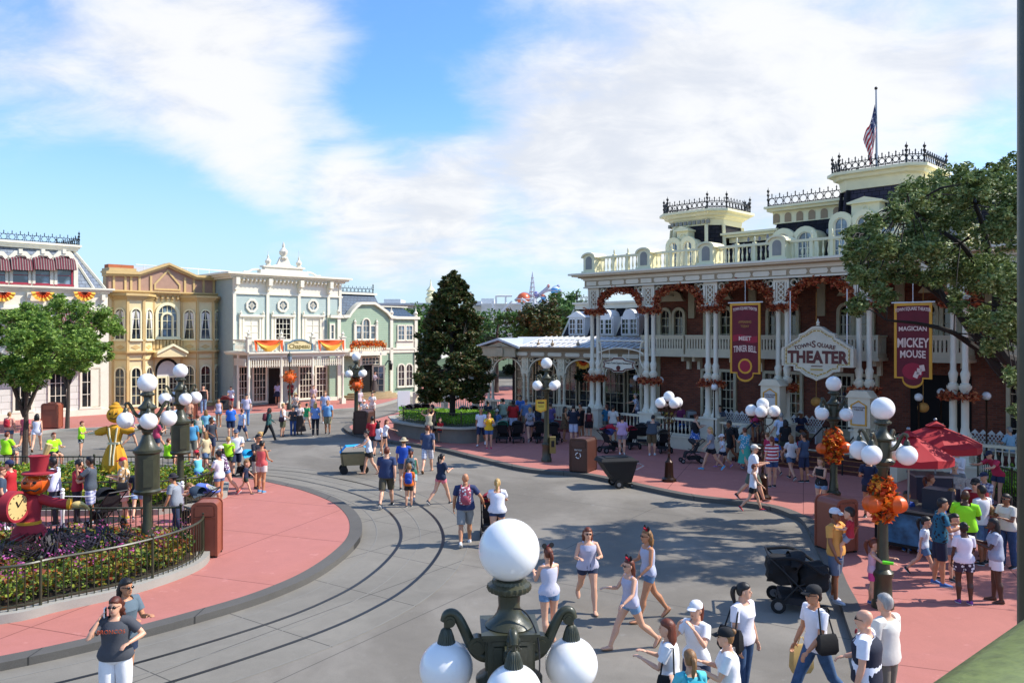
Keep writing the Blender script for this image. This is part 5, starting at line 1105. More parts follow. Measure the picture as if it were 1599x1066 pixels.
for i in range(1, len(ux)-1):
    xa, xb = ux[i]+.26, ux[i+1]-.26; cx = (xa+xb)/2; hw = (xb-xa)/2; n = 14
    b = Bag(); A1 = [(cx+hw*math.cos(PI-PI*k/n), ze-1.4+.84*math.sin(PI*k/n)) for k in range(n+1)]; A2 = [(cx+hw*.93*math.cos(PI-PI*k/n), ze-1.4+.76*math.sin(PI*k/n)) for k in range(n+1)]; b.ring(A1, A2, -.08, .08, closed=False)
    for s_ in (-1, 1):
        c0 = (cx+s_*(hw-.2), ze-.68); b.ring([(c0[0]+.16*math.cos(a*PI/6), c0[1]+.13*math.sin(a*PI/6)) for a in range(12)], [(c0[0]+.1*math.cos(a*PI/6), c0[1]+.08*math.sin(a*PI/6)) for a in range(12)], -.06, .06)
    b.build('arch_bracket', m_white2, t)
b = Bag(); b.box(-.05, XE, -.2, .2, ze-.55, ze-.1, 0)
for k in range(9): xa = .5+k*1.3; b.prism([(xa+.06, ze-.45), (xa+1.0, ze-.45), (xa+1.06, ze-.35), (xa+1.0, ze-.25), (xa+.06, ze-.25), (xa, ze-.35)], -.235, -.2, 1)
b.box(-.3, XE, -.35, .3, ze-.1, ze-.02); b.box(-.4, XE, -.5, .3, ze-.02, ze+.07)
for px in (708, 843, 865, 905): 
    if px > 752: finial(b, (u(px), -.1, ze+.07), .2)
b.build('entablature', [m_tan, m_white], t)
b = Bag(); frustum(b, (u(815), XE, -.3, 3.2), (u(830, 3), XE, 1.8, 3.0), ze+.07, z(850, 526, 1.8)); b.build('glass_roof', m_roofw, t)
b = Bag(); z9 = z(850, 526, 1.8)
for k in range(22):
    x = u(820)+(XE-u(820))*k/21; b.tube([(x, -.3, ze+.1), (x+.1, 1.8, z9+.03)], .03, 4)
for f in (.33, .66): b.tube([(u(820), -.3+2.1*f, ze+.1+(z9-ze-.07)*f), (XE, -.3+2.1*f, ze+.1+(z9-ze-.07)*f)], .025, 4)
b.build('glazing_bars', m_wht, t)
xg0, xg1 = u(757), u(816); xm = u(789)
b = Bag(); b.prism([(xg0, ze-.1), (xg1, ze-.1), (xm, z(789, 534))], -.45, .3); b.prism(arch(xm-.3, xm+.3, ze-.5, ze+.15), -.5, -.44); b.box(xg0+.2, xg1-.2, -.42, -.3, ze-.55, ze-.1); b.build('pediment', mat('beige pediment', 'b5a78a', .6), t)
b = Bag(); za = z(789, 531); b.rings([[(xg0-.3, -.6, ze-.05), (xm, -.6, za), (xg1+.3, -.6, ze-.05), (xg1+.3, -.6, ze+.07), (xm, -.6, za+.13), (xg0-.3, -.6, ze+.07)], [(xg0-.3, 3, ze-.05), (xm, 3, za), (xg1+.3, 3, ze-.05), (xg1+.3, 3, ze+.07), (xm, 3, za+.13), (xg0-.3, 3, ze+.07)]]); b.build('gable_roof', m_roofw, t)
b = Bag(); x0 = -3.0
baluster_row(b, (-4.4, -1.6, 0), (ux[-1]-1.2, -1.6, 0), FL-.05, .85, .2, .055)
for x in (-4.4, -1.6, 1.2, 4.0, 6.8): b.box(x-.14, x+.14, -1.75, -1.45, 0, FL+.85)
b.box(-4.5, XE, -1.8, -1.5, 0, FL); b.build('terrace_balustrade', m_white2, t)
tgar_l = [(820, 'left'), (0, '')]
for px, py, nm in ((852, 560, 'behind the lone green lamp'), (913, 562, 'next to the theatre corner column')):
    fan('orange and red fan bunting under the restaurant arches, '+nm, PR, px, py, .55, .25, group='orange fan bunting in the restaurant arches')
for px, py, nm in ((795, 577, 'in the left arch'), (908, 587, 'in the third arch'), (848, 586, 'in the second arch')):
    x, zz_ = PR.uv(px, py, .3); o = thing('hanging_basket', 'dark leafy hanging basket '+nm+' of the restaurant', 'plant', RM @ Vector((x, .3, zz_)), 0, 'hanging baskets in the restaurant arches')
    gg = np.random.default_rng(px); leafobj('foliage', clump((0, 0, 0), .42, 700, gg, .8), .07, leafmat('basket leaves', ['101c0c', '1c2e14', '2a3c1c'], .6), o); b = Bag(); b.tube([(0, 0, 0), (0, 0, ze-.5-zz_)], .012, 4); b.build('chain', m_black, o)
# black mansard house behind the restaurant
PB = Pl(880, 53, -45); u, z = PB.u, PB.z
t = thing('mansard_house', 'black mansard roofed building behind the restaurant roof', 'building', (PB.ox, PB.oy, 0), PB.a)
W = u(1040); z0 = z(950, 524); z1 = z(950, 481)
b = Bag(); b.box(0, W, 0, 8, 0, z0); b.build('wall', m_white2, t)
b = Bag(); frustum(b, (0, W, -.1, 8), (u(893), W, .7, 8), z0, z1); rf = b.build('mansard_roof', m_slatek, t)
b = Bag(); b.box(u(890), W, .5, 8, z1, z1+.3); b.box(u(888), W, .35, 8, z1+.3, z1+.42)
for p_ in (0, u(945), u(962)): b.tube([(p_+.02, -.12, z0), (p_+.3, .68, z1)], .07, 4)
b.build('roof_cornice', m_white, t)
b = Bag(); cresting(b, (u(893), .5, 0), (u(915), .5, 0), z1+.42, .5, .3); b.build('roof_cresting', m_black, t)
for px, ar in ((907, False), (951, True), (990, True)):
    x = u(px); b = Bag(); b.box(x-.62, x+.62, -.35, .6, z0, z1-.5); b.prism([(x-.75, z1-.52), (x+.75, z1-.52), (x, z1-.15)] if not ar else arch(x-.45, x+.45, z1-.7, z1-.1), -.45, .5); dm = b.build('dormer', m_wht, t)
    for s_ in (-1, 1): win(dm, x+s_*.3-.27, x+s_*.3+.27, z0+.1, z1-.6, y=-.36, nx=2, nz=3, sw=.05, fr=m_wht, gl=m_glass, sill=False)
# ================================================================= TREES
def tree(name, label, base, H, limbs, clumps, n, size, mt, tm, r0, group=None, asp=.5, seed=1, cr=.7, fine=1):
    t = thing(name, label, 'tree', base, 0, group); g = np.random.default_rng(seed); b = Bag()
    for pts, r in limbs:
        P = spline([Vector(p) for p in pts], 4); k = len(P); b.tube([p+Vector((noise.noise(p*1.7)*.06, noise.noise(p*1.7+Vector((9, 0, 0)))*.06, 0)) for p in P], [r*(1-.72*i/(k-1)) for i in range(k)], 8)
    # twigs out to the clumps
    ends = [Vector(l[0][-1]) for l in limbs]+[Vector(l[0][len(l[0])//2]) for l in limbs]
    for c, rr in clumps:
        c = Vector(c); e = min(ends, key=lambda q: (q-c).length); m_ = e.lerp(c, .5)+Vector((0, 0, .15)); b.tube([e, m_, c], [.022, .016, .008], 4)
    b.build('trunk', tm, t)
    pts = []
    tot = sum(rr**2.2 for c, rr in clumps)
    for c, rr in clumps:
        k = int(n*rr**2.2/tot); sub = max(4, int(rr*20*fine)); 
        cc = clump(c, rr*1.1, sub, g, .8)
        for s_ in cc: pts.append(clump(s_, rr*.40*(.6+.9*g.random()), max(3, k//sub), g, .7))
    P = np.concatenate(pts); leafobj('crown', P, size, mt, t, asp=asp, up=1, seed=seed); return t
m_crape = leafmat('crape myrtle leaves', ['3f5e20', '5e802e', '80a040', '9eb558', '4f6c26'], .6, .3)
m_magn = leafmat('magnolia leaves', ['1e2c12', '2e4018', '415424', '6a4c2a', '4c6430'], .5, .1, .3)
m_oak = leafmat('oak leaves', ['3c4e24', '5a6e36', '78874a', '98a46c', '465a2a'], .55, .2, .3)
m_bgt = leafmat('background leaves', ['3a5a24', '4f7434', '6a8a48', '2c4a20'], .6, .2)
g = np.random.default_rng(21)
def crownclumps(n, rx, ry, z0, z1, r, g, shape='round'):
    out = []
    while len(out) < n:
        q = g.uniform(-1, 1, 3)
        if q@q > 1 or (q@q) < .25: continue
        zz_ = z0+(z1-z0)*(q[2]+1)/2; out.append(((q[0]*rx, q[1]*ry, zz_), r*g.uniform(.7, 1.25)))
    return out
def vase(h, n, sp, g):
    L_ = [([(0, 0, 0), (.05, .02, h*.4), (.02, 0, h*.6)], .12)]
    for k in range(n):
        a = 2*PI*k/n+g.uniform(-.3, .3); L_.append(([(0, 0, h*.35), (math.cos(a)*sp*.3, math.sin(a)*sp*.3, h*.62), (math.cos(a)*sp*.75, math.sin(a)*sp*.75, h*.9)], .07))
    return L_
tree('crape_myrtle', 'bright green tree at the left edge with a slim trunk beside the red scarecrow', (-19.0, 31.2, .1), 6.5, vase(5.4, 6, 2.0, g), crownclumps(64, 2.9, 2.5, 2.9, 6.0, .5, g)+[((.3, 0, 3.3), .6), ((-1.8, .3, 3.2), .6)], 46000, .07, m_crape, m_trunk, .12, seed=3)
tree('crape_myrtle', 'bright green tree in front of the white building corner, behind the leftmost tree', (-24.0, 43.2, .12), 7, vase(6.2, 6, 2.2, g), crownclumps(50, 2.6, 2.4, 3.2, 7.0, .55, g), 34000, .085, m_crape, m_trunk, .13, seed=4)
# magnolia: conical, dark, glossy
cl = []
for k in range(150):
    f = g.uniform(0, 1)**.85; rad = 1.85*(1-f)**.66*(.62+.62*g.uniform())+.12; a = g.uniform(0, 2*PI); rr = rad*g.uniform(.55, 1)**.5
    if f < .06: rr *= .8
    cl.append(((rr*math.cos(a), rr*math.sin(a), 1.4+5.9*f+g.uniform(-.15, .15)), .52*(1-f*.35)))
MB = (-2.95, 39.5, .7)
tree('magnolia', 'tall dark conical magnolia standing in the walled planter', MB, 8, [([(0, 0, 0), (.03, 0, 2), (-.03, 0, 4.5), (.03, 0, 7.2)], .16)]+[([(0, 0, 1.2+.55*k), (.6*math.cos(k*2.3), .6*math.sin(k*2.3), 1.5+.55*k), (1.25*math.cos(k*2.3), 1.25*math.sin(k*2.3), 1.7+.55*k)], .06) for k in range(8)], cl, 90000, .095, m_magn, m_trunkd, .2, seed=6, asp=.42)
# live oak at the right
OB = (16.4, 20.6, .12); cl = []; g = np.random.default_rng(9)
def opx(px, py, Y): p = at(px, py, Y); return (p.x-OB[0], p.y-OB[1], p.z-OB[2])
limbs = [([(0, 0, 0), (-.3, -.1, 1.8), (-.9, -.2, 3.2), (-1.6, -.3, 4.2)], .38)]
for pts, r in (([(1590, 600), (1530, 530), (1480, 470), (1420, 430), (1370, 410)], .17), ([(1560, 560), (1490, 520), (1440, 506), (1385, 500)], .10), ([(1570, 560), (1560, 480), (1545, 400), (1525, 320)], .18), ([(1545, 430), (1500, 380), (1450, 350), (1420, 320)], .10), ([(1600, 560), (1610, 450), (1600, 340), (1570, 280)], .16), ([(1500, 495), (1460, 420), (1400, 380), (1350, 365)], .09)):
    Y = 20.4+g.uniform(-1, 1); limbs.append(([(-1.6, -.3, 4.2)]+[opx(px, py, Y+.15*i*g.uniform(-1, 1)*3) for i, (px, py) in enumerate(pts)], r))
limbs.append(([(-1.2, -.2, 3.6), (.5, .5, 5.2), (2.5, .8, 6.6)], .2))
reg = [(1375, 372, 34), (1345, 395, 22), (1400, 335, 26), (1440, 310, 30), (1480, 290, 30), (1530, 280, 34), (1575, 275, 26), (1500, 340, 40), (1560, 350, 40), (1440, 380, 36), (1330, 400, 14), (1400, 410, 30), (1355, 440, 26), (1385, 462, 20), (1340, 478, 18), (1450, 430, 26), (1510, 420, 40), (1570, 430, 40), (1500, 475, 20), (1545, 490, 30), (1590, 500, 32), (1560, 545, 22), (1585, 575, 22), (1520, 300, 26), (1318, 385, 10), (1330, 360, 12), (1600, 330, 40), (1365, 345, 14), (1590, 640, 16), (1415, 292, 10), (1555, 262, 12), (1380, 400, 26), (1430, 350, 30), (1350, 420, 22)]
for px, py, rp in reg:
    for q in range(3):
        Y = 20.4+g.uniform(-2.6, 2.2); k = g.normal(0, .35, 2); c = opx(px+k[0]*rp, py+k[1]*rp, Y); cl.append((c, rp*Y/F*1.05*g.uniform(.6, 1)))
for k in range(16): cl.append(((g.uniform(1, 4.5), g.uniform(-3, 3), g.uniform(4.8, 8.0)), .75))
for k in range(46): cl.append(((g.uniform(.3, 6.5), g.uniform(-8, -1), g.uniform(4.6, 7.6)), g.uniform(.55, .9)))
limbs.append(([(-.3, -.1, 1.8), (1.2, -2.0, 4.4), (2.8, -4.5, 5.8)], .2)); limbs.append(([(-.3, -.1, 1.8), (2.6, -1.0, 4.6), (5, -2.5, 6)], .18))
tree('live_oak', 'big spreading oak with grey green leaves in front of the theatre', OB, 9, limbs, cl, 240000, .055, m_oak, m_trunkd, .25, seed=8, asp=.5, fine=2)
# planter under the magnolia
def pf(px, py, h=.13): q = G(px, py, h); return Vector((q.x, q.y, 0))
pl = spline([pf(622, 680), pf(660, 687), pf(719, 692), pf(760, 688), pf(788, 676), pf(790, 660), Vector((-1.0, 43, 0)), Vector((-4.6, 44, 0)), Vector((-6.3, 42.5, 0))], 4)
b = Bag(); b.slab([(p.x, p.y) for p in pl], .1, .80); tag(b.build('planter_wall', mat('grey planter stucco', '77736a', .8, var=.15)), 'low grey curved planter wall around the dark magnolia', 'planter')
b = Bag(); ribbon(b, pl, -.08, .28, .80, .88, closed=True); o = b.build('planter_coping', mat('pale planter coping', 'a8a294', .7)); tag(o, 'pale stone coping on top of the magnolia planter', 'coping')
q = fill(offset(pl, -.4), 26000, 31); P = np.column_stack([q, .88+.33*g.uniform(0, 1, len(q))**.5]); tag(leafobj('planter_groundcover', P, .055, leafmat('lime groundcover', ['4a7a18', '7aa82a', '9cc43c', '5a8a20'], .55), up=1), 'lime green leafy ground cover under the magnolia', 'plants', kind='stuff')
fence('iron_fence', 'dark low railing around the lime green plants under the magnolia', offset(pl[:22], -.3), .62, .86, sp=.16)
# bed by the right edge with railing
q0 = [Vector((14.6, 22.8, 0)), Vector((21, 24.5, 0)), Vector((21, 30, 0)), Vector((17.2, 27.6, 0)), Vector((14.9, 25.6, 0))]
b = Bag(); b.slab([(p.x, p.y) for p in q0], .1, .3); struct(b, 'right_bed_soil', m_soil)
q = fill(q0, 22000, 35); P = np.column_stack([q, .3+.45*g.uniform(0, 1, len(q))**.5]); tag(leafobj('hedge', P, .06, MATS['lime groundcover'], up=1), 'lime green low hedge behind the railing at the right edge', 'hedge', kind='stuff')
fence('iron_fence', 'black railing in front of the lime hedge at the right edge', [q0[4], q0[0], q0[1]], .95, .25, sp=.14)
# ================================================================= BACKGROUND
g = np.random.default_rng(50)
bt = [(776, 520, 70, 3.6, 2.6, 'light green tree above the restaurant gable'), (815, 524, 74, 3.4, 2.4, 'low green tree left of the small dark tree'), (845, 505, 68, 1.6, 1.8, 'small dark leaved tree before the white hall'), (872, 508, 76, 3.4, 3.0, 'pale green airy tree beside the black mansard'), (730, 520, 80, 3.4, 2.6, 'green tree top right of the magnolia'), (656, 520, 72, 2.2, 2.4, 'green tree between green building and magnolia'), (885, 488, 80, 2.4, 2.2, 'thin topped tree right of the space ride')]
for px, py, Y, rx, rz, nm in bt:
    p = at(px, py, Y); dk = 'dark' in nm
    tree('background_tree', nm, (p.x, Y, 0), 5, [([(0, 0, 0), (0, 0, p.z-.5), (.2, 0, p.z+1)], .2)], crownclumps(30, rx, 2.2, p.z-rz, p.z+rz*.9, .75, g), 5200, .16, m_magn if dk else m_bgt, m_trunk, .2, 'trees beyond the restaurant', seed=px)
m_hall = mat('far white cladding', 'd5d2c8', .6)
def at3(px, py, Y): return at(px, py, Y)
def fbox(b, px0, px1, py0, py1, Y, d=6, mi=0): p, q = at(px0, py1, Y), at(px1, py0, Y); b.box(p.x, q.x, Y, Y+d, p.z, q.z, mi)
t = thing('white_hall', 'long flat white hall with stairs and railings far behind the trees', 'building', (0, 0, 0))
b = Bag(); Y = 95; fbox(b, 752, 900, 474, 560, Y, 20); fbox(b, 725, 800, 478, 560, Y+1.5, 15); fbox(b, 815, 870, 505, 560, Y-1, 2); b.build('hall_body', m_hall, t)
b = Bag()
fbox(b, 738, 752, 470, 476, Y, 4); fbox(b, 752, 772, 466, 476, Y+3, 6); b.build('roof_unit', m_roofw, t)
b = Bag()
for a_, c_, d_, e_ in ((770, 500, 800, 470), (800, 474, 858, 474), (770, 497, 770, 470), (815, 490, 815, 466), (835, 490, 835, 466), (855, 500, 855, 470), (815, 480, 835, 466), (835, 480, 815, 466), (775, 474, 775, 462), (790, 474, 790, 462), (775, 462, 800, 462), (800, 500, 830, 472)): b.tube([at(a_, c_, Y-.6), at(d_, e_, Y-.6)], .12, 5)
b.build('stair_frame', m_wht, t)
t = thing('white_rooftop', 'low white rooftop showing between the green building and the magnolia', 'building')
b = Bag(); fbox(b, 560, 690, 476, 560, 84, 10); fbox(b, 560, 700, 473, 476.5, 83.5, 11); b.build('roof_body', m_hall, t)
b = Bag(); p = at(673, 474, 86); b.lathe([(.5, 0), (.6, .6), (.35, .8), (.5, 1.0), (.3, 1.3), (.5, 1.4), (.1, 1.9), (.03, 2.6)], 10, c=tuple(p)); b.build('cupola', m_cream, t)
b = Bag(); fbox(b, 600, 626, 467, 474, 85, 4); b.build('roof_unit', m_roofw, t)
# rocket ride with painted planets
t = thing('planet_ride', 'far amusement ride with orange and blue planet balls round a lattice spire', 'ride', (0, 0, 0)); Y = 112
m_po = mat('orange planet', 'd8683c', .35, var=.3, vs=.6); m_pb = mat('blue planet', '3f8fc8', .35, kind='stripe', axis=2, freq=.55, cols=[(0, '3f8fc8'), (.35, 'cfd8e0'), (.5, '3f8fc8'), (.75, 'd8784c')]); m_pp = mat('violet planet', '7a78b0', .35); m_rg = mat('pale grey ring metal', 'b8b6c0', .35, .3)
b = Bag(); p = at(832, 500, Y); zz_ = at(832, 424, Y).z
for k in range(4): a = k*PI/2+.4; b.tube([(p.x+.8*math.cos(a), Y+.8*math.sin(a), 0), (p.x+.7*math.cos(a), Y+.7*math.sin(a), zz_-5), (p.x, Y, zz_)], [.12, .1, .03], 4)
for k in range(8): q = zz_-5.5+k*.65; b.lathe([(.75-.08*k, 0), (.78-.08*k, .12)], 10, c=(p.x, Y, q))
b.build('spire', m_rg, t)
for px, py, r, mt, nm in ((818, 467, .92, m_po, 'planet'), (848, 475, .72, m_pb, 'planet'), (868, 454, .68, m_pb, 'planet'), (849, 464, .38, m_pb, 'planet'), (838, 459, .36, m_pp, 'planet'), (857, 446, .2, m_po, 'planet'), (872, 447, .22, m_pp, 'planet')):
    q = at(px, py, Y-1); b = Bag(); b.ell(tuple(q), r, 18, 12); pp = b.build(nm, mt, t); b = Bag(); b.lathe([(r*1.0, -.05), (r*1.35, -.05), (r*1.35, .05), (r*1.0, .05)], 18, c=tuple(q), cap=False); b.build('ring', m_rg, pp)
b = Bag()
for P in ([(795, 482), (832, 468), (852, 455), (866, 452)], [(800, 478), (832, 474), (860, 470), (875, 458)], [(832, 470), (845, 458), (858, 447)], [(875, 452), (877, 468), (874, 485)], [(805, 470), (818, 458), (832, 462)]): b.tube(spline([at(x, y, Y-.4) for x, y in P], 4), .2, 6)
b.build('arm', m_rg, t)
b = Bag()
for k in range(50):
    x = 830+random.uniform(-220, 1200); 
P = []
for k in range(90):
    Y = random.uniform(200, 340); x = random.uniform(-1.1, 1.1)*Y; P.append(clump((x, Y, 1.5), 6.5, 220, g, .55))
tag(leafobj('far_wood', np.concatenate(P), 1.1, m_bgt, up=1), 'distant band of green trees along the horizon', 'trees', kind='stuff')
# lawn behind buildings so the plain is not all road
b = Bag(); b.slab([(-400, 100), (400, 100), (600, 900), (-600, 900)], -.1, .02); struct(b, 'far_ground', mat('far grass', '4a5a34', .9, var=.3, vs=.05))
# ================================================================= PEOPLE
m_skin = mat('skin', obj=True, rough=.5, var=.08, vs=8, sss=.12, sr=(.015, .006, .003))
m_hair = mat('hair', obj=True, rough=.5, var=.35, vs=40, bump=.9, bs=90)
m_fab = mat('fabric', obj=True, rough=.85, var=.10, vs=7, bump=.5, bs=30)
m_den = mat('denim', obj=True, rough=.85, var=.28, vs=14, bump=.3, bs=90)
m_str = mat('striped fabric', 'b02038', rough=.85, kind='stripe', axis=2, freq=9, c2='e0dcdc', stops=[(0, 0), (.5, 1)])
m_plaid = mat('plaid fabric', obj=True, rough=.85, kind='plaid', c2='e4e4e8')
m_flor = mat('patterned fabric', obj=True, rough=.85, kind='spots', c2='e4e2e0', vsc=16)
m_flor2 = mat('dark patterned fabric', obj=True, rough=.85, kind='spots', c2='18181c', vsc=14)
m_shoe = mat('shoe', obj=True, rough=.6, var=.1)
m_dark = mat('dark lens', '101012', .15)
m_lip = mat('lips', '8a3c34', .5)
FABS = {'': m_fab, 'd': m_den, 's': m_str, 'p': m_plaid, 'f': m_flor, 'g': m_flor2}
SK = {'l': 'd8a384', 't': 'c08560', 'b': '8a5638', 'k': '4e3020', 'r': 'd49078'}
HC = {'br': '3a2418', 'dk': '17110e', 'bl': 'c09a5c', 'rd': '6a3018', 'gr': '9a9690', 'lb': '8a6238', 'au': '55230f'}
POSE = {  # hipL, kneeL, hipR, kneeR, armL(pitch, abduct, elbow, inward), armR, lean
 'stand': (3, 2, -3, 4, (4, 9, 14, .1), (2, 9, 16, .1), 0),
 'stand2': (-4, 2, 6, 12, (10, 10, 60, .3), (2, 9, 12, .1), 1),
 'walk': (24, 6, -20, 24, (-22, 9, 18, .1), (24, 9, 26, .1), 3),
 'walk2': (-18, 26, 24, 8, (22, 9, 28, .1), (-20, 9, 16, .1), 3),
 'hip': (2, 2, -4, 6, (-12, 42, 92, 1.0), (35, 12, 128, .35), 0),
 'phone': (3, 2, -3, 4, (30, 18, 118, .5), (5, 9, 15, .1), 0),
 'hold': (3, 2, -3, 5, (22, 10, 85, .45), (22, 10, 85, .45), 3),
 'push': (16, 6, -14, 18, (42, 8, 30, .1), (42, 8, 30, .1), 8),
 'camera': (3, 2, -3, 4, (48, 18, 112, .75), (48, 18, 112, .75), 0),
 'head': (3, 2, -3, 4, (130, 30, 110, .6), (120, 40, 110, .6), 0),
 'reach': (10, 4, -10, 10, (62, 10, 12, .0), (5, 9, 15, .1), 8),
 'bend': (38, 22, 34, 20, (64, 8, 20, .2), (60, 8, 26, .2), 82),
 'lean': (14, 8, 8, 4, (55, 12, 30, .2), (50, 12, 30, .2), 32),
 'sit': (84, 86, 80, 82, (28, 12, 70, .4), (24, 12, 75, .4), 4),
 'walkhold': (24, 6, -20, 24, (18, 10, 88, .5), (20, 10, 80, .4), 3),
 'hug': (3, 2, -3, 5, (58, 16, 30, .6), (62, 16, 34, .6), 2),
 'out': (18, 6, -16, 20, (12, 38, 14, -.2), (2, 12, 14, .1), 3),
 'carry': (3, 2, -3, 5, (40, 12, 96, .6), (15, 12, 90, .5), -3)}
NEARVOX = .0105
PEOPLE = []
def person(px, py, h, face, pose, skin, hair, top, bot, shoes, label, hat=None, g0=None, near=0, build=1.0, loc=None, ht=0, glasses=0, group=None, female=None):
    """px, py: pixel of the feet; face: 0 faces the camera, 90 faces right, 180 away, 270 left; the body is one remeshed surface"""
    z0 = g0 if g0 is not None else .13
    P = Vector(loc) if loc else G(px, py, z0)
    t = thing('person', label, 'person', P, R(face), group)
    s = h/1.75; child = h < 1.35; hs = 1.0 if not child else 1.75*.155/h/.13*.80
    pp = POSE[pose] if isinstance(pose, str) else pose
    hl, kl, hr, kr, aL, aR, lean = pp; bw = build
    fem = female if female is not None else hair[1] in ('long', 'pony', 'bun', 'longc')
    hipw = .095*(1.06 if fem else 1); sh = (.165 if fem else .19)*(1+(bw-1)*.5)*(0.92 if child else 1)
    def leg(side, a, k):
        a, k = R(a), R(k); H = Vector((side*hipw, 0, .0)); K = H+Vector((side*.01, -math.sin(a), -math.cos(a)))*.44; An = K+Vector((0, -math.sin(a-k), -math.cos(a-k)))*.42; return H, K, An, a-k
    Ls = [leg(-1, hl, kl), leg(1, hr, kr)]      # side -1 is the person's right as modelled facing -y
    low = min(l[2].z-(.0 if True else 0) for l in Ls); PZ = -low+.085
    if pose == 'sit': PZ = .52/s
    up = Vector((0, 0, PZ)); lr = R(lean)
    def T(x, y, z):   # torso point; z measured from pelvis; bending forward about the hips, spread along the spine
        f = min(1, max(0, z)/.25); a = lr*f; zz = max(0, z)
        return up+Vector((x, y*math.cos(a)-math.sin(lr*(.5+.5*f))*zz*(1 if z > 0 else 0), (z if z < 0 else zz*math.cos(lr*(.5+.5*f)))-y*math.sin(a)*-1*(-1)))
    wv = (.125 if fem else .145)*bw
    TR = [(-.10, .07, .08), (-.06, .150, .115), (.0, .172*(1.04 if fem else .98), .125), (.08, .160, .118), (.16, wv, .105*bw), (.26, .150*bw, .112*bw), (.35, .165*bw, .118*bw), (.42, .165*bw if fem else .182*bw, .112*bw), (.475, .150, .095), (.505, .095, .075), (.53, .058, .062), (.60, .054, .06)]
    TR = [(z, rx*(bw if z < .2 else 1), ry*(bw if z < .2 else 1)) for z, rx, ry in TR]
    def torso(b, z0, z1, inf, n=16, fl=0, mi=0, taper=None, wob=0):
        rs = []; zs = [r[0] for r in TR]
        L_ = [r for r in TR if z0 < r[0] < z1]
        def ip(z):
            for i in range(len(TR)-1):
                if TR[i][0] <= z <= TR[i+1][0]:
                    f = (z-TR[i][0])/(TR[i+1][0]-TR[i][0]); return (z, TR[i][1]*(1-f)+TR[i+1][1]*f, TR[i][2]*(1-f)+TR[i+1][2]*f)
            return (z, TR[0][1], TR[0][2])
        for z, rx, ry in [ip(z0)]+L_+[ip(z1)]:
            rg = []
            for j in range(n):
                a = 2*PI*j/n; w_ = 1+wob*math.sin(j*2.1+z*31); bx_ = 1+(.10 if (fem and .28 < z < .40 and math.sin(a) < -.3 and not child) else 0); by = 1.16 if (fem and .28 < z < .40 and math.sin(a) < -.5 and not child) else 1
                rg.append(T((rx+inf+(fl if z < .1 else 0))*math.cos(a)*w_, ((ry+inf)*math.sin(a))*by*w_, z)*s)
            rs.append(rg)
        b.rings(rs, mi)
    # joints of the arms
    arms = []
    for side, (p_, ab, el, inn) in ((-1, aL), (1, aR)):
        S = T(side*sh, .0, .455); tp = R(p_)+(lr*.3 if lean < 60 else 0); ab = R(ab)
        d1 = Vector((side*math.sin(ab), -math.sin(tp)*math.cos(ab), -math.cos(tp)*math.cos(ab))); E = S+d1*.275
        te = tp+R(el); ina = inn
        d2 = Vector((side*(math.sin(ab)*.5-ina*.9*min(1, el/60)), -math.sin(te), -math.cos(te))).normalized(); Wr = E+d2*.25
        arms.append((side, S, E, Wr, d2))
    b = Bag(); torso(b, -.10, .60, 0)
    lw = bw**.6*(1.07 if fem else 1)
    for side, (H, K, An, sa) in zip((-1, 1), Ls):
        H2, K2, A2 = [(q+up)*s for q in (H, K, An)]
        b.tube([H2+Vector((0, 0, .02)), H2.lerp(K2, .3), H2.lerp(K2, .75), K2, K2.lerp(A2, .15), K2.lerp(A2, .35)+Vector((0, .012, 0)), K2.lerp(A2, .75), A2, A2+Vector((0, 0, -.03))*s], [r*s*lw for r in (.088, .088, .063, .056, .053, .060, .041, .036, .036)], 12)
        if not shoes or shoes[0] in 'sf':
            fd = Vector((0, -1, 0)); tl = math.sin(min(0, sa)) if False else 0
    fr = near >= 1
    for side, S, E, Wr, d2 in arms:
        Sx = T(side*sh*.62, 0, .465)
        b.tube([q*s for q in (Sx, S, S.lerp(E, .3), S.lerp(E, .8), E, E.lerp(Wr, .3), E.lerp(Wr, .8), Wr)], [r*s*(bw**.6)*(.9 if fem else 1) for r in (.058, .055, .048, .041, .038, .040, .029, .025)], 10)
        # hand: palm and five fingers
        u_ = d2; sd = Vector((0, 0, 1)).cross(u_); sd = sd.normalized() if sd.length > .1 else Vector((0, 1, 0)); nn = u_.cross(sd).normalized()
        curl = -1 if nn.z > 0 else 1; nn = nn*curl
        if abs(u_.z) > .8: sd = Vector((0, -1, 0)); nn = Vector((-side, 0, 0))
        Pm = Wr+u_*.05; M3 = Matrix((sd, nn, u_)).transposed()
        b.ell(Pm*s, (.038*s, .016*s, .052*s), 10, 7, rot=M3)
        if near or py > 640:
            for k, (off, ln) in enumerate(((-.028, .062), (-.010, .073), (.010, .070), (.028, .055))):
                q0 = Wr+u_*.088+sd*off; q1 = q0+u_*ln*.5+nn*.012; q2 = q1+u_*ln*.38+nn*.026; b.tube([q0*s, q1*s, q2*s], [.0098*s, .0092*s, .0080*s], 6)
            q0 = Wr+u_*.03-sd*.03; b.tube([q0*s, (q0-sd*.028+u_*.028+nn*.012)*s, (q0-sd*.034+u_*.056+nn*.024)*s], [.012*s, .011*s, .009*s], 6)
    # head
    nk = T(0, -.005, .60); hd = lean*.45 if lean < 50 else lean*.9
    HM = Matrix.Rotation(R(ht), 3, 'Z') @ Matrix.Rotation(R(hd), 3, 'X'); k_ = s*hs
    HC0 = nk*s+HM @ Vector((0, -.012, .085))*k_
    hp = lambda x, y, z: HC0+HM @ Vector((x, y, z))*k_
    rs = []
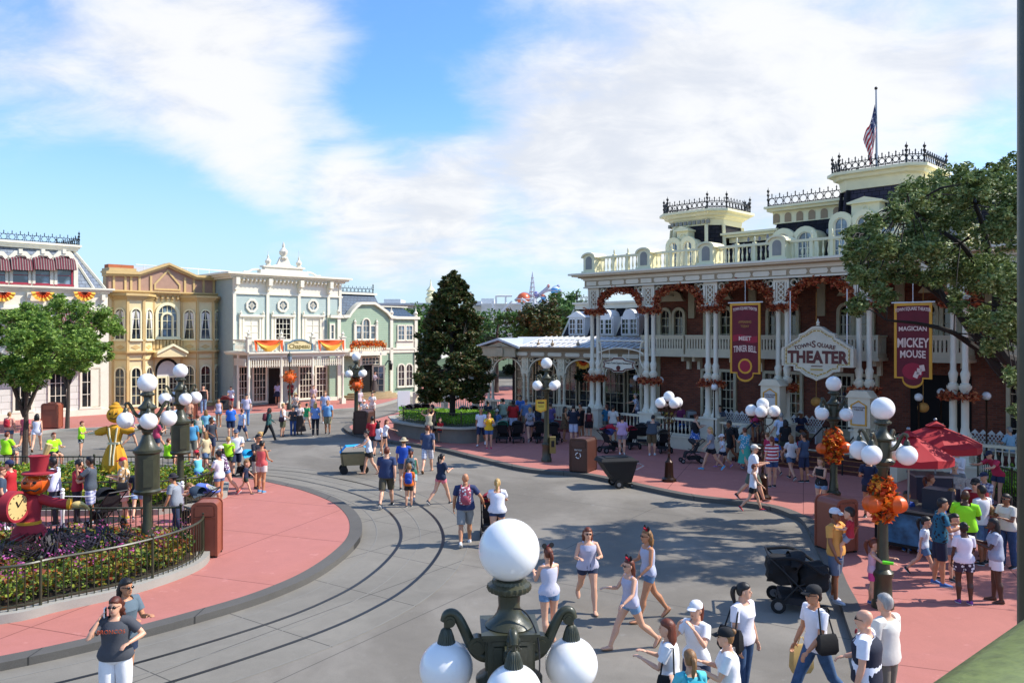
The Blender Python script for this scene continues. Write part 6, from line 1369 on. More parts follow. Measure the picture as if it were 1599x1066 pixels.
    for z, rx, y0, y1 in ((-.118, .030, -.075, -.03), (-.105, .046, -.088, .0), (-.075, .060, -.094, .045), (-.045, .068, -.095, .075), (-.01, .073, -.094, .092), (.03, .076, -.094, .100), (.06, .074, -.090, .098), (.09, .063, -.074, .085), (.112, .040, -.045, .055), (.121, .012, -.012, .02)):
        rg = []
        for j in range(16):
            a = 2*PI*j/16; cy = (y0+y1)/2; ry = (y1-y0)/2; x = rx*math.cos(a); y = cy+ry*math.sin(a)
            if abs(x) < .02 and y < cy and -.05 < z < .02: y -= .020 if z < -.02 else .008
            rg.append(hp(x, y, z))
        rs.append(rg)
    b.rings(rs)
    b.tube([hp(0, -.094, .012), hp(0, -.112, -.022), hp(0, -.100, -.034)], [.008*k_, .015*k_, .008*k_], 6)
    for sd_ in (-1, 1): b.ell(hp(sd_*.078, .008, -.01), (.010*k_, .022*k_, .032*k_), 8, 6)
    body = b.build('body', m_skin, t, color=SK[skin], recalc=True)
    rm = body.modifiers.new('skin surface', 'REMESH'); rm.mode = 'VOXEL'; rm.voxel_size = (.0095 if near >= 2 else NEARVOX if near else .0165)*max(.75, s); rm.use_smooth_shade = True
    sm = body.modifiers.new('smooth', 'SMOOTH'); sm.factor = .5; sm.iterations = 2 if near else 1
    if near or (py > 700 and abs((face+180) % 360-180) < 100):
        b = Bag()
        for sd_ in (-1, 1): b.ell(hp(sd_*.030, -.0925, .006), (.012*k_, .006*k_, .0065*k_), 8, 5)
        b.build('eyes', mat('eye dark', '2a201c', .3), t)
        b = Bag(); b.ell(hp(0, -.0985, -.062), (.022*k_, .006*k_, .007*k_), 10, 5); b.build('mouth', m_lip, t)
        b = Bag()
        for sd_ in (-1, 1): b.ell(hp(sd_*.030, -.093, .026), (.017*k_, .005*k_, .004*k_), 8, 4)
        b.build('eyebrows', m_hair, t, color=HC[hair[0]] if hair[1] != 'bald' else '6a5a50')
    if glasses:
        b = Bag()
        for sd_ in (-1, 1): b.ell(hp(sd_*.032, -.102, .006), (.026*k_, .007*k_, .018*k_), 10, 6); b.tube([hp(sd_*.056, -.098, .01), hp(sd_*.08, .0, .005)], .004*k_, 4)
        b.tube([hp(-.01, -.105, .01), hp(.01, -.105, .01)], .004*k_, 4); b.build('sunglasses', m_dark, t)
    # hair
    hc, hstyle = hair; gg = random.Random(int(px*7+py))
    if hstyle != 'bald':
        b = Bag(); 
        def cap(q, a, th): 
            return q
        e = 0 if hstyle != 'curly' else .012
        rs = []
        for z, rx, y0, y1 in ((-.055, .070, .015, .088), (-.02, .080, -.01, .104), (.02, .083, -.03, .110), (.052, .083, -.088 if not hat else -.06, .110), (.085, .075, -.092, .100), (.115, .052, -.062, .072), (.132, .018, -.02, .03)):
            rs.append([hp((rx+e)*math.cos(2*PI*j/16)*(1+.02*gg.uniform(-1, 1)), (y0-e+y1+e)/2+((y1-y0)/2+e)*math.sin(2*PI*j/16), z+.004*gg.uniform(-1, 1)) for j in range(16)])
        b.rings(rs)
        if hstyle in ('long', 'longc'):
            ln = .30 if hstyle == 'long' else .24; rs = []
            for k in range(7):
                f = k/6; zz = .06-f*ln; rx = .080+.022*math.sin(f*2.6)+(.02 if hstyle == 'longc' else 0)*(1 if k % 2 else .3); back = .105+.02*math.sin(f*3); front = .035 if zz > -.12 else .06
                rs.append([hp(rx*math.cos(2*PI*j/14)*(1+.05*gg.uniform(-1, 1)), front-.03+(back-front+.03)*(.5+.5*math.sin(2*PI*j/14))+.01*gg.uniform(-1, 1), zz) for j in range(14)])
            b.rings(rs)
        if hstyle == 'pony':
            b.tube(spline([hp(0, .09, .04), hp(0, .14, .03), hp(.0, .155, -.05), hp(.01, .135, -.15), hp(0, .12, -.22)], 3), [k_*r for r in (.02, .026, .032, .034, .034, .036, .036, .034, .03, .026, .022, .014, .006)], 8)
        if hstyle == 'bun': b.ell(hp(0, .10, .085), .038*k_, 10, 7)
        b.build('hair', m_hair, t, color=HC[hc])
    if hat:
        kind, c = hat[0], hat[1]; b = Bag(); rs = []
        if kind in ('cap', 'bucket', 'straw'):
            for z, r, sq in ((.035, .090, 1.2), (.06, .092, 1.2), (.095, .084, 1.2), (.125, .058, 1.2), (.14, .015, 1.2)): rs.append([hp(r*math.cos(2*PI*j/16), .006+r*sq*math.sin(2*PI*j/16), z) for j in range(16)])
            b.rings(rs)
            if kind == 'cap': b.rings([[hp(.07*x, -.085-.03*(1-x*x), .045) for x in (-1, -.5, 0, .5, 1)], [hp(.068*x, -.10-.085*(1-x*x*.7), .028-.01*x*x) for x in (-1, -.5, 0, .5, 1)], [hp(.068*x, -.10-.085*(1-x*x*.7), .036-.01*x*x) for x in (-1, -.5, 0, .5, 1)], [hp(.07*x, -.085-.03*(1-x*x), .058) for x in (-1, -.5, 0, .5, 1)]], closed=False, cap=False)
            else:
                w_ = .16 if kind == 'straw' else .14; b.rings([[hp(.088*math.cos(2*PI*j/16), .006+.105*math.sin(2*PI*j/16), .040) for j in range(16)], [hp(w_*math.cos(2*PI*j/16), .006+w_*1.15*math.sin(2*PI*j/16), .022) for j in range(16)], [hp(w_*math.cos(2*PI*j/16), .006+w_*1.15*math.sin(2*PI*j/16), .028) for j in range(16)], [hp(.09*math.cos(2*PI*j/16), .006+.107*math.sin(2*PI*j/16), .052) for j in range(16)]], cap=False)
            b.build('hat', m_fab, t, color=c)
        if kind == 'ears':
            b = Bag(); b.tube([hp(.082*math.cos(PI*j/10), .01, .03+.105*math.sin(PI*j/10)) for j in range(11)], .007*k_, 6)
            for sd_ in (-1, 1): M3 = HM.to_4x4(); b.tube([hp(sd_*.075, .0, .155), hp(sd_*.075, .014, .155)], .048*k_, 16)
            hb = b.build('ear_headband', m_fab, t, color='141416'); b = Bag()
            for sd_ in (-1, 1): b.rings([[hp(0, -.02+q, .132+w_) for q, w_ in ((-.008, -.008), (.008, -.008), (.008, .008), (-.008, .008))], [hp(sd_*.052, -.02+q, .135+w_) for q, w_ in ((-.02, -.03), (.02, -.03), (.02, .03), (-.02, .03))]])
            b.build('bow', m_fab, hb, color=c)
    # clothes
    def fab(sp): return (FABS[sp.split('.')[1]] if '.' in sp else m_fab), sp.split('.')[0]
    kind, cs = top; mt, c = fab(cs); cut = .02 if kind != 'crop' else .13
    kb_ = bot[0]
    if kind != 'none':
        b = Bag(); zt_ = {'tank': .455, 'tee': .49, 'polo': .50, 'long': .50, 'dress': .46, 'off': .47}.get(kind, .49)
        torso(b, -.05 if kind not in ('crop',) else .1, zt_, .016 if kind != 'tank' else .011, n=20, fl=.03 if kb_ != 'gown' else 0, wob=.012)
        for side, S, E, Wr, d2 in arms:
            if kind in ('tank', 'dress'):
                q0, q1 = T(side*.085, -.08, .44), T(side*.085, .07, .44); m_ = T(side*.10, -.0, .515); b.tube([q0*s, m_*s, q1*s], .02*s, 6); continue
            f = {'tee': .62, 'polo': .7, 'long': 1, 'off': .55}.get(kind, .6); Sx = T(side*sh*.5, 0, .462); rr = (1.12 if kind != 'tee' else 1.0)
            pts = [Sx, S+Vector((0, 0, .004)), S.lerp(E, .3), S.lerp(E, f)]; rd = [.078, .071, .066, .064*rr*1.02]
            if kind == 'long': pts = [Sx, S, S.lerp(E, .5), E, E.lerp(Wr, .5), Wr]; rd = [.075, .068, .056, .050, .042, .036]
            b.tube([q*s for q in pts], [r*s*(bw**.6) for r in rd], 12)
        sh_ = b.build('shirt' if kind not in ('dress',) else 'dress_top', mt, t, color=c)
    kb, cb = bot; mt, c = fab(cb)
    if kb in ('shorts', 'mini', 'pants', 'bermuda'):
        b = Bag(); torso(b, -.10, .10, .010, n=18)
        f = {'shorts': .55, 'mini': .34, 'bermuda': .95, 'pants': 2}[kb]
        for side, (H, K, An, sa) in zip((-1, 1), Ls):
            H2, K2, A2 = H+up, K+up, An+up; lo = .012 if kb in ('mini', 'pants') else .026
            if f <= 1: pts = [H2+Vector((0, 0, .03)), H2.lerp(K2, f*.5), H2.lerp(K2, f)]; rd = [.092, .094+lo*.3, (.088-.025*f)+lo]
            else: pts = [H2+Vector((0, 0, .03)), H2.lerp(K2, .4), K2, K2.lerp(A2, .4), A2-Vector((0, 0, .02))]; rd = [.098, .092, .070, .066, .056]
            b.tube([q*s for q in pts], [r*s*lw for r in rd], 14)
        b.build('shorts' if kb != 'pants' else 'trousers', mt, t, color=c)
    else:
        ln = {'skirt': .42, 'dress': .42, 'longskirt': .80, 'gown': .86, 'long': .70}[kb]; b = Bag(); rs = []
        for k in range(6):
            f = k/5; sp_ = .175+.13*f*(1.5 if kb in ('gown', 'longskirt') else 1); ctr = up+Vector((0, 0, .10-f*ln)); K_ = (Ls[0][1]+Ls[1][1])/2*f*.6
            rs.append([(ctr+Vector((K_.x*0+sp_*math.cos(2*PI*j/20)*(1+.05*f*math.sin(j*2.6)), K_.y*.5+sp_*.85*math.sin(2*PI*j/20)*(1+.05*f*math.sin(j*2.6)), 0)))*s for j in range(20)])
        b.rings(rs); b.build('skirt', mt, t, color=c)
    # shoes
    for side, (H, K, An, sa) in zip((-1, 1), Ls):
        A2 = (An+up)*s; tilt = max(-.9, min(.5, (sa if sa < 0 else sa*.5))); 
        if pose == 'sit': tilt = 0
        Mr = Matrix.Rotation(-tilt, 3, 'X'); b = Bag()
        def fp(x, y, z): return A2+Mr @ (Vector((x, y, z))*s)
        n = 12; rs = []
        sk_ = shoes == 'sandal'; hh = 1 if not sk_ else .75
        for y, rx, zt in ((.055, .022, -.03), (.045, .034, .0), (.0, .037, .012*hh), (-.05, .040, -.012*hh), (-.11, .045, -.034), (-.155, .040, -.045), (-.185, .018, -.06)):
            rs.append([fp(rx*math.cos(2*PI*j/n), y, max(-.082, (zt-.082)/2+(zt+.082)/2*math.sin(2*PI*j/n))) for j in range(n)])
        b.rings(rs); 
        col_ = SK[skin] if sk_ else shoes
        sh_ = b.build('foot' if sk_ else 'shoe', m_skin if sk_ else m_shoe, t, color=col_)
        b = Bag(); b.rings([[fp(rx*math.cos(2*PI*j/n)*1.08, -.065+.125*math.sin(2*PI*j/n), z) for j in range(n)] for rx, z in ((.044, -.088), (.044, -.074))]); b.build('sole', m_shoe, sh_, color='7a5a40' if sk_ else 'd0d0d0')
    t['h_'] = 0; del t['h_']
    PEOPLE.append((t, s, arms, T, up, Ls)); return t
def onp(t, off):    # a point in a person's own frame
    return Matrix.Translation(t.location) @ Matrix.Rotation(t.rotation_euler.z, 4, 'Z') @ Vector(off)
def backpack(t, h, c, label, pat='', front=False, s=1):
    k = h/1.75; M = onp(t, (0, (.20 if not front else -.2)*k, 1.22*k)); o = thing('backpack', label, 'backpack', M, t.rotation_euler.z)
    b = Bag(); b.ell((0, 0, 0), (.15*k*s, .09*k*s, .22*k*s), 16, 10, squash=lambda q, a, th: Vector((max(-.135*k*s, min(.135*k*s, q.x*1.25)), max(-.08*k*s, min(.09*k*s, q.y*1.15)), max(-.19*k*s, min(.21*k*s, q.z*1.1))))); b.build('pack', FABS[pat] if pat else m_fab, o, color=c)
    b = Bag(); b.ell((0, .075*k*s, -.06*k*s), (.11*k*s, .045*k*s, .10*k*s), 12, 8); b.build('pocket', m_fab, o, color=c)
    for sd in (-1, 1): b = Bag(); b.tube(spline([Vector((sd*.09*k, -.06*k, .16*k)), Vector((sd*.10*k, -.2*k, .24*k)), Vector((sd*.12*k, -.33*k, .10*k)), Vector((sd*.14*k, -.22*k, -.12*k)), Vector((sd*.11*k, -.05*k, -.16*k))], 3), .018*k, 6); b.build('strap', m_fab, o, color=c)
    return o
def bag(t, h, c, label, side=1, z=.95, w=.26, hh=.26, strap=True, y=0, x=.30, tote=False):
    k = h/1.75; M = onp(t, (side*x*k, y, z*k)); o = thing('shoulder_bag' if strap else 'carrier_bag', label, 'bag', M, t.rotation_euler.z)
    b = Bag(); b.rings([[(sx*.05*k*f, sy*w/2*k*f2, zz*hh/2*k) for sx, sy in ((-1, -1), (1, -1), (1, 1), (-1, 1))] for f, f2, zz in ((.8, .8, -1), (1.2, 1.05, -.6), (1, 1, .5), (.4, .9, 1))]); b.build('bag_body', m_fab, o, color=c)
    b = Bag()
    if strap: b.tube([(0, -.09*k, hh/2*k), (-side*.12*k, -.05, (1.44-z)*k), (-side*.12*k, .06*k, (1.44-z)*k), (0, .09*k, hh/2*k)], .012*k, 5)
    else: b.tube([(0, -.06*k, hh/2*k), (0, -.02, hh/2*k+.1), (0, .02, hh/2*k+.1), (0, .06*k, hh/2*k)], .008, 5)
    b.build('strap' if strap else 'handle', m_fab, o, color=c); return o
# ================================================================= WHO STANDS WHERE
def FY(px, Y, z=0.0): return ((px-HX)/F*Y, Y, z)
W_ = 'e6e4e4'; NV = '1e2a44'; DN = '4a6484.d'; DD = '26344e.d'; BK = '17171a'; KH = '6a6048'; GY = '6e7278'
pp = person
# --- nearest people
wp = pp(0, 0, 1.68, 8, (2, 2, -4, 6, (48, 26, 150, .75), (-14, 42, 92, 1.05), 0), 'l', ('au', 'longc'), ('tee', '46484e'), ('bermuda', W_), W_, 'woman in grey shirt and white shorts, phone at her ear and hand on hip', loc=FY(181, 10.75), near=2, glasses=1, build=1.14, ht=-6)
text('shirt_lettering', 'BRONCOS', .075, mat('orange print', 'c8552e', .6), wp, (0, -.176, 1.27), sx=1, bend=-0.0)
o = thing('phone', 'white mobile phone held at the ear of the woman in white shorts', 'phone', wp.location+Vector((-.10, -.08, 1.50))); b = Bag(); b.bx((0, 0, 0), (.016, .065, .13), .1); b.build('phone_case', m_wht, o); b = Bag(); b.bx((.009, 0, 0), (.003, .058, .12), .1); b.build('screen', m_dark, o)
w2 = pp(0, 0, 1.72, 62, 'hold', 't', ('dk', 'long'), ('tee', '5a6a74'), ('shorts', DD), BK, 'dark haired woman with glasses standing right behind the woman on the phone', loc=FY(194, 11.45), near=2, glasses=1, build=1.1)
pp(858, 1003, 1.60, 205, 'hold', 'l', ('rd', 'pony'), ('tank', 'c4c2d0'), ('mini', '6a8aac.d'), 'sandal', 'woman seen from behind in round-eared red bow headband and denim shorts', hat=('ears', 'b01428'), g0=0, near=2)
pp(918, 952, 1.60, 5, ((-26, 30, 20, 6, (20, 20, 80, .4), (28, 18, 76, .6), 2)), 'l', ('rd', 'longc'), ('tank', 'b8b6c8'), ('mini', DD), 'sandal', 'smiling woman in grey tank top and dark denim shorts walking to the camera', g0=0, near=2, glasses=1, build=1.12)
pp(985, 1013, 1.56, 292, ((28, 6, -24, 26, (28, 16, 70, .3), (26, 26, 36, .0), 2)), 'l', ('rd', 'long'), ('tank', 'b6b4c6'), ('mini', '7a9aba.d'), 'sandal', 'striding woman in round-eared headband, light denim shorts and cross strap', hat=('ears', 'b8182c'), g0=0, near=2, glasses=1, build=1.05)
pp(1013, 968, 1.68, 285, ((-22, 16, 18, 4, (20, 12, 60, .3), (10, 14, 40, .2), 2)), 't', ('lb', 'longc'), ('tank', 'b0b4c8'), ('mini', '5a7898.d'), 'sandal', 'taller woman with curly hair and eared headband behind the striding one', hat=('ears', 'b01428'), g0=0, near=2, glasses=1)
a = pp(0, 0, 1.62, 250, 'hold', 'l', ('rd', 'long'), ('tee', W_), ('shorts', DD), BK, 'red haired woman in white tee with black bag, reading a map at bottom', loc=FY(1048, 10.05), near=2); bag(a, 1.62, '101012', 'black shoulder bag of the red haired woman with the map', side=1, z=.98)
pp(0, 0, 1.64, 315, 'camera', 'l', ('rd', 'pony'), ('tee', W_), ('shorts', DD), BK, 'woman in white cap looking down at her phone behind the red haired one', loc=FY(1088, 10.7), hat=('cap', W_), near=2)
a = pp(0, 0, 1.52, 190, 'hold', 'l', ('lb', 'pony'), ('tee', '5cc0c8'), ('shorts', DD), BK, 'blond person in aqua shirt with a teal backpack at the bottom edge', loc=FY(1080, 9.3), near=2); backpack(a, 1.52, '1a98a8', 'bright teal backpack on the blond person at the bottom edge')
a = pp(0, 0, 1.62, 255, 'hold', 'l', ('lb', 'bun'), ('tee', W_), ('shorts', GY), BK, 'woman in black white-striped cap and white tee with grey sling bag', loc=FY(1140, 9.75), hat=('cap', '141416'), near=2, build=1.12); bag(a, 1.62, '77746f', 'grey sling bag of the woman in the black cap', side=-1, z=.95)
a = pp(0, 0, 1.70, 40, 'stand', 'l', ('dk', 'pony'), ('tee', 'e8e4ea'), ('pants', '2f4a6e.d'), BK, 'dark haired woman in white v-neck and jeans looking right', loc=FY(1160, 11.3), near=2, build=1.12, ht=35); bag(a, 1.7, '121214', 'big black tote on the shoulder of the woman in jeans', side=-1, z=1.0, w=.36, hh=.34)
a = pp(0, 0, 1.80, 283, ((26, 4, -22, 22, (4, 12, 22, .1), (18, 10, 30, .1), 3)), 't', ('dk', 'short'), ('tee', 'e4e2e6'), ('pants', '3a5a80.d'), 'd0d0d0', 'bearded man in black cap and white pocket tee walking left in jeans', loc=FY(1276, 11.1), hat=('cap', '1a1a1c'), near=2, glasses=1)
bag(a, 1.8, '1a1a1a', 'small black cross body bag of the man in white tee', side=1, z=1.0, y=-.05); bag(a, 1.8, 'c8a868', 'tan plastic carrier bag in the hand of the man in the black cap', side=-1, z=.55, w=.3, hh=.4, strap=False, x=.36)
a = pp(0, 0, 1.76, 238, 'stand2', 'l', ('gr', 'bald'), ('tee', 'e4e6ee'), ('pants', '1c2030'), BK, 'bald man in white shirt with a navy waistcoat at the bottom right', loc=FY(1354, 10.0), near=2, glasses=1, build=1.22)
b = Bag(); b.rings([[((.176+o_)*1.2*math.cos(2*PI*j/18), (.128+o_*.7)*1.22*math.sin(2*PI*j/18), z_) for j in range(18)] for o_, z_ in ((.035, .90), (.03, .98), (.012, 1.08), (.018, 1.2), (.03, 1.3), (.022, 1.36), (-.03, 1.415), (-.08, 1.44))]); b.build('waistcoat', m_fab, a, color='1a2032')
b = Bag(); b.bx((0, -.125, 1.475), (.09, .02, .035)); b.build('bow_tie', m_fab, a, color='8a1a24')
pp(0, 0, 1.78, 215, 'stand', 'l', ('gr', 'short'), ('tee', 'd8d4c8'), ('pants', '6a6458'), BK, 'white haired man in cream shirt beside the man in the waistcoat', loc=FY(1384, 10.55), near=2, build=1.15)
a = pp(1306, 938, 1.76, 40, ((4, 2, -6, 4, (10, 10, 20, .1), (46, 20, 96, .8), -3)), 'b', ('dk', 'short'), ('tee', 'd69a4c'), ('bermuda', '5e6a7c'), 'b8bcc8', 'man in mustard tee and blue white cap carrying a toddler by the kerb', hat=('cap', 'd8d8dc'), near=2, build=1.1)
pp(0, 0, .98, 240, ((70, 60, 40, 40, (20, 20, 60, .5), (30, 20, 60, .5), 0)), 'l', ('dk', 'short'), ('tee', 'b02838'), ('shorts', '8a90a0'), '40568a', 'toddler in red shirt held on the arm of the man in mustard tee', loc=FY(1328, 15.05, .95), near=1)
pp(1363, 944, 1.20, 60, 'hug', 'l', ('rd', 'pony'), ('tank', 'd0a8b8'), ('shorts', 'd84a8a'), '2a66b0', 'girl in pink shorts hugging the lamp post, green cast on her arm', near=1)
b = Bag(); 
t_, s_, arms_, T_, up_, Ls_ = PEOPLE[-1]; sd_, S_, E_, Wr_, d_ = arms_[0]; b.tube([E_.lerp(Wr_, .1)*s_, Wr_*s_, (Wr_+d_*.05)*s_], [.05*s_, .042*s_, .04*s_], 10); b.build('arm_cast', m_fab, t_, color='6adf28')
# --- right cart queue
pp(1283, 803, 1.62, 300, 'hold', 'l', ('lb', 'long'), ('tank', '14161c'), ('mini', '7c98b4.d'), 'sandal', 'blond woman in black top and denim shorts standing left of the brown bin', near=1)
pp(1358, 806, 1.72, 330, 'hold', 't', ('dk', 'short'), ('tee', '22304e'), ('shorts', '2a2c34'), BK, 'man in dark blue half hidden behind the near garlanded lamp')
pp(1416, 857, 1.34, 345, 'stand', 'b', ('dk', 'short'), ('tee', '2a4aa0'), ('bermuda', '8a8e94'), '2a6ac0', 'boy in royal blue tee and grey shorts before the drinks cart', near=1)
pp(1443, 899, 1.25, 60, 'walk', 'l', ('dk', 'pony'), ('tee', 'd8e0ea'), ('shorts', '5a7ca0.d'), BK, 'little girl in white tee and blue shorts walking right near the cart', near=1)
pp(1468, 913, 1.76, 75, 'hold', 't', ('dk', 'short'), ('tee', '1c6078.g'), ('bermuda', '1a2238'), '2a62a8', 'man in teal patterned shirt and navy shorts in the cart queue', near=1, build=1.08)
pp(1506, 941, 1.52, 172, 'stand2', 'k', ('dk', 'bun'), ('tee', 'dedae4'), ('shorts', '3a2a3a.f'), '7a3a8a', 'girl with black bun in white tee and patterned shorts, seen from behind', near=1)
pp(1556, 939, 1.58, 245, 'hold', 'k', ('dk', 'long'), ('tee', '9aa0b0'), ('shorts', 'e0dee2'), 'sandal', 'woman in grey blue top and white shorts at the right end of the queue', near=1, build=1.1)
pp(1489, 905, 1.34, 20, 'hold', 'l', ('dk', 'pony'), ('tee', 'd8c8cc.f'), ('shorts', '7a8290'), '34343a', 'girl in printed white top between teal shirt man and the bun girl')
a = pp(1508, 893, 1.74, 150, 'hold', 'k', ('dk', 'bald'), ('tee', '9ae81c'), ('bermuda', '20242c'), '8ac828', 'dark skinned man in neon green and navy sports shirt', near=1, build=1.15)
pp(1525, 866, 1.76, 310, 'hold', 'l', ('dk', 'short'), ('tee', '9c1a26'), ('bermuda', '2a2c34'), BK, 'man in black cap, sunglasses and dark red tee by the railing', hat=('cap', '17171a'), glasses=1, build=1.15, near=1)
pp(1512, 862, 1.5, 200, 'stand', 'l', ('lb', 'short'), ('tee', '4a6a9a'), ('shorts', '4a4a50'), BK, 'person in white cap tucked behind the neon green man', hat=('cap', W_))
pp(1574, 885, 1.60, 290, 'hold', 'b', ('dk', 'pony'), ('tee', 'dcd2c2'), ('pants', '2c4468.d'), BK, 'woman in sunglasses, cream top and jeans at the right picture edge', glasses=1, build=1.15)
pp(1548, 880, 1.25, 250, 'hold', 'b', ('lb', 'longc'), ('tee', 'a02838'), ('shorts', '3a4a6a'), BK, 'small child in red with light brown hair in front of the sunglasses woman')
pp(1470, 872, 1.3, 40, 'hold', 'l', ('dk', 'short'), ('tee', '2c4a90'), ('shorts', '3a3a40'), BK, 'boy in blue behind the shoulder of the teal shirt man')
pp(0, 0, 1.76, 330, 'hold', 'l', ('gr', 'short'), ('polo', '8e9290'), ('pants', '4a4a48'), BK, 'man in white cap and grey shirt reading a newspaper behind the queue', loc=FY(1491, 20.8, .13), hat=('cap', 'e0dcd0'), near=1, build=1.12)
o = thing('newspaper', 'open newspaper held by the man in grey shirt', 'newspaper', FY(1511, 20.2, 1.35), R(-20)); b = Bag(); b.add([(-.3, 0, -.2), (0, .05, -.22), (0, .12, .2), (-.3, .08, .24)], [(0, 1, 2, 3)]); b.add([(0, .05, -.22), (.3, 0, -.14), (.3, .08, .28), (0, .12, .2)], [(0, 1, 2, 3)]); b.build('page', mat('newsprint', 'b8b4a8', .9, var=.35, vs=30), o, recalc=False)
pp(0, 0, 1.74, 300, 'hold', 'l', ('dk', 'short'), ('long', 'dcdcdc'), ('pants', '1a1a20'), BK, 'waiter in white sleeves and black waistcoat under the red parasol', loc=FY(1496, 23.6, .13))
pp(0, 0, 1.74, 285, 'sit', 'l', ('gr', 'short'), ('polo', '5a5a86.p'), ('bermuda', '1e2840'), '2a2a2a', 'man in checked shirt and navy cap sitting by the railing at right', loc=FY(1540, 21.8, .13), hat=('cap', '2a3450'))
pp(0, 0, 1.72, 285, 'lean', 'l', ('dk', 'short'), ('tee', 'c83050'), ('shorts', '2a3450'), BK, 'person in hot pink shirt and dark cap leaning behind the checked shirt', loc=FY(1560, 23.8, .13), hat=('cap', '20283c'))
TL = lambda u_, y_, z_=None: tuple(TM @ Vector((u_, y_, FL if z_ is None else z_)))
def tloc(px, y_, z_=None): return TL(PT.u(px, y_), y_, z_)
SD = 'seated people on the theatre terrace'
pp(1579, 700, 1.7, 200, 'sit', 'l', ('gr', 'short'), ('polo', '9cc4dc'), ('pants', '5a5a50'), BK, 'person in pale blue shirt sitting on the porch at the far right', loc=tloc(1579, 1.2))
pp(1440, 700, 1.7, 350, 'sit', 'l', ('dk', 'short'), ('tee', 'a8b8cc'), ('shorts', '3a3a44'), BK, 'person in pale shirt sitting on the porch above the red parasols', loc=tloc(1470, 1.6))
pp(1249, 660, 1.74, 10, 'sit', 'b', ('dk', 'short'), ('tee', '26304e'), ('shorts', '20242e'), BK, 'man in navy with pale cap on the white bench right of the kiosk', loc=tloc(1250, 1.6), hat=('cap', 'c8c4b8'))
pp(1122, 660, 1.74, 350, 'sit', 'l', ('dk', 'short'), ('tee', '5a6474'), ('shorts', '16181e'), BK, 'man in grey sitting on the bench behind the left balustrade', loc=tloc(1124, 1.5))
pp(1178, 680, 1.62, 185, 'stand2', 't', ('dk', 'long'), ('tank', 'c83468'), ('shorts', '3a5070'), 'sandal', 'girl in hot pink top walking up onto the theatre porch', loc=tloc(1180, .3))
pp(993, 680, 1.62, 260, 'reach', 'l', ('gr', 'bun'), ('tee', '8e9cb4.f'), ('pants', '3a4868'), BK, 'grey haired woman in flowered blouse at the terrace rail', loc=tloc(996, .55, FL+.1))
pp(1221, 700, 1.78, 190, 'walk', 'l', ('gr', 'short'), ('tee', 'c8d4e6'), ('bermuda', '5a5a50'), W_, 'grey haired man in white blue shirt climbing the theatre steps', loc=tloc(1221, -1.0, .4))
pp(1226, 728, 1.68, 180, 'stand2', 'b', ('dk', 'longc'), ('tee', '121318'), ('shorts', '2c3428'), 'sandal', 'woman in black tee holding hands with the small girl in red', loc=tloc(1227, -1.65, .26))
pp(1251, 726, 1.10, 350, 'walk', 'b', ('dk', 'long'), ('tee', 'a82c48'), ('shorts', '6a86b0.d'), 'b03a50', 'small girl in red tee and denim shorts stepping down the stairs', loc=tloc(1251, -1.5, .26))
pp(1213, 740, 1.3, 200, 'walk', 'l', ('dk', 'short'), ('tee', '3a62a8'), ('shorts', '3a3a40'), BK, 'child in blue cap beside the striped shirt woman', hat=('cap', '2a5ab0'))
pp(1199, 742, 1.55, 210, 'stand', 'l', ('lb', 'short'), ('tee', 'c03058'), ('shorts', '44464c'), BK, 'person in crimson tee just left of the bronze lamp top')
# --- pavement by the theatre
pp(1176, 781, 1.76, 78, 'walkhold', 'l', ('gr', 'short'), ('polo', 'e2e4ec'), ('bermuda', '5a6458'), '5a2a1a', 'older man in white cap and polo striding right past the bronze lamp', hat=('cap', 'ded8cc'), near=1, build=1.15)
pp(1176, 797, 1.42, 80, 'walk2', 'l', ('rd', 'short'), ('tank', 'dcdce4'), ('shorts', '121318'), 'b02030', 'boy in white vest and black shorts with red shoes stepping off the kerb', g0=0, near=1)
pp(1206, 760, 1.68, 185, 'stand', 'l', ('rd', 'pony'), ('tee', 'b02038.s'), ('shorts', '34507a.d'), '2a2a30', 'woman in red and white striped tee seen from behind', near=1, build=1.1)
pp(1164, 733, 1.62, 195, 'walkhold', 'l', ('rd', 'short'), ('tee', '4aa0b8.f'), ('long', '4fb49c'), '3a5a80', 'older woman in turquoise flowered shirt and sea green skirt', build=1.15, female=True)
pp(1111, 733, 1.66, 275, 'walk', 'l', ('bl', 'long'), ('tee', '8e929a'), ('shorts', '16171c'), '5ab4dc', 'blond woman in grey tee and aqua shoes pushing a black pushchair', near=1)
pp(1129, 729, 1.25, 280, 'walk', 'l', ('rd', 'pony'), ('tee', 'd8dae2'), ('shorts', '1e2438'), '9a5aa0', 'girl in white top and dark shorts with a visor beside the blond woman', hat=('cap', 'e0d8d8'))
a = pp(1141, 726, 1.78, 270, 'walk2', 'b', ('dk', 'short'), ('tee', '101114'), ('shorts', '15161a'), '9a4a6a', 'man all in black with a backpack behind the visor girl', build=1.1); backpack(a, 1.78, '141518', 'black backpack on the man all in black')
pp(1086, 706, 1.64, 95, 'hold', 'l', ('rd', 'bun'), ('tank', '101014'), ('dress', '3a62a8.f'), BK, 'woman in black top and blue flowered skirt among the pushchairs', build=1.2)
pp(1018, 711, 1.76, 160, 'lean', 'l', ('dk', 'short'), ('tee', '44484e'), ('bermuda', '66563a'), 'd8d8d8', 'man in charcoal tee and brown shorts leaning over the pushchairs', near=1, build=1.15)
pp(972, 709, 1.62, 165, 'stand2', 'l', ('dk', 'bun'), ('tee', 'c8a4c4'), ('shorts', '8a7a8a'), W_, 'woman in lilac tee behind the black tilt cart', near=1, build=1.15)
pp(941, 697, 1.72, 85, 'bend', 'l', ('dk', 'short'), ('tee', 'b01a30'), ('shorts', '1a1c22'), BK, 'man in red tee bending down beside the brown recycling bin')
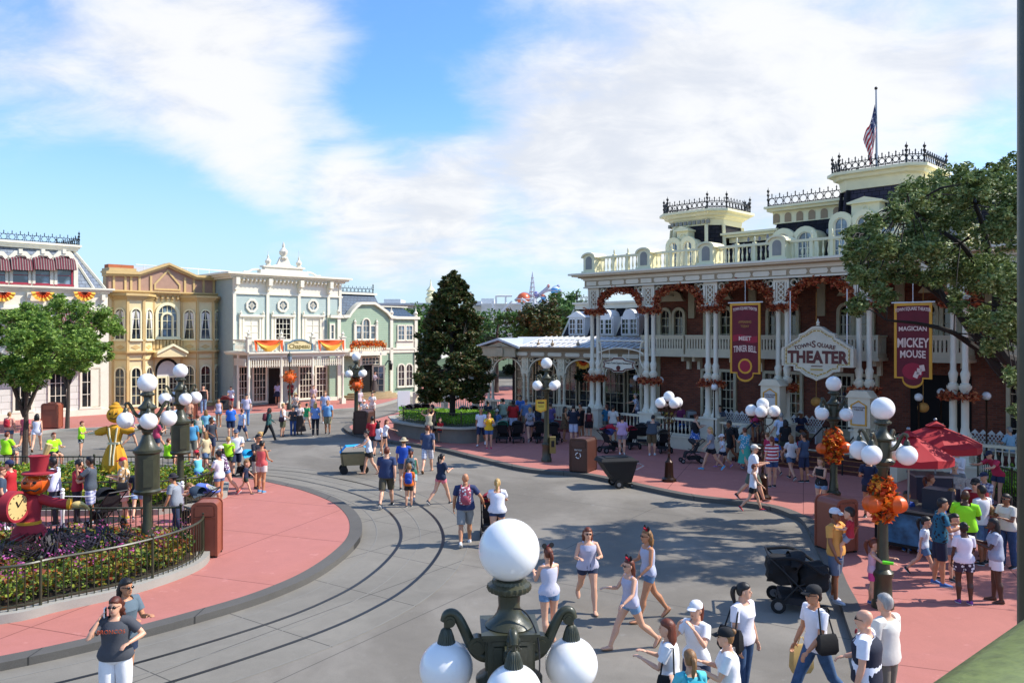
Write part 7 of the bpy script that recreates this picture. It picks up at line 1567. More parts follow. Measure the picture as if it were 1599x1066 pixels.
a = pp(920, 690, 1.66, 182, 'stand', 'l', ('dk', 'longc'), ('tank', '2a1a20'), ('shorts', '15151a'), 'sandal', 'dark haired woman in black shorts wearing a small red backpack'); backpack(a, 1.66, '6a1420', 'small wine red backpack on the woman in black shorts', s=.8)
pp(896, 692, 1.80, 172, 'hold', 'l', ('dk', 'short'), ('tee', '141c30'), ('bermuda', 'c0c6d8'), 'sandal', 'man in navy shirt and pale shorts seen from behind near the steps', build=1.1)
pp(908, 688, 1.82, 240, 'stand2', 't', ('dk', 'short'), ('tank', '1a1a1e'), ('shorts', '222228'), BK, 'tall man in black vest right of the man in pale shorts')
pp(882, 688, 1.64, 100, 'stand2', 't', ('dk', 'long'), ('dress', '6a5034.g'), ('dress', '6a5034.g'), 'sandal', 'long haired woman in brown patterned dress')
a = pp(828, 689, 1.66, 184, 'walk', 'l', ('bl', 'bun'), ('tee', 'b8aeb8'), ('mini', '2a3450.d'), '4a4a4a', 'blond woman with grey backpack walking towards the terrace'); backpack(a, 1.66, '8a8e98', 'grey backpack on the blond woman walking to the terrace', pat='g')
pp(802, 680, 1.78, 180, 'stand', 'k', ('dk', 'curly'), ('tee', 'b01c22'), ('bermuda', 'b8c0d4'), BK, 'man in bright red tee and pale shorts seen from behind', build=1.15)
pp(822, 676, 1.78, 185, 'stand2', 'l', ('lb', 'short'), ('tee', '6a84ae'), ('bermuda', '8a8068'), BK, 'man in faded blue tee right of the red tee', build=1.1)
pp(813, 668, 1.78, 5, 'hold', 't', ('dk', 'short'), ('tee', '3c70c0'), ('shorts', '2a3040'), BK, 'man in bright blue tee facing the camera between two backs', glasses=1)
pp(752, 695, 1.76, 350, 'walk', 't', ('gr', 'bald'), ('tee', 'dcdce8'), ('bermuda', '1a2444'), W_, 'bald man in white sleeveless tee and navy shorts by the planter corner', near=1)
pp(764, 700, 1.60, 5, 'camera', 'l', ('rd', 'longc'), ('tee', 'd8b020'), ('shorts', '3a5a8a.d'), 'c02848', 'woman in yellow tee and denim shorts drinking', near=1)
pp(775, 672, 1.7, 150, 'sit', 'l', ('gr', 'short'), ('tee', '5a7aa8'), ('shorts', '4a4a50'), BK, 'person in white hat and blue shirt sitting by the planter end', loc=FY(775, 40.5, .13), hat=('bucket', 'dcd8cc'))
pp(768, 664, 1.6, 160, 'hold', 'b', ('dk', 'short'), ('tee', '2a3448'), ('shorts', '33333a'), BK, 'person in dark top behind the white hat sitter', loc=FY(762, 42, .13))
pp(677, 690, 1.76, 250, 'hold', 't', ('dk', 'short'), ('tee', '101114'), ('bermuda', '1c1c20'), BK, 'man all in black at the front of the planter')
pp(670, 692, 1.62, 200, 'head', 'l', ('lb', 'bun'), ('tank', 'b0a890'), ('shorts', '2a2c34'), BK, 'woman in beige top with both hands at her hair by the planter')
pp(688, 690, 1.10, 345, 'stand', 'l', ('dk', 'short'), ('tee', 'b81c24'), ('shorts', '4a4e58'), '3a3a3e', 'small boy in red tee standing before the grey planter')
# --- street, middle distance
pp(668, 737, 1.82, 176, 'walk', 'l', ('rd', 'short'), ('tee', '3a4868'), ('bermuda', 'a8a8bc.p'), 'sandal', 'man in slate blue tee and pale checked shorts walking away', g0=0, near=1, build=1.1)
pp(689, 787, 1.60, 135, 'walkhold', 'l', ('dk', 'pony'), ('tee', '1c2a44'), ('mini', 'e07884'), '2a2a30', 'young woman in navy tee and coral pink shorts', g0=0, near=1)
a = pp(727, 850, 1.78, 182, 'out', 't', ('dk', 'bald'), ('tee', '28345a'), ('bermuda', '8a8a88'), W_, 'bald man in navy tee and grey shorts with hand held out', g0=0, near=2, build=1.15); backpack(a, 1.78, 'a04858', 'red, white and blue printed backpack on the bald man', pat='f', s=1.05)
a = pp(0, 0, 1.66, 180, 'push', 'l', ('bl', 'pony'), ('off', 'e4e2ea'), ('mini', '26385a.d'), W_, 'blond woman in frilly white blouse pushing a red pushchair', loc=FY(777, 19.7), near=2, build=1.15)
pp(604, 791, 1.86, 178, 'walk', 'l', ('rd', 'short'), ('tee', '2c3c60'), ('bermuda', '4e4838'), '35352e', 'tall man in navy tee and dark khaki shorts holding a child by the hand', g0=0, near=1, build=1.15)
a = pp(639, 791, 1.26, 182, 'stand', 'l', ('lb', 'short'), ('tee', 'd8681c'), ('shorts', '2c2620'), '4a4440', 'small child in orange tee between two walkers', g0=0, near=1); backpack(a, 1.26, '2048a8', 'royal blue backpack on the child in orange', s=1.1)
a = pp(642, 782, 1.68, 186, 'walk2', 'l', ('rd', 'pony'), ('tank', '1c6a50'), ('shorts', '9ab0b4'), 'b8b8b8', 'woman in green tank top with a patterned backpack', hat=('cap', '2a3648'), g0=0, near=1); backpack(a, 1.68, '5a7078', 'grey teal patterned backpack on the woman in green', pat='g')
pp(631, 764, 1.74, 182, 'stand', 'l', ('lb', 'short'), ('tee', '2450b0'), ('shorts', '50545c'), BK, 'man in straw hat and blue tee ahead of the woman in green', hat=('straw', 'b8a888'), g0=0)
pp(577, 740, 1.64, 285, 'push', 'l', ('dk', 'bun'), ('tank', 'e0e2ea'), ('shorts', '2a2624'), 'sandal', 'woman in white vest pushing the blue topped wagon', g0=0, near=1, glasses=1)
pp(582, 712, 1.70, 190, 'stand', 'l', ('dk', 'short'), ('tee', 'b8202c'), ('shorts', '2a2c34'), BK, 'person in red tee walking ahead of the wagon', g0=0)
pp(591, 712, 1.5, 170, 'walk', 'l', ('dk', 'long'), ('tee', 'e0d8e0'), ('mini', '1a1c24'), BK, 'girl in white tee and round-eared bow headband behind the wagon', hat=('ears', 'b01428'), g0=0)
pp(601, 708, 1.5, 100, 'reach', 'l', ('rd', 'long'), ('tee', 'dce0ec'), ('mini', '1a1e2c'), W_, 'long haired girl in white tee reaching out to the right', g0=0)
# --- far crowd in front of the shops
pp(512, 677, 1.78, 5, 'stand2', 't', ('dk', 'bald'), ('tee', '7aacd8'), ('bermuda', '9a9070'), BK, 'man in long sky blue tee and khaki shorts', g0=0, build=1.15)
pp(508, 660, 1.86, 12, 'stand', 'l', ('lb', 'short'), ('tee', 'b4bcd8'), ('bermuda', '8aa0a8'), 'b0b0b0', 'tall man in lavender tee behind the sky blue tee', g0=0)
pp(493, 680, 1.72, 185, 'stand', 'l', ('bl', 'long'), ('polo', '7a98cc'), ('pants', '171a26'), BK, 'woman with long blond hair, blue blouse and black trousers', g0=0)
pp(479, 671, 1.5, 160, 'walk', 'l', ('dk', 'short'), ('tee', '2aa060'), ('shorts', 'c8c8b8'), BK, 'youth in green tee and pale shorts in the far crowd', g0=0)
pp(468, 678, 1.66, 20, 'hold', 't', ('dk', 'bun'), ('tee', 'c8b8b0.f'), ('gown', '4a3a30'), BK, 'woman in pale top and long brown skirt', g0=0)
pp(458, 680, 1.5, 10, 'hold', 't', ('dk', 'short'), ('long', '33363c'), ('pants', '2c4a80.d'), BK, 'youth in charcoal jacket and jeans', g0=0)
a = pp(442, 682, 1.70, 95, 'stand2', 'l', ('bl', 'short'), ('tank', 'dcdce6'), ('bermuda', '5a5a44'), BK, 'person in white vest and olive shorts carrying a dark bag', g0=0, build=1.15); bag(a, 1.7, '3a2430', 'dark shoulder bag of the person in olive shorts', side=-1)
a = pp(420, 688, 1.66, 120, 'walk', 'k', ('dk', 'longc'), ('long', '2c5a58'), ('pants', '1a1c20'), BK, 'dark haired woman in teal walking right', g0=0); backpack(a, 1.66, '6a2834', 'dark red backpack on the woman in teal')
pp(462, 655, 1.66, 5, 'hold', 'l', ('rd', 'longc'), ('tee', 'b89a88.f'), ('shorts', '5a5a60'), BK, 'woman in straw hat before the hat shop', hat=('straw', 'b09868'), g0=0)
pp(490, 655, 1.64, 350, 'walk', 'l', ('lb', 'long'), ('tank', 'c8b8cc'), ('shorts', '6a6a78'), BK, 'woman in mauve top left of the tall lavender man', g0=0)
pp(490, 638, 1.6, 5, 'stand', 'l', ('rd', 'short'), ('tee', 'd8b8b8'), ('shorts', '6a5a50'), BK, 'person in pink top at the shop window right of the pumpkin post')
pp(385, 664, 1.80, 15, 'stand', 'l', ('dk', 'short'), ('tee', 'c4bcd0'), ('pants', '6a90c0.d'), BK, 'man in black cap, pale tee and light blue jeans', hat=('cap', '1a1a20'), g0=0)
pp(361, 640, 1.62, 20, 'push', 'l', ('dk', 'bun'), ('tee', 'd8d8e2'), ('shorts', 'a03048'), W_, 'woman in white tee pushing a pram before the yellow building')
pp(318, 645, 1.80, 15, 'stand', 'l', ('dk', 'short'), ('tank', '16161a'), ('pants', '7c9ab8.d'), BK, 'man in black vest and pale jeans at the yellow building', build=1.1)
pp(342, 666, 1.62, 8, 'stand2', 't', ('dk', 'long'), ('tank', 'd8c8dc'), ('mini', '6a9ac8.d'), 'sandal', 'woman in white top and light denim shorts', g0=0)
pp(361, 682, 1.62, 200, 'stand', 'l', ('rd', 'bun'), ('tee', '2468c8'), ('bermuda', '1c2c4c'), BK, 'stout woman in bright blue tee and navy shorts', g0=0, build=1.25)
pp(378, 688, 1.62, 150, 'walk', 'l', ('rd', 'short'), ('tee', '9cb8e0.f'), ('bermuda', '24406a'), '70a0c0', 'woman in blue and white top walking beside the stout one', g0=0, build=1.1)
pp(333, 692, 1.15, 180, 'stand', 'l', ('rd', 'pony'), ('tee', 'e86a78'), ('shorts', '8a4a50'), BK, 'little girl in coral pink with a white hat', hat=('bucket', '9ac8d8'), g0=0)
a = pp(309, 704, 1.70, 215, 'walk', 'l', ('rd', 'short'), ('tee', '2e6a5a'), ('shorts', '1a1c20'), 'sandal', 'woman in dark green walking behind the second lamp', g0=0); backpack(a, 1.7, 'a8a498', 'beige backpack on the woman in dark green')
pp(322, 690, 1.62, 200, 'walk', 'l', ('lb', 'long'), ('tee', '78b0c8'), ('mini', '5a7a9a.d'), 'sandal', 'woman in light blue tee beside the green one', g0=0)
pp(582, 655, 1.64, 5, 'hold', 'l', ('dk', 'bun'), ('tee', 'd8d0cc.f'), ('shorts', 'c8c0b4'), BK, 'woman in pale outfit just behind the far lamp bin')
pp(568, 650, 1.5, 10, 'sit', 'l', ('lb', 'short'), ('tee', 'dcd8d4'), ('shorts', 'b8b0a0'), W_, 'person in white sun hat sitting behind the far lamp bin', loc=FY(569, 47.5, .13), hat=('bucket', 'e0dcd2'))
pp(562, 648, 1.72, 30, 'stand', 'l', ('lb', 'short'), ('tee', 'd8c0c4'), ('shorts', '6a6a60'), BK, 'person in pink shirt left of the sun hat sitter', loc=FY(561, 50, .13))
gp = PG; M_ = MX(PG.ox, PG.oy, 0, 45); q_ = M_ @ Vector((PG.u(575), -.9, .60))
pp(0, 0, 1.68, 60, 'hold', 'l', ('dk', 'bun'), ('long', '9a8c94'), ('gown', '4e443e'), BK, 'woman in old fashioned long brown gown on the green building steps', loc=tuple(q_))
q_ = MX(PC.ox, PC.oy, 0, 45) @ Vector((PC.u(424), -.9, .13))
pp(0, 0, 1.66, 190, 'stand2', 't', ('dk', 'pony'), ('tee', 'b8b8dc'), ('skirt', '1c2440'), BK, 'woman in lilac blouse and navy skirt at the hat shop door', loc=tuple(q_))
pp(0, 0, 1.7, 10, 'hold', 't', ('dk', 'long'), ('tee', '7a3038'), ('shorts', '2a2a30'), BK, 'woman in dark red just outside the hat shop door', loc=tuple(q_+Vector((.9, .2, 0))))
# --- around the island
pp(369, 742, 1.76, 20, 'walkhold', 'l', ('dk', 'short'), ('tee', 'e0e2ec'), ('bermuda', '1c2848'), BK, 'man in cap, sunglasses and white tee at the blue pushchair', hat=('cap', '5a6070'), g0=0, near=1, glasses=1, build=1.1)
pp(357, 744, 1.46, 200, 'stand', 'l', ('bl', 'curly'), ('tee', 'a8e81c'), ('shorts', '3a4a3a'), BK, 'curly blond boy in neon yellow tee', g0=0)
pp(353, 772, 1.62, 300, ((24, 8, -20, 18, (30, 12, 50, .3), (20, 12, 40, .2), 14)), 'l', ('dk', 'long'), ('tee', '6a4a70.f'), ('mini', '6a88b8.d'), 'e06a60', 'woman in white cap and flowered top standing at the railing end', hat=('cap', 'e0d8c8'), near=1)
pp(343, 789, 1.62, 250, 'hold', 't', ('dk', 'bun'), ('tee', 'e0d8dc'), ('mini', '5a6a88.d'), 'c8c8cc', 'dark haired woman in white tee and denim shorts by the pushchairs', near=1)
pp(384, 771, 1.05, 95, 'walk', 'l', ('lb', 'short'), ('tee', '202a44'), ('shorts', '24382c'), '8a6a4a', 'toddler boy in navy tee running on the red pavement', near=1)
a = pp(409, 768, 1.66, 165, 'stand2', 't', ('dk', 'short'), ('tank', 'e0605c'), ('shorts', 'd8c4bc'), '4a9ac8', 'woman in coral vest, white shorts and blue shoes at the island edge', near=1, female=True)
pp(402, 762, 1.78, 60, 'hold', 't', ('dk', 'short'), ('tee', '1c2434.g'), ('bermuda', 'b8b0a0'), BK, 'man in sunglasses and dark patterned tee behind the coral vest', glasses=1)
pp(407, 745, 1.66, 300, 'hip', 'l', ('bl', 'bun'), ('tank', 'b8a890.f'), ('shorts', 'a8b0b8'), 'sandal', 'blond woman with hand on hip behind the couple', g0=0)
a = pp(336, 812, 1.70, 275, 'bend', 'l', ('lb', 'short'), ('tee', '5a72c0'), ('shorts', '8a8a80'), W_, 'person in periwinkle blue tee bending over a pushchair', near=1, build=1.1)
pp(311, 770, 1.40, 240, ((20, 6, -16, 14, (50, 20, 30, .2), (30, 12, 50, .2), 12)), 'l', ('rd', 'pony'), ('tank', '6ac4d0'), ('shorts', '4a6ab0.d'), W_, 'girl in turquoise vest and red cap leaning on the railing', hat=('cap', 'd83040'), near=1)
pp(276, 838, 1.60, 265, 'reach', 't', ('dk', 'short'), ('tee', '8a9098'), ('pants', '22304a'), BK, 'person in dark hat and grey tee leaning on the front bed railing', hat=('bucket', '28242c'), near=1, build=1.2)
a = pp(142, 817, 1.80, 275, 'camera', 'b', ('dk', 'short'), ('tee', '4a525c'), ('bermuda', '6a74a8.p'), 'b0bcc4', 'man in charcoal tee and plaid shorts taking a photo', near=1, build=1.05)
o = thing('camera', 'small black camera held up by the man in plaid shorts', 'camera', a.location+Vector((-.30, -.03, 1.60))); b = Bag(); b.bx((0, 0, 0), (.06, .13, .09)); b.build('camera_body', m_plast, o); b = Bag(); b.tube([(-.03, 0, 0), (-.09, 0, 0)], .035, 10); b.build('lens', m_dark, o)
a = pp(195, 809, 1.68, 285, 'hold', 'l', ('bl', 'longc'), ('tee', 'c8a070.f'), ('bermuda', 'dcae9c'), 'd8c820', 'woman in red cap, flowered blouse and pink trousers behind the lamp', hat=('cap', 'c82038'), near=1, build=1.2); bag(a, 1.68, '151518', 'black shoulder bag of the woman in the red cap', side=1, z=.95)
pp(215, 806, 1.5, 200, 'walk', 'l', ('lb', 'short'), ('tee', '1e2634'), ('shorts', '7a94b8.d'), BK, 'youth in dark tee half hidden behind the near lamp case', loc=FY(216, 22, .13))
pp(0, 0, 1.78, 275, 'hold', 'k', ('dk', 'short'), ('tee', 'd8d8ec'), ('pants', '2a2c34'), BK, 'dark skinned man in white tee behind the red scarecrow', loc=FY(86, 21.4, .13), near=1, build=1.1)
pp(0, 0, 1.74, 275, 'camera', 'l', ('dk', 'short'), ('tee', 'b01c24'), ('pants', '2a2a30'), BK, 'man in navy cap and red tee at the far left of the island', loc=FY(16, 21.2, .13), hat=('cap', '1c2850'), near=1, build=1.1)
pp(0, 0, 1.70, 95, 'hold', 'l', ('dk', 'short'), ('tee', 'a82838'), ('pants', '2a2a30'), BK, 'person in crimson shirt bent behind the photographer', loc=FY(121, 21.6, .13))
pp(0, 0, 1.66, 120, 'stand', 'l', ('rd', 'short'), ('tee', '3a4a5c'), ('pants', '2a2a30'), BK, 'person with sunglasses in slate shirt cut by the left picture edge', loc=FY(2, 20.6, .13), glasses=1)
pp(127, 713, 1.52, 95, 'hold', 'l', ('rd', 'short'), ('tee', 'a8f01c'), ('shorts', '28342c.f'), '4a4a4a', 'boy in neon yellow tee with orange print standing in the street', g0=0, near=1)
NEON = [(262, 27.8, 'boy in neon yellow tee sitting on the back railing right of the lamp', 150, 1.35), (83, 28.6, 'person in neon yellow tee sitting behind the hedge, legs crossed', 60, 1.6), (10, 28.6, 'person in neon yellow tee at the left edge, seen from behind', 170, 1.62)]
for px, Y, nm, fc, h in NEON: pp(0, 0, h, fc, 'sit', 'l', ('rd', 'short'), ('tee', 'a8f01c'), ('shorts', '20242a'), BK, nm, loc=FY(px, Y, .45), near=1, build=1.1)
pp(58, 704, 1.72, 200, 'walk', 'l', ('dk', 'longc'), ('tank', 'dcdcec'), ('mini', 'dcdcec'), 'sandal', 'woman in white romper walking in the street at left', g0=0)
pp(40, 700, 1.66, 190, 'walk', 't', ('dk', 'pony'), ('tee', 'd05868'), ('shorts', '6a3a40'), BK, 'person in rose tee walking beside the left tree trunk', g0=0)
a = pp(15, 700, 1.66, 180, 'stand', 'l', ('lb', 'short'), ('tee', 'dca08c'), ('shorts', '4a5a70'), BK, 'woman in peach tee at the left edge of the street', g0=0); backpack(a, 1.66, 'b01c30', 'red backpack on the woman in peach', s=.9)
a = pp(250, 702, 1.72, 250, 'walk', 't', ('dk', 'short'), ('tee', '1a1c24'), ('shorts', '1c1c22'), BK, 'person in black walking between the two big lamps', g0=0); bag(a, 1.72, '101010', 'black handbag of the person between the lamps')
for k, (px, py, c, fc, lb_) in enumerate([(205, 700, 'b070a0', 120, 'girl in purple top behind the yellow scarecrow arm'), (228, 690, '50a0a0', 200, 'woman in teal just left of the second lamp in the street'), (272, 680, '9ab4d0', 30, 'person in pale blue behind the second lamp globes'), (296, 668, 'd8a080', 190, 'person in peach near the pavement left of the hat shop'), (401, 700, 'c8c8d0', 160, 'woman in light grey walking in the street behind the blond one')][:4]):
    pp(px, py, 1.64, fc, 'walk' if k % 2 else 'walk2', 'lt'[k % 2], (('rd', 'dk', 'lb')[k % 3], ('pony', 'short', 'long')[k % 3]), ('tee', c), ('shorts', ('2a3450', '6a6a60')[k % 2]), BK, lb_, g0=0)
XP = [(244, 716, 'b03a5a', 'l', 'woman in raspberry top behind the near lamp case at right', 150), (300, 722, '4a90b8', 't', 'person in steel blue beside the end lamp post of the hedge bed', 200), (322, 740, 'c8b890', 'l', 'person in sand coloured tee by the hedge bed end', 250), (330, 716, '303642', 'b', 'person in dark grey near the end of the back railing', 60),
 (948, 684, '2a6a8a', 'l', 'person in petrol blue by the rail behind the bending red tee', 200), (958, 690, 'd0ccc4', 't', 'person in off white behind the recycling bin', 150), (1008, 690, 'b84a3a', 'l', 'person in brick red among the parked pushchairs', 20), (1030, 688, '3a5a3a', 'b', 'person in forest green behind the leaning charcoal tee', 340), (1046, 690, 'd8b048', 't', 'person in mustard yellow behind the left bronze lamp', 190), (1062, 686, '8a3a6a', 'l', 'person in plum by the terrace rail', 160), (1098, 700, 'c0c8d8', 'l', 'person in ice blue just left of the blond pusher', 110),
 (860, 682, '5a4a7a', 't', 'person in violet left of the brown patterned dress', 170), (840, 676, '2a2e38', 'b', 'person in black top right of the faded blue tee', 190), (786, 674, 'a8b8a0', 'l', 'person in pale green beside the white hat sitter', 200), (1236, 748, 'e0dcd8', 'l', 'person in white before the lowest theatre step', 190), (1256, 752, '40506a', 't', 'person in slate blue right of the white one at the steps', 210),
 (1450, 846, 'c86a50', 't', 'person in salmon between cart and navy shorts', 80), (1534, 880, 'd8d4da', 'b', 'person in white in the middle of the cart queue', 200), (1484, 868, '5a7a4a', 'l', 'person in moss green behind the printed top girl', 100)]
for k, (px, py, c, sk, nm, fc) in enumerate(XP):
    pp(px, py, (1.66, 1.74, 1.6, 1.7)[k % 4], fc, ('hold', 'stand', 'walk', 'stand2')[k % 4], sk, (('rd', 'dk', 'lb', 'br')[k % 4], ('pony', 'short', 'long', 'short')[k % 4]), ('tee', c), (('shorts', 'bermuda')[k % 2], ('2a3450', '6a6a60', '4a6484.d')[k % 3]), BK, nm)
# ================================================================= PUSHCHAIRS
def stroller(label, loc, rz, c, seats=1, s=1.0, frame_=None):
    t = thing('pushchair', label, 'pushchair', loc, R(rz), 'pushchairs in the square', s); w_ = .26 if seats == 1 else .40      # front = -y
    fm = frame_ or m_plast
    b = Bag()
    for sx in (-1, 1):
        x = sx*w_; b.tube([(x, -.42, .12), (x, -.1, .42), (x, .30, .82), (x, .52, 1.02)], .016, 6); b.tube([(x, .34, .14), (x, .02, .52), (x, -.12, .58)], .016, 6)
    b.tube([(-w_, .52, 1.02), (w_, .52, 1.02)], .02, 6); b.tube([(-w_, .34, .14), (w_, .34, .14)], .014, 6); b.tube([(-w_, -.42, .12), (w_, -.42, .12)], .014, 6); b.build('frame', fm, t)
    for sx in (-1, 1):
        for y, r in ((-.44, .10), (.36, .14)):
            b = Bag(); x = sx*w_; b.tube([(x-.02, y, r), (x+.02, y, r)], r, 14, 0); b.tube([(x-.026, y, r), (x+.026, y, r)], r*.55, 10, 1); b.build('wheel', [m_rub, m_chrome], t)
    b = Bag(); b.rings([[(sx*(w_-.03), y, z) for sx in (-1, 1)]+[(sx*(w_-.03), y+.05, z+.03) for sx in (1, -1)] for y, z in ((-.36, .22), (-.30, .46), (.06, .44), (.26, .86))]); b.build('seat', m_fab, t, color='1c1c20')
    b = Bag(); rs = []
    for k in range(7): a = R(-20+k*24); rs.append([((w_+.02)*math.cos(PI*j/8), .16-.34*math.sin(a+.5)*(.4+.6*math.sin(PI*j/8)), .78+.30*math.cos(a*.8-.2)*(.35+.65*math.sin(PI*j/8))) for j in range(9)])
    b.rings(rs, 0, False, False); b.build('canopy', m_fab, t, color=c, recalc=False)
    b = Bag(); b.rings([[(sx*(w_-.04), y, z) for sx in (-1, 1)]+[(sx*(w_-.04), y+.02, z-.12) for sx in (1, -1)] for y, z in ((-.2, .26), (.3, .30))]); b.build('basket', m_fab, t, color='202024')
    return t
def gl(px, py, z=0.): q = G(px, py, z); return (q.x, q.y, z)
t = stroller('black double pushchair with hoods up parked at the kerb in the oak shade', gl(1243, 948), 78, '101012', 2, 1.0)
cl_ = lambda q, a, th: Vector((max(-.33, min(.33, q.x)), max(-.27, min(.27, q.y)), max(-.2, min(.24, q.z))))*(1+.07*math.sin(q.x*19+q.z*23+q.y*9)); b = Bag(); b.ell((0, -.30, .62), (.42, .36, .32), 26, 14, squash=cl_); b.ell((0, .26, .72), (.42, .40, .36), 26, 14, squash=cl_); b.tube(spline([Vector(p) for p in [(-.38, -.45, .75), (-.4, 0, 1.02), (-.38, .5, 1.0)]], 4), .03, 6); b.tube(spline([Vector(p) for p in [(.38, -.45, .75), (.4, 0, 1.02), (.38, .5, 1.0)]], 4), .03, 6); b.build('rain_cover', m_fab, t, color='0c0c0e')
stroller('red and black pushchair in front of the blond woman in frilly blouse', FY(769, 20.7), 180, 'a01c2c', 1, 1.05)
stroller('turquoise blue pushchair beside the man in cap and white tee', gl(388, 748), 250, '18a0d0', 1, 1.0)
stroller('black pushchair pushed by the blond woman in grey tee', gl(1081, 722, .13), 270, '26262a', 1, .9)
stroller('small pram before the yellow building', gl(352, 643, .13), 20, '6a3030', 1)
stroller('black pushchair by the photographer', (-10.6, 20.9, .13), 240, '101114', 1, 1.0); stroller('blue edged pushchair under the bending person', (-8.3, 21.1, .13), 265, '2a3a4a', 1, 1)
for k, (px, py, c, rz, lb_) in enumerate([(808, 690, '1a1b1f', 190, 'black pushchair behind the legs of the red tee man'), (786, 690, '2a6a50', 170, 'green topped pushchair beside the planter end'), (842, 690, '202024', 200, 'black pushchair right of the blond backpacker'), (866, 692, '18181c', 160, 'wide black pushchair left of the patterned dress'), (986, 700, 'a02038', 200, 'red pushchair behind the lilac tee woman'), (1003, 694, '4a4a50', 170, 'grey pushchair left of the charcoal tee man'), (1036, 706, '6a6258', 190, 'beige pushchair before the charcoal tee man'), (1052, 694, '202838', 180, 'navy pushchair behind the left bronze lamp'), (1066, 696, '2868b8', 200, 'bright blue topped pushchair by the flowered skirt'), (952, 706, '3a3a6a', 120, 'purple based pushchair beside the bending red tee man'), (1000, 683, '2aa0a0', 150, 'teal topped pushchair nearest the terrace rail')]):
    stroller(lb_, gl(px, py, .13), rz, c, 1, .95)
for k, (px, Y, c, nm) in enumerate([(641, 46, '17171a', 'first'), (652, 46.6, '202026', 'second'), (664, 47, '141418', 'third'), (724, 45, '1c2c44', 'fourth'), (740, 45.2, '1a1a1c', 'fifth')]):
    stroller('dark parked pushchair behind the magnolia planter, %s from the left' % nm, FY(px, Y, .13), 150+20*k, c, 1, 1.0)
t = thing('wagon', 'folding wagon with tan sides and bright blue sunshade', 'wagon', gl(553, 738), R(285)); b = Bag(); b.rings([[(-.28*f, -.5*f, z), (.28*f, -.5*f, z), (.28*f, .5*f, z), (-.28*f, .5*f, z)] for f, z in ((.9, .32), (1, .75))]); b.build('tub', m_fab, t, color='8a7a56')
b = Bag(); b.rings([[(-.3, -.52, .78), (.3, -.52, .78)], [(-.3, -.3, 1.02), (.3, -.3, 1.02)], [(-.3, .3, 1.04), (.3, .3, 1.04)], [(-.3, .55, .9), (.3, .55, .9)]], cap=False, closed=False); b.build('sunshade', m_fab, t, color='18a0e0', recalc=False)
b = Bag()
for sx in (-1, 1):
    for sy in (-1, 1): b.tube([(sx*.27, sy*.4, .3), (sx*.27, sy*.48, 1.0)], .012, 5)
b.build('frame', m_plast, t)
for sx in (-1, 1):
    for sy in (-1, 1): b = Bag(); b.tube([(sx*.3-.025, sy*.38, .15), (sx*.3+.025, sy*.38, .15)], .15, 14); b.build('wheel', m_rub, t)
# ================================================================= BINS, CART, PARASOLS
def bin_(label, loc, rz, m_, w_=.58, h=1.25, s=1, logo=False, d_=None):
    d_ = d_ or w_
    t = thing('litter_bin', label, 'bin', loc, R(rz), 'brown litter bins', s); b = Bag()
    ol = lambda e, zt: [(-w_/2+e, .04), (w_/2-e, .04), (w_/2-e, zt-.14)]+[(w_/2-e-.14+.14*math.cos(PI/2*k/5), zt-.14+.14*math.sin(PI/2*k/5)) for k in range(1, 6)]+[(-w_/2+e+.14-.14*math.sin(PI/2*k/5), zt-.14+.14*math.cos(PI/2*k/5)) for k in range(0, 5)]+[(-w_/2+e, zt-.14)]
    b.prism(ol(.02, h-.02), -d_/2+.02, d_/2-.02); b.build('bin_body', m_, t); b = Bag()
    b.ring(ol(0, h), ol(.055, h-.055), -d_/2, -d_/2+.04); b.ring(ol(0, h), ol(.055, h-.055), d_/2-.04, d_/2); b.box(-w_/2+.05, w_/2-.05, -d_/2-.004, -d_/2+.02, h-.36, h-.345); b.build('edge_frame', m_, t)
    b = Bag(); b.box(-w_/2+.09, w_/2-.09, -d_/2-.006, -d_/2+.022, h-.32, h-.10); b.build('flap', m_, t)
    b = Bag()
    for sx in (-1, 1):
        for sy in (-1, 1): b.bx((sx*(w_/2-.05), sy*(d_/2-.05), .02), (.07, .07, .045))
    b.build('foot', m_plast, t)
    if logo:
        o = text('lettering', 'RECYCLE', .07, m_wht, t, (0, -d_/2-.008, h-.42)); b = Bag()
        for k in range(3): a = k*2*PI/3+PI/2; a2 = a+1.5; b.tube([(.1*math.cos(a+f), -d_/2-.008, h-.62+.1*math.sin(a+f)) for f in (0, .5, 1.0, 1.5)], .018, 4)
        b.build('recycling_mark', m_wht, t)
    return t
bn = bin_('rust brown litter bin on the red island beside the flower bed', gl(324, 866, .125), 8, m_binr, .58, 1.27)
bin_('dark brown litter bin beside the garlanded lamp at the kerb bend', (7.65, 18.9, .13), 20, m_binr, .62, 1.25, d_=.75)
bin_('brown recycling bin with white mark beside the black tilt cart', (2.65, 29.8, .13), -28, m_bind, .72, 1.25, logo=True, d_=.95)
bin_('dark brown litter bin beside the far pumpkin lamp', (-7.6, 41.2, .13), -12, m_bind, .75, 1.2, d_=1.1)
bin_('rust brown litter bin behind the left trees on the far pavement', gl(82, 668, .13), 10, m_binr, .75, 1.25, 1.1); bin_('rust brown litter bin behind the lamp near the yellow building', gl(297, 655, .13), 30, m_binr, .7, 1.2, 1.1)
t = thing('porch_bin', 'grey metal bin on the theatre terrace behind the balustrade', 'bin', tloc(1080, .9)); b = Bag(); b.lathe([(.3, 0), (.3, .9), (.26, 1.02), (.1, 1.08)], 4, ph=PI/4); b.build('bin_body', m_chrome, t); b = Bag(); b.bx((0, -.22, .8), (.24, .03, .14), 0); b.build('flap', m_plast, t)
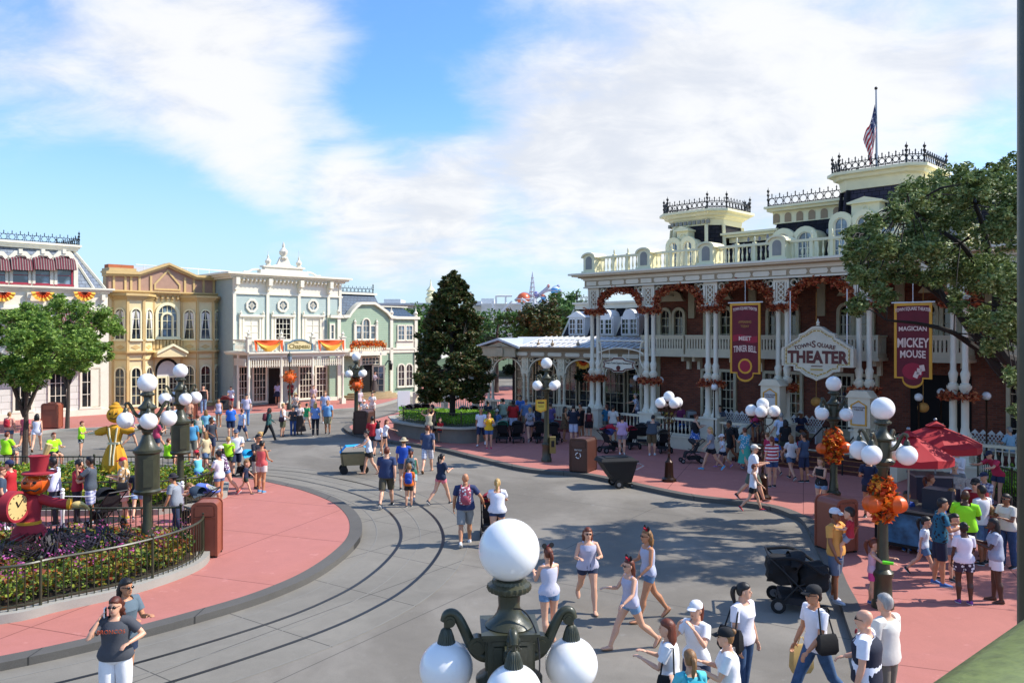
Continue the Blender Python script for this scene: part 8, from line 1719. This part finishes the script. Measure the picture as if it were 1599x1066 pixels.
# yellow tilt sign on the lone lamp
t = thing('lamp_sign', 'small gold shield sign hanging on the lone kerb lamp', 'sign', (1.15, 31.75, 2.3)); b = Bag(); b.prism([(-.22, -.1), (0, -.2), (.22, -.1), (.22, .32), (-.22, .32)], -.02, .02); b.build('board', m_gold, t); b = Bag(); b.prism([(-.17, -.06), (0, -.14), (.17, -.06), (.17, .27), (-.17, .27)], -.028, -.021); b.build('panel', mat('sign yellow', 'e0c040', .5), t); b = Bag(); b.box(-.13, .13, -.034, -.028, .17, .23); b.box(-.12, .12, -.034, -.028, .07, .085); b.box(-.1, .1, -.034, -.028, .02, .035); b.build('small_print', m_letter, t)
t = thing('meter_box', 'small gold box on the back of the lone kerb lamp', 'box', (1.62, 31.9, .13)); b = Bag(); b.box(-.12, .12, -.1, .1, .35, 1.0); b.build('box_body', mat('brass box', '8a7a3c', .5), t); b = Bag(); b.box(-.06, .06, -.112, -.1, .6, .85); b.build('panel', m_plast, t)
# tilt cart
t = thing('tilt_cart', 'big black plastic tilt cart with lid parked on the kerb', 'cart', gl(966, 760), R(12), None, .86); b = Bag()
b.rings([[(-.22, -.36, .22), (.42, -.36, .22), (.42, .36, .22), (-.22, .36, .22)], [(-.62, -.42, .78), (.58, -.42, .78), (.58, .42, .78), (-.62, .42, .78)], [(-.80, -.44, 1.05), (.64, -.44, 1.05), (.64, .44, 1.05), (-.80, .44, 1.05)]]); b.box(-.86, .70, -.47, .47, 1.03, 1.08); b.build('tub', m_plast, t)
b = Bag(); b.rings([[(-.84, -.45, 1.085), (.60, -.45, 1.085), (.60, .45, 1.085), (-.84, .45, 1.085)], [(-.78, -.40, 1.20), (.5, -.40, 1.20), (.5, .40, 1.20), (-.78, .40, 1.20)]]); b.box(-.6, .3, -.3, .3, 1.2, 1.225); b.build('lid', m_plast, t)
b = Bag(); b.tube([(.62, -.3, .7), (.95, -.3, .85), (.95, .3, .85), (.62, .3, .7)], .025, 6); b.build('handle', m_chrome, t); b = Bag(); b.tube([(.3, .1, 1.2), (.1, .12, 1.75)], .014, 5); b.build('broom_stick', m_chrome, t)
for x, y, r in ((-.12, -.4, .17), (-.12, .4, .17), (.45, -.3, .09), (.45, .3, .09)): b = Bag(); b.tube([(x, y-.03, r), (x, y+.03, r)], r, 14); b.tube([(x, y-.036, r), (x, y+.036, r)], r*.5, 10, 1); b.build('wheel', [m_rub, m_chrome], t)
def parasol(label, loc, r, h, rz):
    t = thing('parasol', label, 'parasol', loc, rz, 'red parasols over the cart'); b = Bag(); b.tube([(0, 0, 0), (0, 0, h+.5)], .022, 8); b.build('pole', m_chrome, t)
    n = 8; b = Bag(); rs = []
    for f, z in ((.04, .52), (.10, .50), (.35, .40), (.7, .24), (1, .06), (1.0, -.12)):
        rs.append([(r*f*(1 if j % 2 == 0 else .955)*math.cos(PI*j/n), r*f*(1 if j % 2 == 0 else .955)*math.sin(PI*j/n), h+z-(.04*f if j % 2 else 0)+(.03 if (z < 0 and j % 2) else 0)) for j in range(2*n)])
    b.rings(rs, 0, False); b.build('canopy', m_par, t, recalc=False, sharp=20); b = Bag(); b.rings([[(.22*r*math.cos(PI*j/n), .22*r*math.sin(PI*j/n), h+.50) for j in range(16)], [(.03*math.cos(PI*j/n), .03*math.sin(PI*j/n), h+.62) for j in range(16)]]); b.build('vent_cap', m_par, t); b = Bag(); b.ell((0, 0, h+.66), .045, 8, 6); b.build('finial', m_chrome, t)
    b = Bag()
    for j in range(n): a = 2*PI*j/n; b.tube([(0, 0, h+.1), (r*.55*math.cos(a), r*.55*math.sin(a), h+.28), (r*.97*math.cos(a), r*.97*math.sin(a), h+.05)], .01, 4)
    b.build('rib', m_chrome, t)
parasol('nearer red parasol over the black drinks cart, left one', FY(1419, 18.6, .13), .95, 2.22, .2); parasol('farther red parasol, wider and to the right', FY(1461, 20.6, .13), 1.08, 2.22, .5)
t = thing('drinks_cart', 'black drinks cart with grey counter and blue picture panel under the parasols', 'cart', FY(1432, 18.8, .13), R(-48)); b = Bag(); b.box(-.8, .8, -.42, .42, .12, .98); b.build('cart_body', m_plast, t); b = Bag(); b.box(-.88, .88, -.5, .5, .98, 1.03); b.build('counter', mat('worn steel counter', '6a6864', .35, .4), t)
b = Bag(); b.box(-.7, .7, -.435, -.42, .2, .9); b.build('picture_panel', mat('blue picture panel', '3a6a88', .4, var=.9, vs=3), t); b = Bag(); b.box(.15, .8, -.1, .42, 1.03, 1.5); b.build('drinks_box', mat('navy chest', '161c30', .5), t); b = Bag(); b.box(-.6, -.1, .0, .35, 1.03, 1.12); b.build('tray', m_plast, t)
for x in (-.6, .6):
    for y in (-.3, .3): b = Bag(); b.tube([(x, y-.03, .1), (x, y+.03, .1)], .1, 12); b.build('wheel', m_rub, t)
t = thing('service_chest', 'navy blue serving chest with metal rail behind the cart', 'chest', FY(1452, 20.6, .13), R(-10)); b = Bag(); b.box(-.42, .42, -.35, .35, .1, 1.45); b.build('chest_body', mat('navy chest', '161c30', .5), t); b = Bag(); b.box(-.45, .45, -.38, .38, 1.45, 1.5); b.build('lid', m_chrome, t); b = Bag(); b.tube([(.5, -.3, .2), (.5, -.3, 1.3), (.75, -.3, 1.35), (.8, -.3, .2)], .02, 6); b.build('rail', m_chrome, t)
# white benches on the porch
for px, y_, nm in ((1150, 1.6, 'left, behind the balustrade'), (1250, 1.75, 'right of the kiosk'), (1552, 1.3, 'at the far right')):
    t = thing('lattice_bench', 'white lattice bench on the theatre porch, '+nm, 'bench', tloc(px, y_), PT.a, 'white lattice benches on the porch'); b = Bag(); b.box(-.8, .8, -.25, .25, .42, .46); b.build('seat', m_wht, t); b = Bag()
    for k in range(14):
        x = -.78+k*.12; b.bx((x, .27, .72), (.025, .02, .6), 0, ry=.6); b.bx((x, .29, .72), (.025, .02, .6), 0, ry=-.6)
    for k in range(6): b.prism([(-.8+k*.267, .95), (-.8+(k+1)*.267, .95), (-.8+(k+.5)*.267, 1.1)], .26, .3)
    b.build('backrest', m_wht, t)
    for sx in (-1, 1): b = Bag(); b.box(sx*.78-.03, sx*.78+.03, -.25, .3, 0, .66); b.build('leg', m_wht, t)
# sandwich board
t = thing('sandwich_board', 'white A-shaped notice board with a green band behind the planter', 'sign', gl(631, 641, .0), R(12)); b = Bag()
for s_ in (-1, 1): b.add([(-.42, s_*.3, .0), (.42, s_*.3, .0), (.42, s_*.05, 1.35), (-.42, s_*.05, 1.35), (-.42, s_*.27, .0), (.42, s_*.27, .0), (.42, s_*.02, 1.35), (-.42, s_*.02, 1.35)], [(0, 1, 2, 3), (4, 5, 6, 7), (0, 3, 7, 4), (1, 2, 6, 5), (2, 3, 7, 6)])
b.build('board', m_wht, t); b = Bag(); b.add([(-.36, -.285, .12), (.36, -.285, .12), (.36, -.25, .32), (-.36, -.25, .32)], [(0, 1, 2, 3)]); b.build('green_band', mat('green band', '6aa82a', .6), t, recalc=False)
# rope posts on the island
rp = [(8, 827, 'at the left picture edge'), (285, 812, 'beside the person in the dark hat'), (98, 826, 'behind the red scarecrow arm')]
pr = []
for px, py, nm in rp:
    q = gl(px, py, .13); pr.append(Vector(q)); t = thing('rope_post', 'slim white turned rope post '+nm, 'post', q, 0, 'white rope posts on the island'); b = Bag(); b.lathe([(.12, 0), (.1, .05), (.05, .1), (.04, .3), (.055, .5), (.04, .7), (.05, .9), (.06, .95), (.03, .98)], 10); b.build('post_shaft', m_wht, t); b = Bag(); b.ell((0, 0, 1.02), .055, 10, 8); b.build('ball', m_wht, t)
Z = Vector((0, 0, .86)); b = Bag(); a_, c_, d_ = pr[0]+Z, pr[2]+Z, pr[1]+Z; b.tube([a_, (a_+c_)/2-Vector((0, 0, .06)), c_, (c_+d_)/2-Vector((0, 0, .12)), d_], .012, 5); tag(b.build('rope', m_wht), 'white rope strung between the white posts on the island', 'rope')
# ================================================================= SCARECROWS
m_sred = mat('scarecrow red cloth', 'a02430', .8, bump=.6); m_syel = mat('scarecrow yellow cloth', 'd0941c', .8, bump=.6); m_husk = mat('corn husk', 'c8b070', .9, bump=.6)
P0 = Vector(FY(46, 17.6, .27)); t = thing('red_scarecrow', 'pumpkin headed scarecrow in red coat and hat holding a big drum clock', 'scarecrow', P0, R(12), None, 1.1); b = Bag()
for s_ in (-1, 1): b.tube([(s_*.12, 0, 0), (s_*.13, 0, .35), (s_*.10, 0, .75)], [.07, .085, .1], 10)
b.build('legs', mat('grey stockings', '8a8078', .9), t)
b = Bag(); b.lathe([(.34, .42), (.30, .6), (.20, .72), (.21, .9), (.24, 1.1), (.22, 1.22), (.1, 1.3)], 18, sy=.75); b.build('coat', m_sred, t)
b = Bag(); b.tube([(.2, 0, 1.2), (.45, -.05, 1.12), (.75, -.1, 1.08)], [.10, .095, .10], 10); b.build('sleeve', m_sred, t); b = Bag(); b.tube([(-.2, 0, 1.2), (-.4, -.05, 1.2), (-.5, -.1, 1.22)], [.10, .095, .1], 10); b.build('sleeve', m_sred, t)
b = Bag(); b.tube([(.74, -.1, 1.08), (.80, -.1, 1.08)], .115, 10); b.tube([(-.49, -.1, 1.22), (-.55, -.1, 1.22)], .11, 10); b.build('cuff', m_gold, t); b = Bag(); b.lathe([(.215, .70), (.225, .70), (.225, .76), (.21, .76)], 18, sy=.78); b.build('belt', m_gold, t)
b = Bag(); b.ell((.93, -.12, 1.07), (.13, .08, .07), 10, 7)
for k in range(4): b.tube([(.98, -.17+.035*k, 1.09-.02*k), (1.08, -.19+.045*k, 1.07-.03*k), (1.13, -.18+.04*k, 1.03-.03*k)], .022, 6)
b.build('glove', m_husk, t)
b = Bag(); pump(b, (.12, -.02, 1.50), .27, .8); hd = b.build('pumpkin_head', m_pump, t); b = Bag()
for x in (-.09, .09): b.ell((.10+x, -.265, 1.56), (.035, .03, .03), 8, 6)
b.tube([(-.05, -.235, 1.44), (.02, -.26, 1.40), (.12, -.27, 1.42), (.2, -.255, 1.39), (.27, -.215, 1.44)], .018, 6); b.build('carved_face', m_inter, hd)
b = Bag(); b.lathe([(.32, 0), (.32, .03), (.16, .05), (.17, .3), (.20, .36), (.05, .38)], 16, c=(.18, .02, 1.70)); b.build('hat', m_sred, t); b = Bag()
g = np.random.default_rng(2); leafobj('straw_hair', clump((.12, 0, 1.62), .27, 260, g, .5), .06, m_husk, t, asp=.2); b.tube([(.28, .02, 2.05), (.36, .02, 2.28)], [.05, .07], 8); b.build('hat_tuft', m_husk, t)
b = Bag(); b.M = Matrix.Translation((-.16, -.34, 1.12)) @ Matrix.Rotation(R(68), 4, 'Z') @ Matrix.Rotation(R(90), 4, 'X') @ Matrix.Scale(.8, 4); b.lathe([(.36, -.12), (.38, -.12), (.38, .14), (.33, .15), (.32, .12)], 24); ck = b.build('clock_drum', m_sred, t)
b = Bag(); b.M = Matrix.Translation((-.16, -.34, 1.12)) @ Matrix.Rotation(R(68), 4, 'Z') @ Matrix.Rotation(R(90), 4, 'X') @ Matrix.Scale(.8, 4); b.lathe([(.315, .121), (.01, .128)], 24); b.build('clock_face', mat('clock parchment', 'd8b878', .6), ck)
b = Bag(); b.M = Matrix.Translation((-.16, -.34, 1.12)) @ Matrix.Rotation(R(68), 4, 'Z') @ Matrix.Rotation(R(90), 4, 'X') @ Matrix.Scale(.8, 4)
for k in range(12): a = k*PI/6; b.bx((.27*math.cos(a), .27*math.sin(a), .137), (.045, .014, .006), a)
b.bx((.07, .08, .140), (.24, .022, .006), .85); b.bx((-.03, .07, .143), (.16, .026, .006), 2.0); b.build('clock_hands', m_black, ck)
P0 = Vector(FY(180, 26.2, .27)); t = thing('yellow_scarecrow', 'tall scarecrow in golden yellow dress with a ribbed yellow head', 'scarecrow', P0, R(8)); b = Bag(); b.tube([(0, 0, 0), (0, 0, .5)], .05, 8); b.build('pole', m_trunk, t)
b = Bag(); b.lathe([(.36, .38), (.40, .55), (.36, .9), (.26, 1.2), (.16, 1.38)], 22, sy=.8, flute=.05); b.build('dress', m_syel, t); b = Bag(); b.lathe([(.16, 1.36), (.2, 1.5), (.27, 1.75), (.24, 1.9), (.1, 1.98)], 18, sy=.7); b.build('bodice', m_syel, t)
b = Bag(); b.tube([(.22, 0, 1.82), (.42, 0, 1.78), (.6, 0, 1.8)], [.13, .14, .08], 10); b.build('sleeve', m_syel, t); b = Bag(); b.tube([(-.22, 0, 1.82), (-.42, 0, 1.76), (-.6, 0, 1.72)], [.13, .14, .08], 10); b.build('sleeve', m_syel, t)
b = Bag(); b.tube([(.6, 0, 1.8), (.85, -.05, 1.84)], .05, 6); b.tube([(-.6, 0, 1.72), (-.82, -.05, 1.70)], .04, 6); b.box(-.17, .17, -.19, .19, 1.36, 1.42)
for s_ in (-1, 1): b.tube([(s_*.13, -.17, 1.9), (s_*.10, -.2, 1.65), (s_*.06, -.16, 1.4), (s_*.05, -.30, 1.0), (s_*.05, -.33, .7)], .03, 5)
b.build('cream_trim', mat('cream cloth', 'd8cca8', .9), t)
b = Bag(); b.ell((.04, 0, 2.3), (.30, .27, .27), 24, 12, squash=lambda q, a, th: Vector((q.x*(.95+.05*math.cos(12*th)), q.y*(.95+.05*math.cos(12*th)), q.z))); b.ell((.0, 0, 2.55), (.2, .16, .09), 14, 7); b.ell((.02, .02, 2.62), (.12, .1, .1), 12, 7); b.build('yellow_head', m_syel, t); b = Bag()
for x in (-.1, .1): b.ell((x+.02, -.25, 2.36), (.03, .03, .035), 8, 6)
b.tube([(-.08, -.25, 2.22), (.02, -.27, 2.19), (.12, -.25, 2.22)], .015, 5); b.build('face', m_inter, t)
# ================================================================= BALCONY RAIL AND POST BY THE CAMERA
t = thing('balcony_post', 'dark slim post running the full height of the right picture edge', 'post', (1.44, 2.2, 0)); b = Bag(); b.tube([(0, 0, 0), (0, 0, 7.2)], .045, 16); b.build('post_shaft', m_green, t); b = Bag(); b.lathe([(.1, 0), (.1, .1), (.06, .2)], 12); b.build('base', m_green, t)
t = thing('balcony_rail', 'worn green handrail crossing the bottom right corner', 'handrail', (.62, 1.15, 4.7), R(41)); m_rail = mat('worn green rail paint', '6f7a3c', .45, var=.35, vs=30, bump=.5, bs=60, coat=.2)
b = Bag(); M_ = Matrix.Rotation(R(90), 4, 'Y'); rs = []
for x in (-1.2, .62): rs.append([(x, -.16+.2*math.cos(a), -.04+(.06 if math.sin(a) > 0 else .06)*math.sin(a)) for a in [2*PI*j/20 for j in range(20)]])
b.rings(rs); b.build('top_rail', m_rail, t); b = Bag(); b.tube([(-1.2, -.11, -1.0), (.5, -.11, -1.0)], .02, 8); b.build('lower_rail', m_green, t); b = Bag()
for k in range(13): b.tube([(-1.1+k*.13, -.11, -1.0), (-1.1+k*.13, -.11, -.1)], .01, 5)
b.build('baluster_bars', m_green, t)
